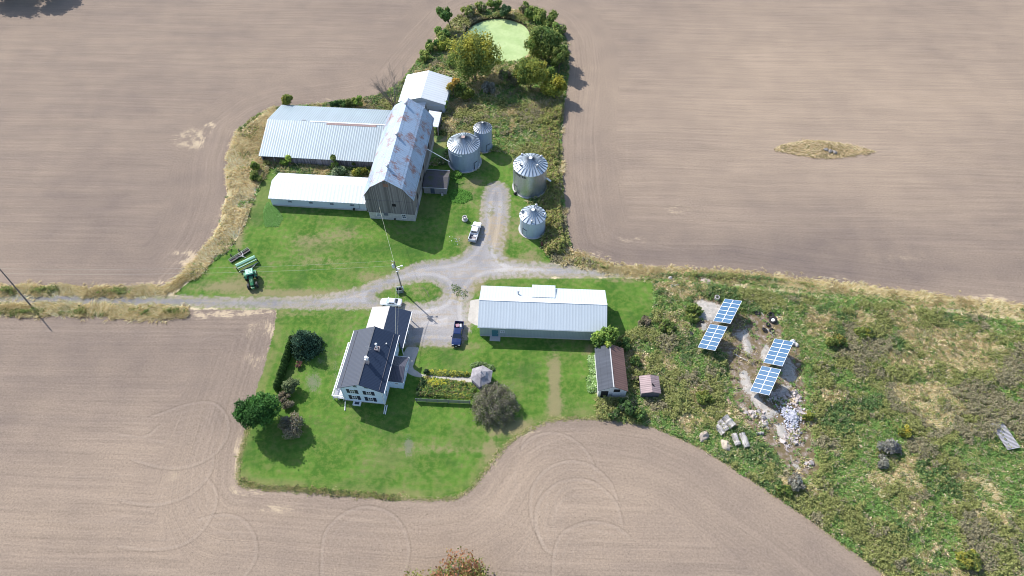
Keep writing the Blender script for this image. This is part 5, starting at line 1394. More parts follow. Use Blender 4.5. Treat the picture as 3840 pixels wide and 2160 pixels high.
# ------------------------------------------------------------------ weeds, dry grass and ground cover (nobody could count these)
def scatter(n, box, rng):
    x = rng.uniform(box[0], box[1], n); y = rng.uniform(box[2], box[3], n); return x, y
def weeds(name, label, x, y, rng, k=11, hs=1.0, leaf=.12, only=None, hnoise=True):
    """leafy clumps: k small leaves round each stem"""
    c0, kk = mcol(x, y, rng)
    if only is not None: c0 = np.array(only)[rng.integers(0, len(only), len(x))]
    hh = (.25 + 1.1 * np.clip(fbm(x, y, 4.5, 21) * 1.5 - .35, 0, 1) * (.6 + .6 * fbm(x, y, 1.6, 44))) * hs * rng.uniform(.7, 1.3, len(x))
    hh = hh * np.array([.40, .75, 1.1, 1.15, .5, .8])[kk]
    if only is None:
        kp = ((kk != 4) | (rng.random(len(x)) < .18)) & ((sdf(x, y, DRY_) > 0) | (fbm(x, y, 5.0, 61) > .56) & (rng.random(len(x)) < .8)); x, y, c0, hh = x[kp], y[kp], c0[kp], hh[kp]
    n = len(x)
    X_ = np.repeat(x, k); Y_ = np.repeat(y, k); H_ = np.repeat(hh, k); C_ = np.repeat(c0, k, axis=0)
    t = rng.uniform(0, 1, n * k); a = rng.uniform(0, 2 * pi, n * k)
    rr = (.12 + .38 * np.sqrt(np.clip(1 - t * t, 0, 1))) * rng.uniform(.3, 1, n * k)
    c = np.stack([X_ + rr * np.cos(a), Y_ + rr * np.sin(a), .03 + t * H_], axis=1)
    o = foliage(name, c, leaf, C_, rng, None, 1.7, gain=1.85)
    return tag(o, label, 'weeds', None, 'stuff')
def straw_blades(name, label, x, y, rng, L=.8, wd=.035, cols=((.40, .33, .20), (.47, .40, .27), (.33, .26, .14), (.24, .21, .09)), k=6, lean=.9, cat='dry grass'):
    n = len(x)
    X_ = np.repeat(x, k) + rng.normal(0, .16, n * k); Y_ = np.repeat(y, k) + rng.normal(0, .16, n * k)
    th = np.repeat(fbm(x, y, 6.0, 8) * 9.0, k) + rng.normal(0, .5, n * k)
    ln = L * rng.uniform(.5, 1.2, n * k); le = np.clip(rng.normal(lean, .25, n * k), .1, 1.35)
    le = np.clip(le + .25, .2, 1.42)
    d = np.stack([np.cos(th) * np.sin(le), np.sin(th) * np.sin(le), np.cos(le)], axis=1)
    s = np.stack([-np.sin(th), np.cos(th), np.zeros(n * k)], axis=1) * wd
    b = np.stack([X_, Y_, np.full(n * k, .01)], axis=1)
    v = np.stack([b - s, b + s, b + d * ln[:, None] + s * .6, b + d * ln[:, None] - s * .6], axis=1).reshape(-1, 3)
    cl = np.array(cols)[rng.integers(0, len(cols), n * k)] * rng.uniform(1.5, 2.3, (n * k, 1)); cl = np.clip(cl, 0, .82)
    o = np_mesh(name, v, np.arange(len(v)).reshape(-1, 4), M_LEAF, False, None, {'col': np.repeat(cl, 4, axis=0)})
    return tag(o, label, cat, None, 'stuff')
rng = np.random.default_rng(3)
def ok_weed(x, y, m=.25):
    r = regions(x, y)
    tk = (sdf(x, y, TRKB) > 0) | (RNG.random(len(x)) < .22)
    w_ = (r['veg'] < -.1) & ((r['lawn'] > .1) | (r['betw'] < -.1)) & (r['grv'] > m) & (r['pond'] > .2) & (r['rock'] > .2) & (r['conc'] > .2) & tk
    for t_, x0, x1, y0, y1 in FOOT:
        a = -t_.rotation_euler.z; dx = x - t_.location.x; dy = y - t_.location.y
        lx_ = dx * cos(a) - dy * sin(a); ly_ = dx * sin(a) + dy * cos(a)
        w_ &= ~((lx_ > x0) & (lx_ < x1) & (ly_ > y0) & (ly_ < y1))
    for bx, by, br in ((binA.location.x, binA.location.y, 4.6), (binB.location.x, binB.location.y, 2.7), (binC.location.x, binC.location.y, 4.6), (binD.location.x, binD.location.y, 3.5)):
        w_ &= (x - bx) ** 2 + (y - by) ** 2 > br * br
    return w_, r
FOOT = [(barn, -6, 6, -.4, 29.6), (cs, -10.5, 10.2, -.2, 33), (ws, -4.8, 4.6, -.2, 24), (rs, -6.6, 7, 0, 12.5), (os_, -3, 3.2, -.1, 10.5), (ls, -2.2, 2.2, -.1, 4), (dairy, -.3, 8.5, -.3, 6), (lt, -2, 5, -1, 8), (ds, -6, 6, 0, 28)]
# right hand meadow
x, y = scatter(160000, (15, 135, 30, 96), rng)
w_, r = ok_weed(x, y); u_, v_ = img_s(x, y); w_ &= (u_ < 2640) & (v_ < 1500)
keep = rng.random(len(x)) < np.where(r['moss'] < .5, .05, .60)
x, y = x[w_ & keep], y[w_ & keep]
x, y = x[:52000], y[:52000]
weeds('meadow_weeds', 'tall mixed goldenrod, grass and herbs covering the meadow on the right', x, y, rng, 10, 1.3, .11)
m = rng.random(len(x)); c_, k_ = mcol(x, y)
s_ = (k_ == 4) | (m < .10)
straw_blades('meadow_straw', 'pale flattened dry grass in the right meadow', x[s_], y[s_], rng, 1.0, .035)
# pond meadow and the strips round the farmyard
x, y = scatter(150000, (-75, 22, 95, 216), rng)
w_, r = ok_weed(x, y); x, y = x[w_], y[w_]
sel = rng.random(len(x)) < .80; x, y = x[sel][:36000], y[sel][:36000]
weeds('pond_meadow_weeds', 'rank green and olive weeds between the grain bins, the barn and the pond', x, y, rng, 8, 1.0, .145)
c_, k_ = mcol(x, y); s_ = (k_ == 4) | (rng.random(len(x)) < .08)
straw_blades('pond_meadow_straw', 'wind-combed dry grass round the barns and pond', x[s_], y[s_], rng, 1.3, .05, k=11, lean=1.1)
DRY = DRY_
a_ = np.array(DRY); x, y = scatter(16000, (a_[:, 0].min(), a_[:, 0].max(), a_[:, 1].min(), a_[:, 1].max()), rng)
q_ = (sdf(x, y, DRY) < 0) & (fbm(x, y, 5.0, 61) < .60); x, y = x[q_], y[q_]
straw_blades('dry_strip_grass', 'broad band of tall golden dry grass between the left field and the farmyard', x, y, rng, 1.3, .05, ((.50, .41, .26), (.44, .34, .19), (.55, .47, .33), (.36, .28, .16)), 9, 1.1)
# fine green grass between the taller stands
x, y = scatter(90000, (22, 135, 30, 96), rng); w_, r = ok_weed(x, y); u_, v_ = img_s(x, y); w_ &= (u_ < 2640) & (v_ < 1500) & (r['moss'] > 0); x, y = x[w_], y[w_]
c_, k_ = mcol(x, y); s_ = (k_ <= 1) | (k_ == 2) & (rng.random(len(x)) < .4); x, y = x[s_][:26000], y[s_][:26000]
straw_blades('meadow_grass', 'soft bright green grass in the hollows of the right meadow', x, y, rng, .55, .035, ((.10, .17, .042), (.125, .185, .052), (.08, .135, .038), (.19, .20, .08)), 7, 1.0, 'grass')
# tall weed hedge along the field on the right of the bins
line = SP((1418, 250), (1404, 340), (1402, 450), (1408, 520), (1414, 590), (1420, 640))
n = 7500; q = rng.uniform(0, len(line) - 1.001, n); i_ = q.astype(int); f_ = q - i_; ln_ = np.array(line)
lx_ = ln_[i_, 0] * (1 - f_) + ln_[i_ + 1, 0] * f_ - np.abs(rng.normal(0, 2.0, n)); ly_ = ln_[i_, 1] * (1 - f_) + ln_[i_ + 1, 1] * f_
w_, r = ok_weed(lx_, ly_)
weeds('field_edge_weeds', 'dense shoulder-high goldenrod band between the grain bins and the right field', lx_[w_], ly_[w_], rng, 9, 1.9, .14, [(.20, .20, .06), (.16, .18, .06), (.23, .21, .08), (.17, .135, .08), (.12, .16, .045)])
# grassy rims: along the lane, the lawn edge and the field island
def along(pts, n, wid, rng, closed=False):
    a = np.array(pts); sg = np.linalg.norm(np.diff(a, axis=0), axis=1); cum = np.concatenate([[0], np.cumsum(sg)])
    q = rng.uniform(0, cum[-1], n); i_ = np.clip(np.searchsorted(cum, q) - 1, 0, len(sg) - 1); f_ = (q - cum[i_]) / sg[i_]
    p = a[i_] * (1 - f_)[:, None] + a[i_ + 1] * f_[:, None]
    d = (a[i_ + 1] - a[i_]) / sg[i_][:, None]
    o = rng.normal(0, wid, n)
    return p[:, 0] - d[:, 1] * o, p[:, 1] + d[:, 0] * o
x, y = along(SP((-30, 729), (100, 730), (250, 733), (370, 733), (425, 728), (455, 704), (500, 664)), 3600, .65, rng)
straw_blades('verge_grass', 'dry straw grass along the upper verge of the lane', x, y, rng, .9, .04, k=8)
x, y = along(SP((-30, 778), (150, 779), (300, 784), (470, 786)), 3400, .8, rng)
straw_blades('verge_grass', 'dry straw grass along the lower verge of the lane', x, y, rng, .9, .04, k=8)
for k, (nm, lb, ps, n) in enumerate((('verge_weeds', 'green weed clumps on the upper verge of the lane', ((25, 731), (100, 731), (118, 731), (130, 730), (280, 735), (300, 736), (295, 734)), 500), ('verge_weeds', 'olive and green weeds along the field side of the lower verge', tuple((8 + 22 * j, 783 + (j % 3) * 1.5) for j in range(21)), 800))):
    j = rng.integers(0, len(ps), n); pts = np.array([S(*p_) for p_ in ps])
    x = pts[j, 0] + rng.normal(0, 1.0, n); y = pts[j, 1] + rng.normal(0, .35, n)
    weeds(nm, lb, x, y, rng, 12, 1.1 if k == 0 else 1.0, .13, [(.13, .165, .05), (.17, .165, .06), (.10, .13, .04)])
x, y = along(VEG[32:] + VEG[:1], 200, .2, rng)
low = [S(*p_) for p_ in ((2240, 1452), (2130, 1371), (2060, 1319), (1960, 1249), (1850, 1179), (1760, 1119), (1640, 1069), (1560, 1058), (1480, 1050), (1400, 1052), (1330, 1078), (1280, 1110), (1230, 1170), (1195, 1222), (1150, 1250), (1090, 1257), (980, 1249), (840, 1239), (700, 1227), (612, 1221), (601, 1205), (604, 1150), (623, 1075))]
x, y = along(low, 2200, .22, rng)
straw_blades('rim_grass', 'thin rim of longer grass where the lower field meets lawn and meadow', x, y, rng, .32, .03, ((.26, .23, .12), (.14, .165, .045), (.10, .145, .035), (.32, .27, .16)), 5, 1.0, 'grass')
x, y = along([S(*p_) for p_ in ((604, 1208), (640, 1224), (760, 1233), (880, 1242), (960, 1249), (1010, 1252))], 330, .3, rng)
weeds('rim_weeds', 'ragged weeds along the bottom edge of the lawn', x, y, rng, 9, .25, .08, [(.13, .16, .045), (.20, .16, .08), (.13, .13, .045), (.05, .07, .03)])
x, y = along([S(*p_) for p_ in ((1440, 642), (1500, 665), (1560, 679), (1700, 686), (1850, 692), (1950, 705), (2080, 722), (2250, 742), (2440, 765), (2600, 784))], 6500, .9, rng)
straw_blades('track_grass', 'dry straw grass along the edge of the right field', x, y, rng, .8, .035)
x, y = scatter(60000, (-60, 0, 100, 165), rng); r = regions(x, y)
# straw island in the right field
x, y = scatter(40000, (15, 120, 120, 170), rng); i_ = sdf(x, y, ISLAND); x, y = x[i_ < -.1], y[i_ < -.1]
straw_blades('field_island_grass', 'lens-shaped patch of pale dry grass left standing in the right field', x, y, rng, .9, .05, ((.36, .29, .19), (.40, .33, .23), (.30, .23, .13), (.14, .13, .05)), 5, 1.15)
mb = MB(); c = S(2085, 378)
rr_ = np.random.default_rng(4)
M_BLD = plain('grey_boulder', (.24, .22, .20), .9, 0, .3, 2)
for k, lb_ in enumerate(('left grey boulder in the dry grass patch of the right field', 'middle grey boulder in the dry grass patch of the right field', 'right grey boulder in the dry grass patch of the right field')):
    mb = MB(); mb.sphere((0, 0, 0), .75, .5, .4, 9, 6)
    mb.v = [(x_ * (1 + .2 * sin(x_ * 7 + k)), y_ * (1 + .2 * cos(x_ * 5 + k)), z_ * (1 + .2 * sin(y_ * 9))) for x_, y_, z_ in mb.v]
    o = mb.build('field_boulder', M_BLD); o.location = (c[0] + k * 1.0 - .8, c[1] - k * .5, .2); o.rotation_euler.z = k; tag(o, lb_, 'boulder', 'boulders in the dry grass patch')
# flower beds
def in_poly(n, poly, rng, m=-.1):
    a = np.array(poly); x, y = scatter(n * 4, (a[:, 0].min(), a[:, 0].max(), a[:, 1].min(), a[:, 1].max()), rng); d_ = sdf(x, y, poly) < m
    return x[d_][:n], y[d_][:n]
x, y = in_poly(1700, BED, rng)
uu = (x - BED[0][0])
weeds('flower_bed_plants', 'mixed yellow and green perennials filling the large flower bed left of the gazebo', x, y, rng, 12, .8, .08, [(.10, .17, .04), (.07, .12, .035), (.13, .18, .05), (.24, .24, .05), (.20, .15, .08), (.06, .10, .04)])
ye = [zg(*p_) for p_ in ((310, 640), (600, 660), (620, 720), (420, 770), (320, 730))]
x, y = in_poly(420, ye, rng); weeds('yellow_flowers', 'patch of bright yellow flowers along the path side of the large bed', x, y, rng, 12, .75, .07, [(.42, .38, .04), (.34, .33, .05), (.20, .22, .04)])
x, y = in_poly(500, BED2, rng); weeds('border_flowers', 'narrow flower border with yellow blooms on the upper side of the gazebo path', x, y, rng, 12, .7, .075, [(.38, .35, .05), (.10, .15, .04), (.07, .11, .035), (.14, .16, .05)])
z6 = Z(1650, 1020, 2.415)
x, y = in_poly(230, [z6(*p_) for p_ in ((1345, 770), (1410, 760), (1420, 930), (1365, 930))], rng); weeds('rhubarb_plants', 'pale broad-leaved plants beside the upper left wall of the old shed', x, y, rng, 9, .8, .16, [(.26, .34, .17), (.16, .25, .08), (.10, .17, .05)])
x, y = in_poly(260, [z6(*p_) for p_ in ((1335, 950), (1415, 945), (1430, 1070), (1350, 1090))], rng); weeds('rhubarb_plants', 'pale broad-leaved plants beside the lower left wall of the old shed', x, y, rng, 9, .8, .16, [(.26, .34, .17), (.16, .25, .08), (.10, .17, .05)])
x, y = in_poly(160, [zg(*p_) for p_ in ((985, 400), (1150, 385), (1320, 440), (1325, 500), (1280, 480), (1160, 410), (1000, 450))], rng, 0); weeds('hosta_border', 'hosta border round the back of the gazebo', x, y, rng, 10, .6, .1, [(.10, .15, .05), (.16, .22, .10), (.07, .10, .04)])
zz4 = Z(1250, 600, 3.22)
x, y = in_poly(1500, [zz4(*p_) for p_ in ((1400, 370), (1520, 350), (1650, 400), (1680, 470), (1560, 520), (1430, 500))], rng); weeds('nettle_patch', 'taller bright green weed patch in the lawn right of the milk house', x, y, rng, 9, .3, .09, [(.095, .21, .04), (.075, .17, .03)])
x, y = in_poly(300, [zz4(*p_) for p_ in ((1420, 170), (1490, 120), (1560, 190), (1440, 250))], rng); weeds('nettle_patch', 'bright weeds at the foot of the big ribbed grain bin', x, y, rng, 9, .6, .1, [(.10, .20, .04), (.07, .14, .03)])
x, y = in_poly(2200, [Z(900, 240, 2.415)(*p_) for p_ in ((250, 1250), (320, 1290), (385, 1400), (340, 1470), (230, 1470), (220, 1330))], rng); weeds('nettle_patch', 'pale rank grass at the left end of the low white shed', x, y, rng, 7, .12, .09, [(.10, .21, .05), (.13, .22, .07)])
x, y = in_poly(45, [z6(*p_) for p_ in ((95, 110), (180, 120), (230, 160), (260, 230), (200, 240), (110, 190))], rng); weeds('gravel_weeds', 'low weeds sprouting through the gravel left of the drive shed', x, y, rng, 7, .18, .08, [(.10, .14, .05), (.07, .11, .04)])
# ------------------------------------------------------------------ vehicles
def paint(name, col, rough=.25, metal=0.0, coat=.6):
    g = G(name)
    nz = g.noise(1.5, g.obj(), 3)
    m = g.fin(g.scale(col, g.add(.94, g.mul(nz, .12))), rough, metal, .5)
    g.bsdf.inputs['Coat Weight'].default_value = coat
    g.bsdf.inputs['Coat Roughness'].default_value = .08
    return m
M_TYRE = plain('tyre_rubber', (.022, .022, .024), .85, 0, .25, 6)
M_RIM = plain('wheel_rim', (.45, .46, .48), .35, .6, .06)
M_LAMP_W = plain('lamp_clear', (.75, .78, .80), .15, 0, .05, 1, .8)
M_LAMP_R = plain('lamp_red', (.35, .02, .02), .25, 0, .05)
M_CARGLASS = plain('car_glass', (.02, .028, .04), .08, 0, .1, 1, 1.0)

def wheel(t, x, y, r, w, rim=None, rr=.6, name='wheel'):
    sgn = 1 if x > 0 else -1
    mb = MB(); mb.smooth = False
    prof = [(r * .62, -w / 2), (r * .93, -w / 2), (r, -w * .32), (r, w * .32), (r * .93, w / 2), (r * .62, w / 2)]
    v = []; f = []; n = 24
    for pr, px_ in prof:
        for i in range(n):
            a = 2 * pi * i / n; v.append((x + px_, y + pr * cos(a), r + pr * sin(a)))
    for k in range(len(prof) - 1):
        for i in range(n):
            j = (i + 1) % n; f.append((k * n + i, k * n + j, (k + 1) * n + j, (k + 1) * n + i))
    mb.add(v, f); o = mb.build(name, M_TYRE, t)
    mb = MB(); mb.cyl((x - w * .38, y, r), (x + w * .38, y, r), r * .64, n=20); mb.cyl((x + sgn * w * .38, y, r), (x + sgn * w * .5, y, r), r * .22, n=10); mb.build('rim', rim or M_RIM, o)
    return o
def ring(y, hb, hm, ht, zb, zm, zt, r=.07):
    """car body cross-section at y"""
    return [(-hb, y, zb), (-hm, y, zm), (-hm + .01, y, zt - r), (-ht, y, zt), (0, y, zt + .02), (ht, y, zt), (hm - .01, y, zt - r), (hm, y, zm), (hb, y, zb)]
def glasshouse(t, belt, top, zb, zt, mat, name='cab'):
    """belt=(y0,y1,hw) rectangle at zb; top=(y0,y1,hw) at zt. Returns panes as parts"""
    (a0, a1, aw), (b0, b1, bw) = belt, top
    B_ = [Vector((-aw, a0, zb)), Vector((aw, a0, zb)), Vector((aw, a1, zb)), Vector((-aw, a1, zb))]
    M_ = [Vector((-bw, b0, zt - .06)), Vector((bw, b0, zt - .06)), Vector((bw, b1, zt - .06)), Vector((-bw, b1, zt - .06))]
    T_ = [Vector((-bw + .1, b0 + .08, zt)), Vector((bw - .1, b0 + .08, zt)), Vector((bw - .1, b1 - .1, zt)), Vector((-bw + .1, b1 - .1, zt))]
    mb = MB(); mb.loft([B_, M_, T_]); o = mb.build(name, mat, t)
    def pane(i, j, u0, u1, v0, v1, nm, off=.012, gm=None):
        p = [B_[i], B_[j], M_[j], M_[i]]
        nrm = (p[1] - p[0]).cross(p[3] - p[0]).normalized()
        def at(u, v): return (p[0].lerp(p[1], u)).lerp(p[3].lerp(p[2], u), v)
        q = [at(u0, v0), at(u1, v0), at(u1, v1), at(u0, v1)]
        mb = MB(); mb.add([a + nrm * off for a in q] + [a - nrm * .01 for a in q], [(0, 1, 2, 3), (0, 4, 5, 1), (1, 5, 6, 2), (2, 6, 7, 3), (3, 7, 4, 0)])
        return mb.build(nm, gm or M_CARGLASS, t)
    return o, pane
def pickup(label, loc, rz, mat, crew=True, load=None):
    t = thing('pickup_truck', label, 'pickup truck', (*loc, 0), rz)
    # nose, body sills and bed
    mb = MB()
    mb.loft([ring(1.05, .88, 1.0, .93, .45, .8, 1.18), ring(1.4, .88, 1.0, .92, .45, .8, 1.2), ring(2.3, .88, .99, .86, .45, .8, 1.14), ring(2.75, .86, .95, .8, .45, .8, 1.05), ring(2.93, .78, .86, .7, .5, .75, .92)])
    mb.loft([ring(-.95, .9, 1.0, .95, .42, .8, 1.16), ring(1.05, .9, 1.0, .95, .42, .8, 1.18)])
    mb.build('body', mat, t)
    mb = MB(); mb.box(-.98, -.86, -2.85, -.96, .5, 1.2); mb.box(.86, .98, -2.85, -.96, .5, 1.2); mb.box(-.86, .86, -1.04, -.96, .5, 1.22); mb.build('bed_side', mat, t)
    MB().box(-.86, .86, -2.85, -1.04, .55, .66).build('bed_floor', plain('bed_liner', (.05, .05, .06) if load != 'white' else (.12, .12, .15), .8), t)
    mb = MB(); mb.box(-.86, .86, -2.93, -2.855, .55, 1.2); mb.build('tailgate', mat, t)
    o, pane = glasshouse(t, (-.96, 1.5, .93), (-.78, .72, .76), 1.17, 1.84, mat)
    pane(2, 3, .06, .94, .1, .95, 'windscreen'); pane(0, 1, .1, .9, .2, .9, 'rear_window')
    pane(1, 2, .05, .44, .12, .9, 'side_window'); pane(1, 2, .5, .8, .12, .9, 'side_window')
    pane(3, 0, .2, .5, .12, .9, 'side_window'); pane(3, 0, .56, .95, .12, .9, 'side_window')
    for x in (-1, 1):
        for y in (-1.85, 1.95): wheel(t, x * .86, y, .40, .27)
        mb = MB(); mb.box(min(x * 1.0, x * 1.24), max(x * 1.0, x * 1.24), 1.05, 1.17, 1.2, 1.42); mb.build('mirror', mat if load == 'white' else M_BLACK, t)
        mb = MB(); mb.box(x * .62 - .2, x * .62 + .2, 2.84, 2.95, .78, .95); mb.build('headlight', M_LAMP_W, t)
        mb = MB(); mb.box(x * .9 - .07, x * .9 + .07, -2.96, -2.84, .75, 1.15); mb.build('tail_light', M_LAMP_R if load != 'white' else plain('tail_dark', (.10, .02, .03)), t)
    MB().box(-.95, .95, -3.12, -2.95, .45, .65).build('rear_bumper', M_GREYMETAL, t)
    MB().box(-.92, .92, 2.9, 3.05, .42, .66).build('front_bumper', M_GREYMETAL if load == 'white' else M_BLACK, t)
    MB().box(-.5, .5, 2.9, 2.97, .68, .92).build('grille', M_BLACK, t)
    MB().box(-.18, .18, 3.05, 3.07, .48, .6).build('number_plate', M_TRIM, t)
    mb = MB(); mb.box(-.9, .9, 1.47, 1.53, 1.17, 1.21); mb.build('wiper_cowl', M_BLACK, t)
    return t
def ground_heading(a, b):
    return atan2(b[1] - a[1], b[0] - a[0]) - pi / 2
zw = Z(1730, 810, 11.59)
r0 = zw(452, 1150, .6); f0 = zw(735, 205, .95)
M_CARW = paint('white_paint', (.72, .74, .76)); M_CARB = paint('navy_paint', (.012, .030, .11), .22, .3)
rz_ = ground_heading(r0, f0)
pk = pickup('white pickup truck parked on the gravel between the barn and the grain bins, facing away', ((r0[0] + f0[0]) / 2, (r0[1] + f0[1]) / 2), rz_, M_CARW, load='white')
def on(t, name, label, cat, build_, mat, dx, dy, z=0, rz=0.0):
    """a separate thing resting at a spot given in the frame of another"""
    a = t.rotation_euler.z
    mb = MB(); build_(mb); o = mb.build(name, mat)
    o.location = (t.location.x + dx * cos(a) - dy * sin(a), t.location.y + dx * sin(a) + dy * cos(a), z); o.rotation_euler.z = a + rz
    return tag(o, label, cat)
on(pk, 'white_crate', 'white crate in the bed of the white pickup truck', 'crate', lambda m: m.box(-.35, .35, -.28, .28, 0, .35), M_TRIM, .35, -1.45, .661)
on(pk, 'board_stack', 'pale boards lying in the bed of the white pickup truck', 'boards', lambda m: (m.box(-.4, .4, -.5, .5, 0, .1), m.box(-.7, .3, .42, .5, .1, .2)), plain('pale_board', (.33, .30, .30)), .25, -2.25, .661)
zb2 = Z(1660, 1180, 9.66)
r0 = zb2(612, 208, 1.2); f0 = zb2(480, 1160, .5)
rz_ = ground_heading(r0, f0)
pb_ = pickup('dark blue pickup truck parked on the gravel beside the lawn, facing the camera', ((r0[0] + f0[0]) / 2, (r0[1] + f0[1]) / 2), rz_, M_CARB)
on(pb_, 'paper_sack', 'torn white sack in the bed of the dark blue pickup truck', 'sack', lambda m: (m.loft([[(-.3, -.5, 0), (.2, -.55, 0), (.35, .3, 0), (-.1, .5, 0)], [(-.2, -.4, .35), (.15, -.4, .4), (.25, .25, .38), (-.1, .35, .3)]])), M_TRIM, -.4, -1.95, .661, .3)
on(pb_, 'plastic_tub', 'dusty pink tub in the bed of the dark blue pickup truck', 'tub', lambda m: (m.loft([[(-.3, -.3, 0), (.3, -.3, 0), (.3, .3, 0), (-.3, .3, 0)], [(-.36, -.36, .4), (.36, -.36, .4), (.36, .36, .4), (-.36, .36, .4)]])), plain('pink_plastic', (.38, .22, .28)), .3, -1.9, .661, .3)
# sedan
c = P(1464, 1142, .5); a0 = P(1439.7, 1149); a1 = P(1487, 1152)
se = thing('parked_car', 'white four-door sedan parked on the lane behind the farmhouse', 'car', (P(1466, 1140, .6)[0], (a0[1] + a1[1]) / 2 + .78, 0), atan2(a0[1] - a1[1], a0[0] - a1[0]) - pi / 2)
mb = MB()
mb.loft([ring(-2.35, .68, .78, .62, .45, .65, .88), ring(-2.15, .8, .87, .74, .32, .65, 1.0), ring(-1.4, .84, .9, .78, .28, .6, 1.02), ring(0, .85, .91, .80, .26, .6, .98), ring(1.0, .85, .91, .78, .28, .6, .95), ring(1.7, .83, .88, .70, .3, .6, .86), ring(2.15, .76, .82, .58, .36, .55, .74), ring(2.36, .58, .64, .4, .42, .5, .62)])
mb.build('body', M_CARW, se)
o, pane = glasshouse(se, (-1.62, 1.05, .80), (-.85, .30, .60), .96, 1.42, M_CARW)
pane(2, 3, .08, .92, .06, .95, 'windscreen', gm=plain('pale_windscreen', (.30, .38, .42), .15, 0, .2, 2)); pane(0, 1, .1, .9, .1, .92, 'rear_window')
for (i, j) in ((1, 2), (3, 0)):
    pane(i, j, .2, .50, .12, .86, 'side_window'); pane(i, j, .53, .80, .12, .86, 'side_window')
for x in (-1, 1):
    for y in (-1.35, 1.38): wheel(se, x * .80, y, .32, .21)
    mb = MB(); mb.box(min(x * .88, x * 1.04), max(x * .88, x * 1.04), .62, .76, .95, 1.08); mb.build('mirror', M_CARW, se)
    mb = MB(); mb.box(x * .56 - .14, x * .56 + .14, 2.1, 2.26, .60, .72); mb.build('headlight', M_LAMP_W, se)
    mb = MB(); mb.box(x * .62 - .16, x * .62 + .16, -2.35, -2.22, .74, .90); mb.build('tail_light', M_LAMP_R, se)
MB().box(-.55, .55, -2.37, -2.33, .5, .66).build('number_plate', M_GREYMETAL, se)

# tractor and its implements
zt = Z(820, 900, 6.585)
M_GREEN = paint('tractor_green', (.035, .21, .085), .4, 0, .3); M_ROOFG = paint('cab_roof_green', (.16, .42, .30), .4, 0, .2); M_YEL = plain('yellow_rim', (.50, .42, .22), .5)
fl = zt(745, 1185); fr = zt(985, 1138); rl = zt(655, 985); rr_ = zt(1010, 920)
cf = ((fl[0] + fr[0]) / 2, (fl[1] + fr[1]) / 2); cr = ((rl[0] + rr_[0]) / 2, (rl[1] + rr_[1]) / 2)
hd = ground_heading(cr, cf)
tr_ = thing('tractor', 'green farm tractor with a pale green cab roof parked on the grass', 'tractor', (cr[0], cr[1], 0), hd)
mb = MB(); mb.loft([[(-.42, .9, .9), (.42, .9, .9), (.42, .9, 1.75), (.3, .9, 1.9), (-.3, .9, 1.9), (-.42, .9, 1.75)], [(-.36, 2.6, .85), (.36, 2.6, .85), (.36, 2.6, 1.5), (.24, 2.6, 1.66), (-.24, 2.6, 1.66), (-.36, 2.6, 1.5)],
                    [(-.3, 3.15, .85), (.3, 3.15, .85), (.3, 3.15, 1.3), (.2, 3.15, 1.42), (-.2, 3.15, 1.42), (-.3, 3.15, 1.3)]]).build('hood', M_GREEN, tr_)
MB().box(-.24, .24, 3.14, 3.19, .9, 1.3).build('grille', M_BLACK, tr_)
mb = MB(); mb.box(-.22, .22, 1.9, 2.5, 1.66, 1.74); mb.build('hood_vent', plain('dark_green_vent', (.02, .12, .05)), tr_)
mb = MB(); mb.box(-.3, .3, -.4, 3.2, .55, .9); mb.box(-.85, .85, -.12, .12, .75, .95); mb.box(-.8, .8, 2.65, 2.85, .55, .75); mb.build('chassis', M_BLACK, tr_)
mb = MB(); mb.box(-.3, .3, 3.2, 3.65, .6, 1.0); mb.build('front_weight', M_GREEN, tr_)
mb = MB(); mb.loft([[(-.72, -.55, 1.0), (.72, -.55, 1.0), (.72, .95, 1.0), (-.72, .95, 1.0)], [(-.78, -.6, 2.45), (.78, -.6, 2.45), (.74, .85, 2.45), (-.74, .85, 2.45)]]).build('cab', M_CARGLASS, tr_)
mb = MB(); mb.loft([[(-.85, -.75, 2.45), (.85, -.75, 2.45), (.82, .95, 2.45), (-.82, .95, 2.45)], [(-.86, -.76, 2.58), (.86, -.76, 2.58), (.83, .97, 2.58), (-.83, .97, 2.58)], [(-.72, -.6, 2.72), (.72, -.6, 2.72), (.7, .8, 2.72), (-.7, .8, 2.72)]]).build('cab_roof', M_ROOFG, tr_)
mb = MB()
for k in range(3): mb.box(-.5, .2, -.4 + k * .4, -.34 + k * .4, 2.73, 2.75)
mb.box(-.5, -.44, -.4, .46, 2.735, 2.755); mb.build('roof_groove', plain('groove_green', (.05, .22, .14)), tr_)
for x in (-1, 1):
    wheel(tr_, x * 1.08, 0, .95, .52, M_YEL); wheel(tr_, x * .92, 2.75, .66, .40, M_YEL)
    mb = MB()
    for (cy, rr0, w_, x0) in ((0, 1.02, .56, 1.06), (2.75, .73, .42, .92)):
        v = []
        for k in range(7):
            a = radians(20 + k * 22)
            for s_ in (-1, 1):
                for q in (rr0, rr0 + .05): v.append((x * x0 + s_ * w_ / 2, cy - q * cos(a), (.95 if cy == 0 else .66) + q * sin(a)))
        f = []
        for k in range(6):
            i = k * 4; f += [(i, i + 4, i + 6, i + 2), (i + 1, i + 3, i + 7, i + 5), (i, i + 1, i + 5, i + 4), (i + 2, i + 6, i + 7, i + 3)]
        m2 = MB(); m2.add(v, f); m2.build('fender', M_GREEN if cy == 0 else M_BLACK, tr_)
MB().cyl((.5, 1.2, 1.2), (.5, 1.2, 2.6), .06, n=8).build('exhaust_pipe', M_BLACK, tr_)
for x in (-1, 1):
    mb = MB(); mb.cyl((x * .8, .8, 2.0), (x * 1.25, .95, 2.1), .025, n=5); mb.box(x * 1.3 - .1, x * 1.3 + .1, .92, .98, 1.95, 2.3); mb.build('mirror', M_BLACK, tr_)
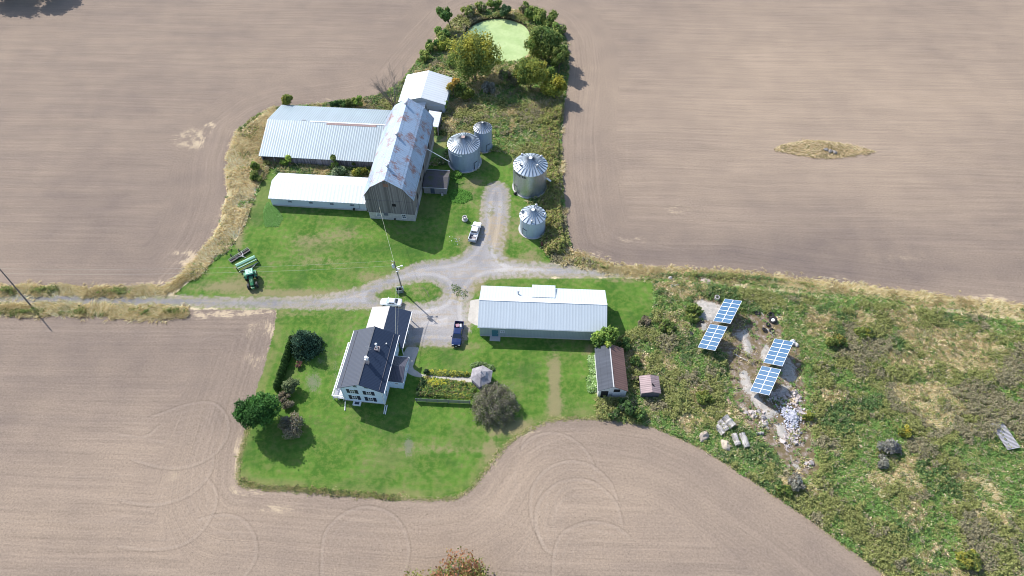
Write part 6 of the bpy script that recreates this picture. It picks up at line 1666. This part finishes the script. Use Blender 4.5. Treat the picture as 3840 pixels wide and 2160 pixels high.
# seed drill
da = zt(430, 640, 1.4); db = zt(895, 415, 1.4)
dm_ = ((da[0] + db[0]) / 2, (da[1] + db[1]) / 2); dh = atan2(db[1] - da[1], db[0] - da[0]); dw = hypot(db[0] - da[0], db[1] - da[1])
sd = thing('seed_drill', 'pale green seed drill hitched behind the tractor', 'seed drill', (dm_[0], dm_[1], 0), dh)
M_PALEG = paint('pale_green', (.20, .40, .29), .5, 0, .1)
w2 = dw / 2
MB().loft([[(-w2, -.05, .9), (w2, -.05, .9), (w2, .35, .9), (-w2, .35, .9)], [(-w2, -.25, 1.45), (w2, -.25, 1.45), (w2, .45, 1.45), (-w2, .45, 1.45)]]).build('seed_box', M_PALEG, sd)
mb = MB(); mb.slab([(-w2 - .03, -.3, 1.46), (w2 + .03, -.3, 1.46), (w2 + .03, .1, 1.62), (-w2 - .03, .1, 1.62)], .04); mb.slab([(-w2 - .03, .1, 1.62), (w2 + .03, .1, 1.62), (w2 + .03, .48, 1.5), (-w2 - .03, .48, 1.5)], .04); mb.build('lid', M_PALEG, sd)
MB().box(-w2, w2, -.75, -.5, 1.0, 1.2).build('small_box', M_PALEG, sd)
mb = MB(); mb.box(-w2, w2, -.45, -.38, .55, .65); mb.box(-w2, w2, -1.25, -1.15, .5, .6); mb.cyl((-w2 + .4, -1.2, .55), (0, -2.1, .6), .05, n=5); mb.cyl((w2 - .4, -1.2, .55), (0, -2.1, .6), .05, n=5); mb.build('frame', M_GREYMETAL, sd)
for k in range(18):
    x = -w2 + .2 + k * (dw - .4) / 17
    mb = MB(); mb.cyl((x, -.95, .22), (x + .05, -.95, .22), .21, n=10); mb.cyl((x, -.6, 1.0), (x, -.95, .3), .025, n=4); mb.build('disc_opener', M_BLACK, sd)
for x in (-1, 1): wheel(sd, x * (w2 + .12), -.1, .42, .2, M_YEL)
# cultipacker
ca_ = zt(262, 520, .35); cb_ = zt(742, 218, .35)
cm = ((ca_[0] + cb_[0]) / 2, (ca_[1] + cb_[1]) / 2); chd = atan2(cb_[1] - ca_[1], cb_[0] - ca_[0]); w2 = hypot(cb_[0] - ca_[0], cb_[1] - ca_[1]) / 2
cu = thing('land_roller', 'long grey land roller with two folding arms behind the seed drill', 'land roller', (cm[0], cm[1], 0), chd)
mb = MB(); mb.box(-w2, w2, .26, .36, .5, .62); mb.box(-w2, w2, -.75, -.65, .4, .5); mb.box(-w2, -w2 + .08, -.65, .26, .42, .52); mb.box(w2 - .08, w2, -.65, .26, .42, .52); mb.build('frame', plain('dull_steel', (.20, .20, .21), .7, .1), cu)
MB().cyl((-w2 + .1, -.0, .27), (w2 - .1, -.0, .27), .26, n=14).build('roller', plain('dark_steel', (.07, .065, .07), .7, .2), cu)
MB().cyl((-w2 + .1, -.45, .25), (w2 - .1, -.45, .25), .2, n=14).build('roller', plain('rust_steel', (.10, .07, .06), .8, .2), cu)
mb = MB(); mb.cyl((-1.1, -.2, .6), (.35, -1.3, .55), .05, n=5); mb.cyl((.9, .2, .6), (.35, -1.3, .55), .05, n=5); mb.cyl((0, .3, .6), (.35, -1.3, .55), .04, n=5); mb.cyl((.35, -1.3, .55), (.6, -2.0, .45), .06, n=5); mb.build('drawbar', M_GREYMETAL, cu)
for x in (-1.25, .85):
    mb = MB(); mb.cyl((x, .3, .6), (x - .15, 1.15, .9), .06, n=6); mb.build('folding_arm', M_BLACK, cu)
    wheel(cu, x - .2, 1.2, .3, .18, M_TRIM)

# ------------------------------------------------------------------ utility poles, wires, transformer
M_WIRE = plain('wire', (.45, .46, .38), .6, 0, .05)
def pole(name, label, base, topp, h):
    t = thing(name, label, 'utility pole', (base[0], base[1], 0))
    dx, dy = topp[0] - base[0], topp[1] - base[1]
    MB().cyl((0, 0, -.2), (dx, dy, h), .17, .11, 10).build('shaft', M_WOODPOLE, t)
    return t, dx, dy
pb0 = P(1512, 1097); pt0 = P(1477, 979, 10.7)
pl, dx, dy = pole('utility_pole', 'wooden utility pole with a transformer and yard lamp on the grass island', pb0, pt0, 10.7)
h_ = lambda f: (dx * f, dy * f, 10.7 * f)
a = h_(.86); mb = MB(); mb.smooth = True; mb.cyl((a[0] - .42, a[1] - .12, a[2] - .5), (a[0] - .42, a[1] - .12, a[2] + .45), .28, n=16); mb.cyl((a[0] - .42, a[1] - .12, a[2] + .45), (a[0] - .42, a[1] - .12, a[2] + .58), .28, .1, 16); mb.cyl((a[0] - .42, a[1] - .12, a[2] + .55), (a[0] - .42, a[1] - .12, a[2] + .85), .05, n=6)
mb.build('transformer', plain('transformer_grey', (.55, .60, .64), .45, .1, .06), pl)
a = h_(.80); mb = MB(); mb.cyl(a, (a[0] + 1.1, a[1] + .3, a[2] + .25), .04, n=6); mb.build('lamp_arm', M_GREYMETAL, pl)
mb = MB(); mb.sphere((a[0] + 1.25, a[1] + .32, a[2] + .22), .28, .2, .14, 10, 6); mb.build('lamp_head', M_TRIM, pl)
mb = MB(); mb.box(a[0] + .15, a[0] + .75, a[1] - .3, a[1] + .1, a[2] - .35, a[2] - .2); mb.box(a[0] - .1, a[0] + .5, a[1] - .45, a[1] - .3, a[2] - .9, a[2] - .75); mb.build('bracket', M_TRIM, pl)
a = h_(1.0); mb = MB(); mb.cyl((a[0] - .45, a[1], a[2] - .15), (a[0] + .05, a[1], a[2] - .15), .04, n=5); mb.cyl((a[0] - .45, a[1], a[2] - .15), (a[0] - .45, a[1], a[2] + .1), .06, n=6); mb.build('insulator', M_TRIM, pl)
mb = MB(); a = h_(.13); mb.box(a[0] + .1, a[0] + .4, a[1] - .3, a[1] - .05, a[2] - .3, a[2] + .35); mb.build('meter_box', M_GREYMETAL, pl)
a = h_(.2); mb = MB(); mb.sphere((a[0] + .22, a[1] - .1, a[2]), .2, .2, .2, 10, 6); mb.build('meter', M_TRIM, pl)
b2 = P(118, 1149); t2 = P(-2, 1008, 10.6)
p2, dx2, dy2 = pole('utility_pole', 'dark leaning utility pole on the lane verge at the far left', b2, t2, 10.6)
def wire(name, label, a, b, sag, r=.03):
    a = Vector(a); b = Vector(b); pts = []
    for k in range(17):
        t = k / 16; p = a.lerp(b, t); p.z -= sag * 4 * t * (1 - t); pts.append(p)
    mb = MB(); mb.tube(pts, r, 5); o = mb.build(name, M_WIRE); return tag(o, label, 'wire')
Tp = Vector((*pt0, 10.7)); T2 = Vector((*t2, 10.6)); B0 = Vector((*pb0, 0))
def onp(f): return B0.lerp(Tp, f)
wire('power_wire', 'topmost wire running from the yard pole to the far left pole', onp(1.0) + Vector((-.45, 0, .1)), T2 + Vector((0, 0, .05)), 1.2, .012)
wire('power_wire', 'lower wire running from the transformer to the far left pole', onp(.86) + Vector((-.3, 0, 0)), T2 + Vector((0, 0, -1.6)), 1.2, .014)
barn_att = zz4(558, 490, 7.6)
ba = Vector((*P(1250 + 558 / 3.22, 600 + 490 / 3.22, 6.9), 6.9)); ba = Vector((barn.location.x - 2.6, barn.location.y - .1, 6.9))
wire('service_wire', 'pale twisted service cable from the yard pole to the barn gable', onp(.97), ba, .9, .022)
z5h = Z(1200, 1100, 2.898)
e1 = Vector((*z5h(818, 440, 5.6), 5.6)); e2 = Vector((*z5h(842, 452, 5.3), 5.3))
wire('house_wire', 'thicker pale cable from the yard pole down to the rear of the farmhouse', onp(.80), e1, .5, .026)
wire('house_wire', 'thin second cable running beside the thick one to the farmhouse', onp(.76) + Vector((.5, 0, 0)), e2, .5, .013)
# open metal bin at the foot of the pole
z7b = Z(1400, 960, 5.797)
c0 = z7b(515, 825); c1 = z7b(632, 808)
bn = thing('metal_bin', 'open grey-green metal bin standing against the foot of the yard pole', 'bin', (c0[0], c0[1], 0), atan2(c1[1] - c0[1], c1[0] - c0[0]))
W_ = hypot(c1[0] - c0[0], c1[1] - c0[1]) + .15
M_BIN = plain('bin_paint', (.20, .26, .27), .6, .1, .15)
mb = MB(); mb.box(0, W_, 0, .06, .05, 1.05); mb.box(0, W_, .94, 1.0, .05, 1.05); mb.box(0, .06, .06, .94, .05, 1.05); mb.box(W_ - .06, W_, .06, .94, .05, 1.05); mb.box(.06, W_ - .06, .06, .94, .05, .12); mb.build('tub', M_BIN, bn)
MB().box(.1, W_ - .1, .1, .9, .12, .55).build('dark_fill', M_BLACK, bn)  # plain black block filling the lower half of the tub
mb = MB()
for (x, y) in ((.05, .05), (W_ - .1, .05), (.05, .9), (W_ - .1, .9)): mb.box(x, x + .06, y, y + .06, 0, 1.25)
mb.box(0, W_, .94, 1.02, 1.2, 1.3); mb.build('rack', M_GREYMETAL, bn)

# ------------------------------------------------------------------ gazebo, fence
ga = zg(1133, 600); gc = (ga[0] + .05, ga[1] + .2)
gz_ = thing('gazebo', 'weathered grey six-sided gazebo with a slatted roof beside the flower bed', 'gazebo', (gc[0], gc[1], 0))
cor = [zg(*q, 2.3) for q in ((1160, 415), (1315, 500), (1285, 672), (1112, 750), (966, 615), (1000, 465))]
cor = [(a - gc[0], b - gc[1]) for a, b in cor]; ap_ = zg(1135, 515, 3.75); ap = (ap_[0] - gc[0], ap_[1] - gc[1])
g = G('gazebo_slat'); xyz = g.sep(g.obj())
wv = g.m('SINE', g.mul(xyz[2], 2 * pi / .09)); nz = g.noise(2.5, g.obj(), 4, .7); n2_ = g.noise(.8, g.obj(), 2)
M_SLAT = g.fin(g.scale(g.scale(g.mix(g.step(n2_, .35, .65), (.30, .28, .30), (.44, .42, .44)), g.add(.78, g.mul(wv, .22))), g.add(.7, g.mul(nz, .6))), .9)
mb = MB()
for k in range(6):
    a, b = cor[k], cor[(k + 1) % 6]
    for (f0_, f1_, z0, z1) in ((0, .62, 2.3, 3.2), (.55, 1.0, 3.3, 3.8)):
        pa0 = (a[0] + (ap[0] - a[0]) * f0_, a[1] + (ap[1] - a[1]) * f0_, z0); pb0_ = (b[0] + (ap[0] - b[0]) * f0_, b[1] + (ap[1] - b[1]) * f0_, z0)
        pa1 = (a[0] + (ap[0] - a[0]) * f1_, a[1] + (ap[1] - a[1]) * f1_, z1); pb1 = (b[0] + (ap[0] - b[0]) * f1_, b[1] + (ap[1] - b[1]) * f1_, z1)
        pts = [pa0, pb0_, pb1] + ([pa1] if f1_ < 1 else [])
        mb.slab(pts[::-1], .05)
mb.build('roof', M_SLAT, gz_)
MB().cyl((ap[0], ap[1], 3.75), (ap[0], ap[1], 4.15), .12, .03, 8).build('finial', M_GREYWOOD, gz_)
mb = MB(); mb.slab([(x * .86, y * .86, .25) for x, y in cor][::-1], .25); mb.build('floor', M_GREYWOOD, gz_)
for k in range(6):
    a, b = cor[k], cor[(k + 1) % 6]
    MB().cyl((a[0] * .86, a[1] * .86, 0), (a[0] * .86, a[1] * .86, 2.3), .08, n=6).build('post', M_GREYWOOD, gz_)
    if k != 4:
        mb = MB(); p_ = Vector((a[0] * .86, a[1] * .86, 0)); q_ = Vector((b[0] * .86, b[1] * .86, 0))
        for z0 in (.45, 1.05): mb.cyl(p_ + Vector((0, 0, z0)), q_ + Vector((0, 0, z0)), .05, n=4)
        for i in range(1, 12): w_ = p_.lerp(q_, i / 12); mb.cyl(w_ + Vector((0, 0, .3)), w_ + Vector((0, 0, 1.05)), .03, n=4)
        mb.build('railing', M_GREYWOOD, gz_)
f0 = zg(128, 975); f1 = zg(975, 1012)
fa = atan2(f1[1] - f0[1], f1[0] - f0[0]); fl_ = hypot(f1[0] - f0[0], f1[1] - f0[1])
fn = thing('picket_fence', 'low weathered grey-green board fence along the lower side of the flower bed', 'fence', (f0[0], f0[1], 0), fa)
mb = MB()
for k in range(int(fl_ / .16)): mb.box(k * .16, k * .16 + .125, -.02, .02, .08, 1.25 + .05 * sin(k * 2.1))
mb.build('boards', plain('fence_board', (.15, .185, .17), .9, 0, .35, 5), fn)
mb = MB(); mb.box(0, fl_, .02, .08, .35, .45); mb.box(0, fl_, .02, .08, 1.0, 1.1); mb.build('rail', M_GREYWOOD, fn)
for k in range(6): MB().box(k * (fl_ - .2) / 5 - .02, k * (fl_ - .2) / 5 + .10, -.14, -.02, 0, 1.4).build('post', M_GREYWOOD, fn)

# ------------------------------------------------------------------ solar arrays
g = G('solar_cell'); xyz = g.sep(g.obj())
l1 = g.step(g.m('FRACT', g.m('DIVIDE', xyz[0], .157)), .08, .0); l2 = g.step(g.m('FRACT', g.m('DIVIDE', xyz[1], .157)), .08, .0)
M_CELL = g.fin(g.mix(g.mul(g.m('MAXIMUM', l1, l2), .35), (.026, .105, .215), (.18, .27, .38)), .16, 0, .7)
XA = Vector((.70, -.515, .49)).normalized(); YA = Vector((.52, .842, .13)); YA = (YA - XA * YA.dot(XA)).normalized(); NA = XA.cross(YA)
SOL = [((575, 278), 'upper left solar array, nearest the flat pale rock'), ((394, 593), 'solar array below the upper left one, by the big lone tyre'), ((1190, 775), 'solar array standing on the wide smooth rock, right pair, upper'), ((1032, 1115), 'lowest solar array, standing just above the stone pile')]
def solar(label):
    t = thing('solar_array', label, 'solar array', (0, 0, 0), 0, 'twelve-panel solar arrays on the rocky knoll')
    R_ = Matrix((XA, YA, NA)).transposed().to_4x4(); R_.translation = Vector((0, 0, 2.6))
    W_, L_ = 3.92, 6.25; pw, ph = W_ / 2, L_ / 6
    for i in range(2):
        for j in range(6):
            x0 = -W_ / 2 + i * pw; y0 = -L_ / 2 + j * ph
            mb = MB(); mb.box(x0 + .055, x0 + pw - .055, y0 + .045, y0 + ph - .045, .0, .03); p_ = mb.build('panel', M_CELL, t); p_.matrix_local = R_
            mb = MB(); mb.box(x0 + .005, x0 + .055, y0 + .005, y0 + ph - .005, -.02, .04); mb.box(x0 + pw - .055, x0 + pw - .005, y0 + .005, y0 + ph - .005, -.02, .04)
            mb.box(x0 + .055, x0 + pw - .055, y0 + .005, y0 + .045, -.02, .04); mb.box(x0 + .055, x0 + pw - .055, y0 + ph - .045, y0 + ph - .005, -.02, .04)
            f_ = mb.build('panel_frame', M_TRIM, p_)
    mb = MB()
    for x in (-1.2, 1.2): mb.box(x - .05, x + .05, -L_ / 2 + .1, L_ / 2 - .1, -.14, -.03)
    mb.box(-1.4, 1.4, -.08, .08, -.26, -.14); o = mb.build('rack', M_GREYMETAL, t); o.matrix_local = R_
    mb = MB(); mb.cyl((0, 0, -.1), (0, 0, 2.45), .11, n=10); mb.box(-.35, .35, -.35, .35, -.1, .15); mb.build('post', M_GREYMETAL, t)
    mb = MB(); mb.cyl((0, 0, .9), NA * -.2 + YA * 1.6 + Vector((0, 0, 2.6)), .05, n=6); mb.cyl((0, 0, .9), NA * -.2 - YA * 1.6 + Vector((0, 0, 2.6)), .05, n=6); mb.build('strut', M_GREYMETAL, t)
    MB().box(.15, .5, -.2, .2, .8, 1.5).build('junction_box', M_GREYMETAL, t)
    return t
s0 = None
for q, lb in SOL:
    if s0 is None: s0 = solar(lb); o = s0
    else: o = copy_tree(s0); o['label'] = lb
    c = z2b(*q, 2.6); o.location = (c[0], c[1], 0)

# ------------------------------------------------------------------ tyres, logs, stones and the rest of the scrap
def torus(mb, R_, r_, n=24, m=10, c=(0, 0, 0)):
    v = []; f = []
    for i in range(n):
        a = 2 * pi * i / n
        for j in range(m):
            b = 2 * pi * j / m; q = R_ + r_ * cos(b)
            v.append((c[0] + q * cos(a), c[1] + q * sin(a), c[2] + r_ * .9 * sin(b)))
    for i in range(n):
        for j in range(m):
            f.append((i * m + j, ((i + 1) % n) * m + j, ((i + 1) % n) * m + (j + 1) % m, i * m + (j + 1) % m))
    mb.add(v, f)
GT = 'discarded tyres on the rocky knoll'
for (x, y, R_, r_, tx, ty, rim, lb) in ((935, 300, .42, .2, .15, .1, True, 'worn tyre with a rusty rim, leftmost of the tyre dump'), (1095, 330, .55, .25, -.2, .1, False, 'large dark tyre at the top of the tyre dump'),
        (1122, 385, .62, .27, .35, -.2, 'w', 'biggest dumped tyre, with a pale centre disc'), (1065, 440, .36, .17, .1, .1, False, 'small tyre just below the biggest dumped tyre'), (1020, 500, .40, .18, .25, .3, False, 'tyre at the lower left of the tyre dump'),
        (1110, 515, .42, .2, -.2, .2, False, 'tyre at the lower right of the tyre dump'), (105, 560, .68, .25, .25, .15, 'g', 'big lone tractor tyre lying in the grass left of the solar arrays'), (265, 398, .30, .15, .1, .2, False, 'small black tyre at the lower edge of the pale flat rock')):
    c = z2b(x, y, .25)
    t = thing('scrap_tyre', lb, 'tyre', (c[0], c[1], .24), 0, GT)
    t.rotation_euler = (tx, ty, x * .1)
    mb = MB(); mb.smooth = True; torus(mb, R_, r_); mb.build('tread', M_TYRE, t)
    if rim:
        mb = MB(); torus(mb, R_ * .62, .07, 20, 6)
        if rim == 'w': mb.cyl((0, 0, -.05), (0, 0, .05), R_ * .55, n=18)
        mb.build('rim', M_TRIM if rim == 'w' else plain('old_rim', (.30, .24, .22) if rim is True else (.28, .30, .28), .8), t)
c = z2b(447, 118, .4)
t = thing('concrete_ring', 'short hollow concrete ring standing beside the pale flat rock', 'concrete ring', (c[0], c[1], 0)); mb = MB()
mb.lathe([(.42, 0), (.55, .1), (.55, .75), (.42, .78), (.40, .1)], 22, closed=True); mb.build('ring', M_CONC, t)
zq = Z(1730, 810, 11.59); c = zq(155, 215)
t = thing('stone_planter', 'round concrete planter with a flared base on the lawn beside the white pickup', 'planter', (c[0], c[1] + .3, 0)); mb = MB()
mb.lathe([(.0, 0), (.72, 0), (.74, .28), (.46, .45), (.44, .85), (.55, 1.0), (.55, 1.15), (.40, 1.15), (.36, .7), (.0, .65)], 22); mb.build('pot', M_CONC, t)
MB().sphere((0, 0, .78), .2, .2, .16).build('ball', M_TRIM, t)
zd = Z(1910, 740, 7.245); c = zd(890, 1290)
t = thing('rusty_barrel', 'rusty brown steel barrel lying at the foot of the smallest grain bin', 'barrel', (c[0], c[1], .32), radians(83)); mb = MB()
mb.cyl((-.45, 0, 0), (.45, 0, 0), .31, n=18); mb.cyl((-.16, 0, 0), (-.12, 0, 0), .33, n=18); mb.cyl((.14, 0, 0), (.18, 0, 0), .33, n=18); mb.build('drum', plain('rust', (.16, .07, .05), .85, .2, .3, 4), t)
# logs
g = G('log_wood'); nz = g.noise(1.0, g.comb(g.mul(g.sep(g.obj())[0], .8), g.mul(g.sep(g.obj())[1], 6.0), g.mul(g.sep(g.obj())[2], 6.0)), 5, .7)
M_LOG = g.fin(g.mix(g.step(nz, .38, .62), (.20, .185, .175), (.52, .49, .46)), .9)
M_LOGEND = plain('log_end', (.36, .30, .24), .9, 0, .3, 6)
def log(label, c, L_, r_, rz, seed, grp='weathered logs lying beside the bottom field'):
    rng = np.random.default_rng(seed)
    t = thing('weathered_log', label, 'log', (c[0], c[1], r_ * .8), rz, grp)
    mb = MB(); rings = []
    for k in range(7):
        x = -L_ / 2 + L_ * k / 6; rr = r_ * (1 + rng.normal(0, .05)); oy, oz = rng.normal(0, .04, 2)
        rings.append([(x, oy + rr * (1 + .08 * sin(3 * a + seed)) * cos(a), oz + rr * (1 + .08 * sin(3 * a + seed)) * sin(a)) for a in [2 * pi * i / 12 for i in range(12)]])
    mb.loft(rings); o = mb.build('trunk', M_LOG, t)
    for s_ in (-1, 1):
        e = rings[0] if s_ < 0 else rings[-1]; cx = s_ * (L_ / 2 + .012)
        mb = MB(); mb.add([(cx, p[1] * .93, p[2] * .93) for p in e], [tuple(range(12))]); mb.build('cut_end', M_LOGEND, t)
for k, (a_, b_, r_, lb) in enumerate((((545, 360), (650, 480), .78, 'right log of the upper group of three'), ((480, 410), (575, 525), .58, 'middle log of the upper group of three'), ((440, 465), (525, 570), .55, 'left knotty log of the upper group of three'),
        ((645, 570), (702, 705), .56, 'left log of the lower pair'), ((745, 565), (815, 730), .62, 'right, longer log of the lower pair'), ((980, 480), (1045, 450), .33, 'short pale log beside the tip of the rock'), ((925, 565), (1010, 560), .28, 'short mossy log below the short pale one'),
        ((860, 290), (930, 365), .28, 'log lying on the rock edge above the short pale one'), ((935, 280), (1000, 385), .26, 'narrow bleached log right of the one on the rock edge'))):
    a = z3b(*a_, r_); b = z3b(*b_, r_)
    log(lb, ((a[0] + b[0]) / 2, (a[1] + b[1]) / 2), hypot(a[0] - b[0], a[1] - b[1]), r_, atan2(b[1] - a[1], b[0] - a[0]), k + 3)
def rock(name, label, c, s, mat, seed, cat='rock', grp=None, n=90):
    rng = np.random.default_rng(seed)
    mb = MB(); m, nn = 8, 12
    mb.sphere((0, 0, 0), s[0], s[1], s[2], nn, m)
    mb.v = [(x * (1 + .22 * sin(x * 5 + seed) * cos(z * 6) + .12 * sin(y * 9 + seed)), y * (1 + .2 * cos(y * 6 + seed) * sin(x * 7)), z * (1 + .25 * sin(x * 4 + y * 5 + seed))) for x, y, z in mb.v]
    o = mb.build(name, mat); o.location = (c[0], c[1], s[2] * .45); o.rotation_euler.z = seed; return tag(o, label, cat, grp)
M_ROOT = plain('root_wood', (.33, .28, .24), .95, 0, .5, 5); M_ROCK = plain('pale_rock', (.50, .46, .43), .9, 0, .25, 2)
rock('tree_stump', 'rounded uprooted stump left of the logs, grey-brown', z3b(285, 605), (1.15, .85, .7), M_ROOT, 1, 'stump')
rock('tree_stump', 'pale root ball lying below the logs', z3b(548, 715), (1.1, .9, .6), plain('pale_root', (.45, .38, .30), .95, 0, .45, 5), 2, 'stump')
rock('wood_chunk', 'small grey chunk of wood above the upper logs', z3b(465, 318), (.7, .35, .3), M_LOG, 3, 'wood')
rock('pale_rock', 'white rock behind the upper corner of the smooth-rock solar array', z2b(1352, 665), (.75, .55, .6), plain('white_rock', (.66, .64, .62), .9, 0, .1), 4)
rock('pale_rock', 'dusky rock right beside the white rock by the solar array', z2b(1395, 685), (.6, .45, .4), M_ROCK, 5)
rock('flat_rock', 'flat pinkish rock in the weeds along the upper track', P(2647, 1055), (1.4, .8, .25), plain('pink_rock', (.52, .42, .38), .9, 0, .15), 6)
rock('pale_rock', 'small pale rock at the left end of the weedy track', P(2513, 1045), (.5, .45, .4), M_ROCK, 7)
c = z3b(585, 185); mb = MB(); mb.box(-.28, .28, -.55, .55, 0, .4); o = mb.build('wood_block', plain('red_wood', (.42, .27, .22), .9, 0, .3, 4)); o.location = (c[0], c[1], 0); o.rotation_euler.z = .25; tag(o, 'reddish sawn wood block in the grass above the logs', 'block')
for k, (a_, b_, lb) in enumerate((((1172, 322), (1250, 378), 'pale pole lying right of the biggest dumped tyre'), ((1045, 490), (1130, 580), 'weathered pole under the lower dumped tyres'), ((660, 800), (812, 882), 'long weathered pole crossing the moss between the solar arrays'), ((985, 300), (1012, 335), 'stub of wood beside the rusty-rimmed tyre'), ((580, 1200), (740, 1210), 'dark fallen branch left of the lowest solar array'))):
    a = z2b(*a_, .1); b = z2b(*b_, .1); mb = MB(); mb.cyl((*a, .14), (*b, .12), .12, .09, 7); o = mb.build('wooden_pole', M_LOG if k < 4 else M_BARK); tag(o, lb, 'pole')
c = P(2529, 1074); mb = MB(); mb.box(-.9, .9, -.06, .06, .25, .35); mb.box(-.5, -.4, -.5, .6, .1, .22); mb.box(.3, .4, -.3, .6, .1, .22); mb.box(-.9, -.2, .2, .32, .35, .42)
o = mb.build('broken_frame', M_TRIM); o.location = (c[0], c[1], 0); o.rotation_euler.z = .3; tag(o, 'broken white frame lying in weeds beyond the mown grass', 'scrap')
# stone pile and rubble: nobody could count it
rng = np.random.default_rng(8)
mb = MB(); c = z3b(1340, 370)
def chunk(mb, x, y, z, s, rng):
    q = Quaternion(rng.normal(0, 1, 4)).normalized() if False else Quaternion((rng.normal(), rng.normal(), rng.normal(), rng.normal())).normalized()
    d = np.array([s * rng.uniform(.5, 1.4), s * rng.uniform(.5, 1), s * rng.uniform(.35, .8)])
    v = [q @ Vector((sx * d[0] * rng.uniform(.7, 1), sy * d[1] * rng.uniform(.7, 1), sz * d[2] * rng.uniform(.7, 1))) + Vector((x, y, z)) for sx, sy, sz in ((-1, -1, -1), (1, -1, -1), (1, 1, -1), (-1, 1, -1), (-1, -1, 1), (1, -1, 1), (1, 1, 1), (-1, 1, 1))]
    mb.add(v, [(0, 3, 2, 1), (4, 5, 6, 7), (0, 1, 5, 4), (1, 2, 6, 5), (2, 3, 7, 6), (3, 0, 4, 7)])
for k in range(560):
    a = rng.uniform(0, 2 * pi); r_ = abs(rng.normal(0, .55)) * (1 + .3 * sin(3 * a + 1) + .2 * sin(5 * a)); x = c[0] + 2.4 * r_ * cos(a); y = c[1] + 3.0 * r_ * sin(a)
    chunk(mb, x, y, .08 + .7 * max(0, 1 - r_ ** 1.2) * rng.uniform(.5, 1), rng.uniform(.09, .24), rng)
o = mb.build('stone_pile', plain('split_stone', (.50, .50, .56), .8, 0, .45, 3)); tag(o, 'heap of bluish-white broken stones below the lowest solar array', 'stone pile', None, 'stuff')
mb = MB()
for (x, y, rx, ry, n) in ((1380, 560, 90, 90, 90), (1290, 720, 40, 70, 30), (1560, 940, 60, 60, 36), (1400, 150, 70, 130, 90), (1120, 130, 60, 60, 60), (1450, 330, 60, 160, 70), (1250, 130, 120, 120, 90), (900, 330, 90, 60, 40), (1000, 450, 80, 80, 40), (1350, 620, 120, 80, 80)):
    for k in range(n):
        p_ = z3b(x + rng.normal(0, rx * .5), y + rng.normal(0, ry * .5)); chunk(mb, p_[0], p_[1], .1, rng.uniform(.06, .17) if rng.random() < .85 else rng.uniform(.25, .5), rng)
o = mb.build('scattered_rubble', plain('pinkish_stone', (.48, .42, .40), .9, 0, .35, 3)); tag(o, 'scattered pinkish rubble round the stone pile and down the mossy rock', 'rubble', None, 'stuff')
mb = MB()
for (x, y, n) in ((2170, 780, 8), (2145, 815, 6)): pass
for k in range(14):
    p_ = zz4(1480 + rng.normal(0, 45), 985 + rng.normal(0, 35)); chunk(mb, p_[0], p_[1], .04, rng.uniform(.05, .12), rng)
o = mb.build('litter', M_TRIM); tag(o, 'scatter of small white scraps on the grass left of the white pickup', 'litter', None, 'stuff')
mb = MB(); gp0 = z7b(1060, 675); gp1 = z7b(1170, 775); gp2 = z7b(1215, 895)
mb.tube([(*gp0, .03), (*gp1, .04), (*gp2, .03)], .05, 5); o = mb.build('fallen_stick', M_BARK); tag(o, 'thin bent stick lying on the grass island', 'stick')
# slatted wagon deck in the meadow
wd = [P(3000 + x / 1.367, 1100 + y / 1.367, .75) for x, y in ((972, 667), (1035, 653), (1130, 790), (1065, 803))]
cx_ = sum(p_[0] for p_ in wd) / 4; cy_ = sum(p_[1] for p_ in wd) / 4
wa = atan2(wd[0][1] - wd[3][1], wd[0][0] - wd[3][0]); LL = hypot(wd[0][0] - wd[3][0], wd[0][1] - wd[3][1]); WW = hypot(wd[0][0] - wd[1][0], wd[0][1] - wd[1][1])
wg = thing('wagon_deck', 'long weathered slatted wagon deck standing in the dark weeds at the right', 'wagon', (cx_, cy_, 0), wa)
mb = MB(); n = 22
for k in range(n):
    x = -LL / 2 + LL * k / n; mb.box(x, x + LL / n * .72, -WW / 2, WW / 2, .72, .78)
mb.build('deck', plain('bleached_board', (.38, .37, .39), .9, 0, .35, 3), wg)
mb = MB()
for y in (-WW * .3, WW * .3): mb.box(-LL / 2, LL / 2, y - .06, y + .06, .55, .715)
mb.box(-LL / 2 + .02, LL / 2 - .02, -.05, .05, .4, .54); mb.build('frame', M_GREYWOOD, wg)
for x in (-LL * .32, LL * .32):
    for y in (-1, 1): wheel(wg, y * .01 + 0, 0, .3, .15) if False else None
for x in (-LL * .32, LL * .32):
    for y in (-WW / 2 + .2, WW / 2 - .2):
        mb = MB(); mb.cyl((x, y - .08, .3), (x, y + .08, .3), .3, n=16); mb.build('wheel', M_TYRE, wg)
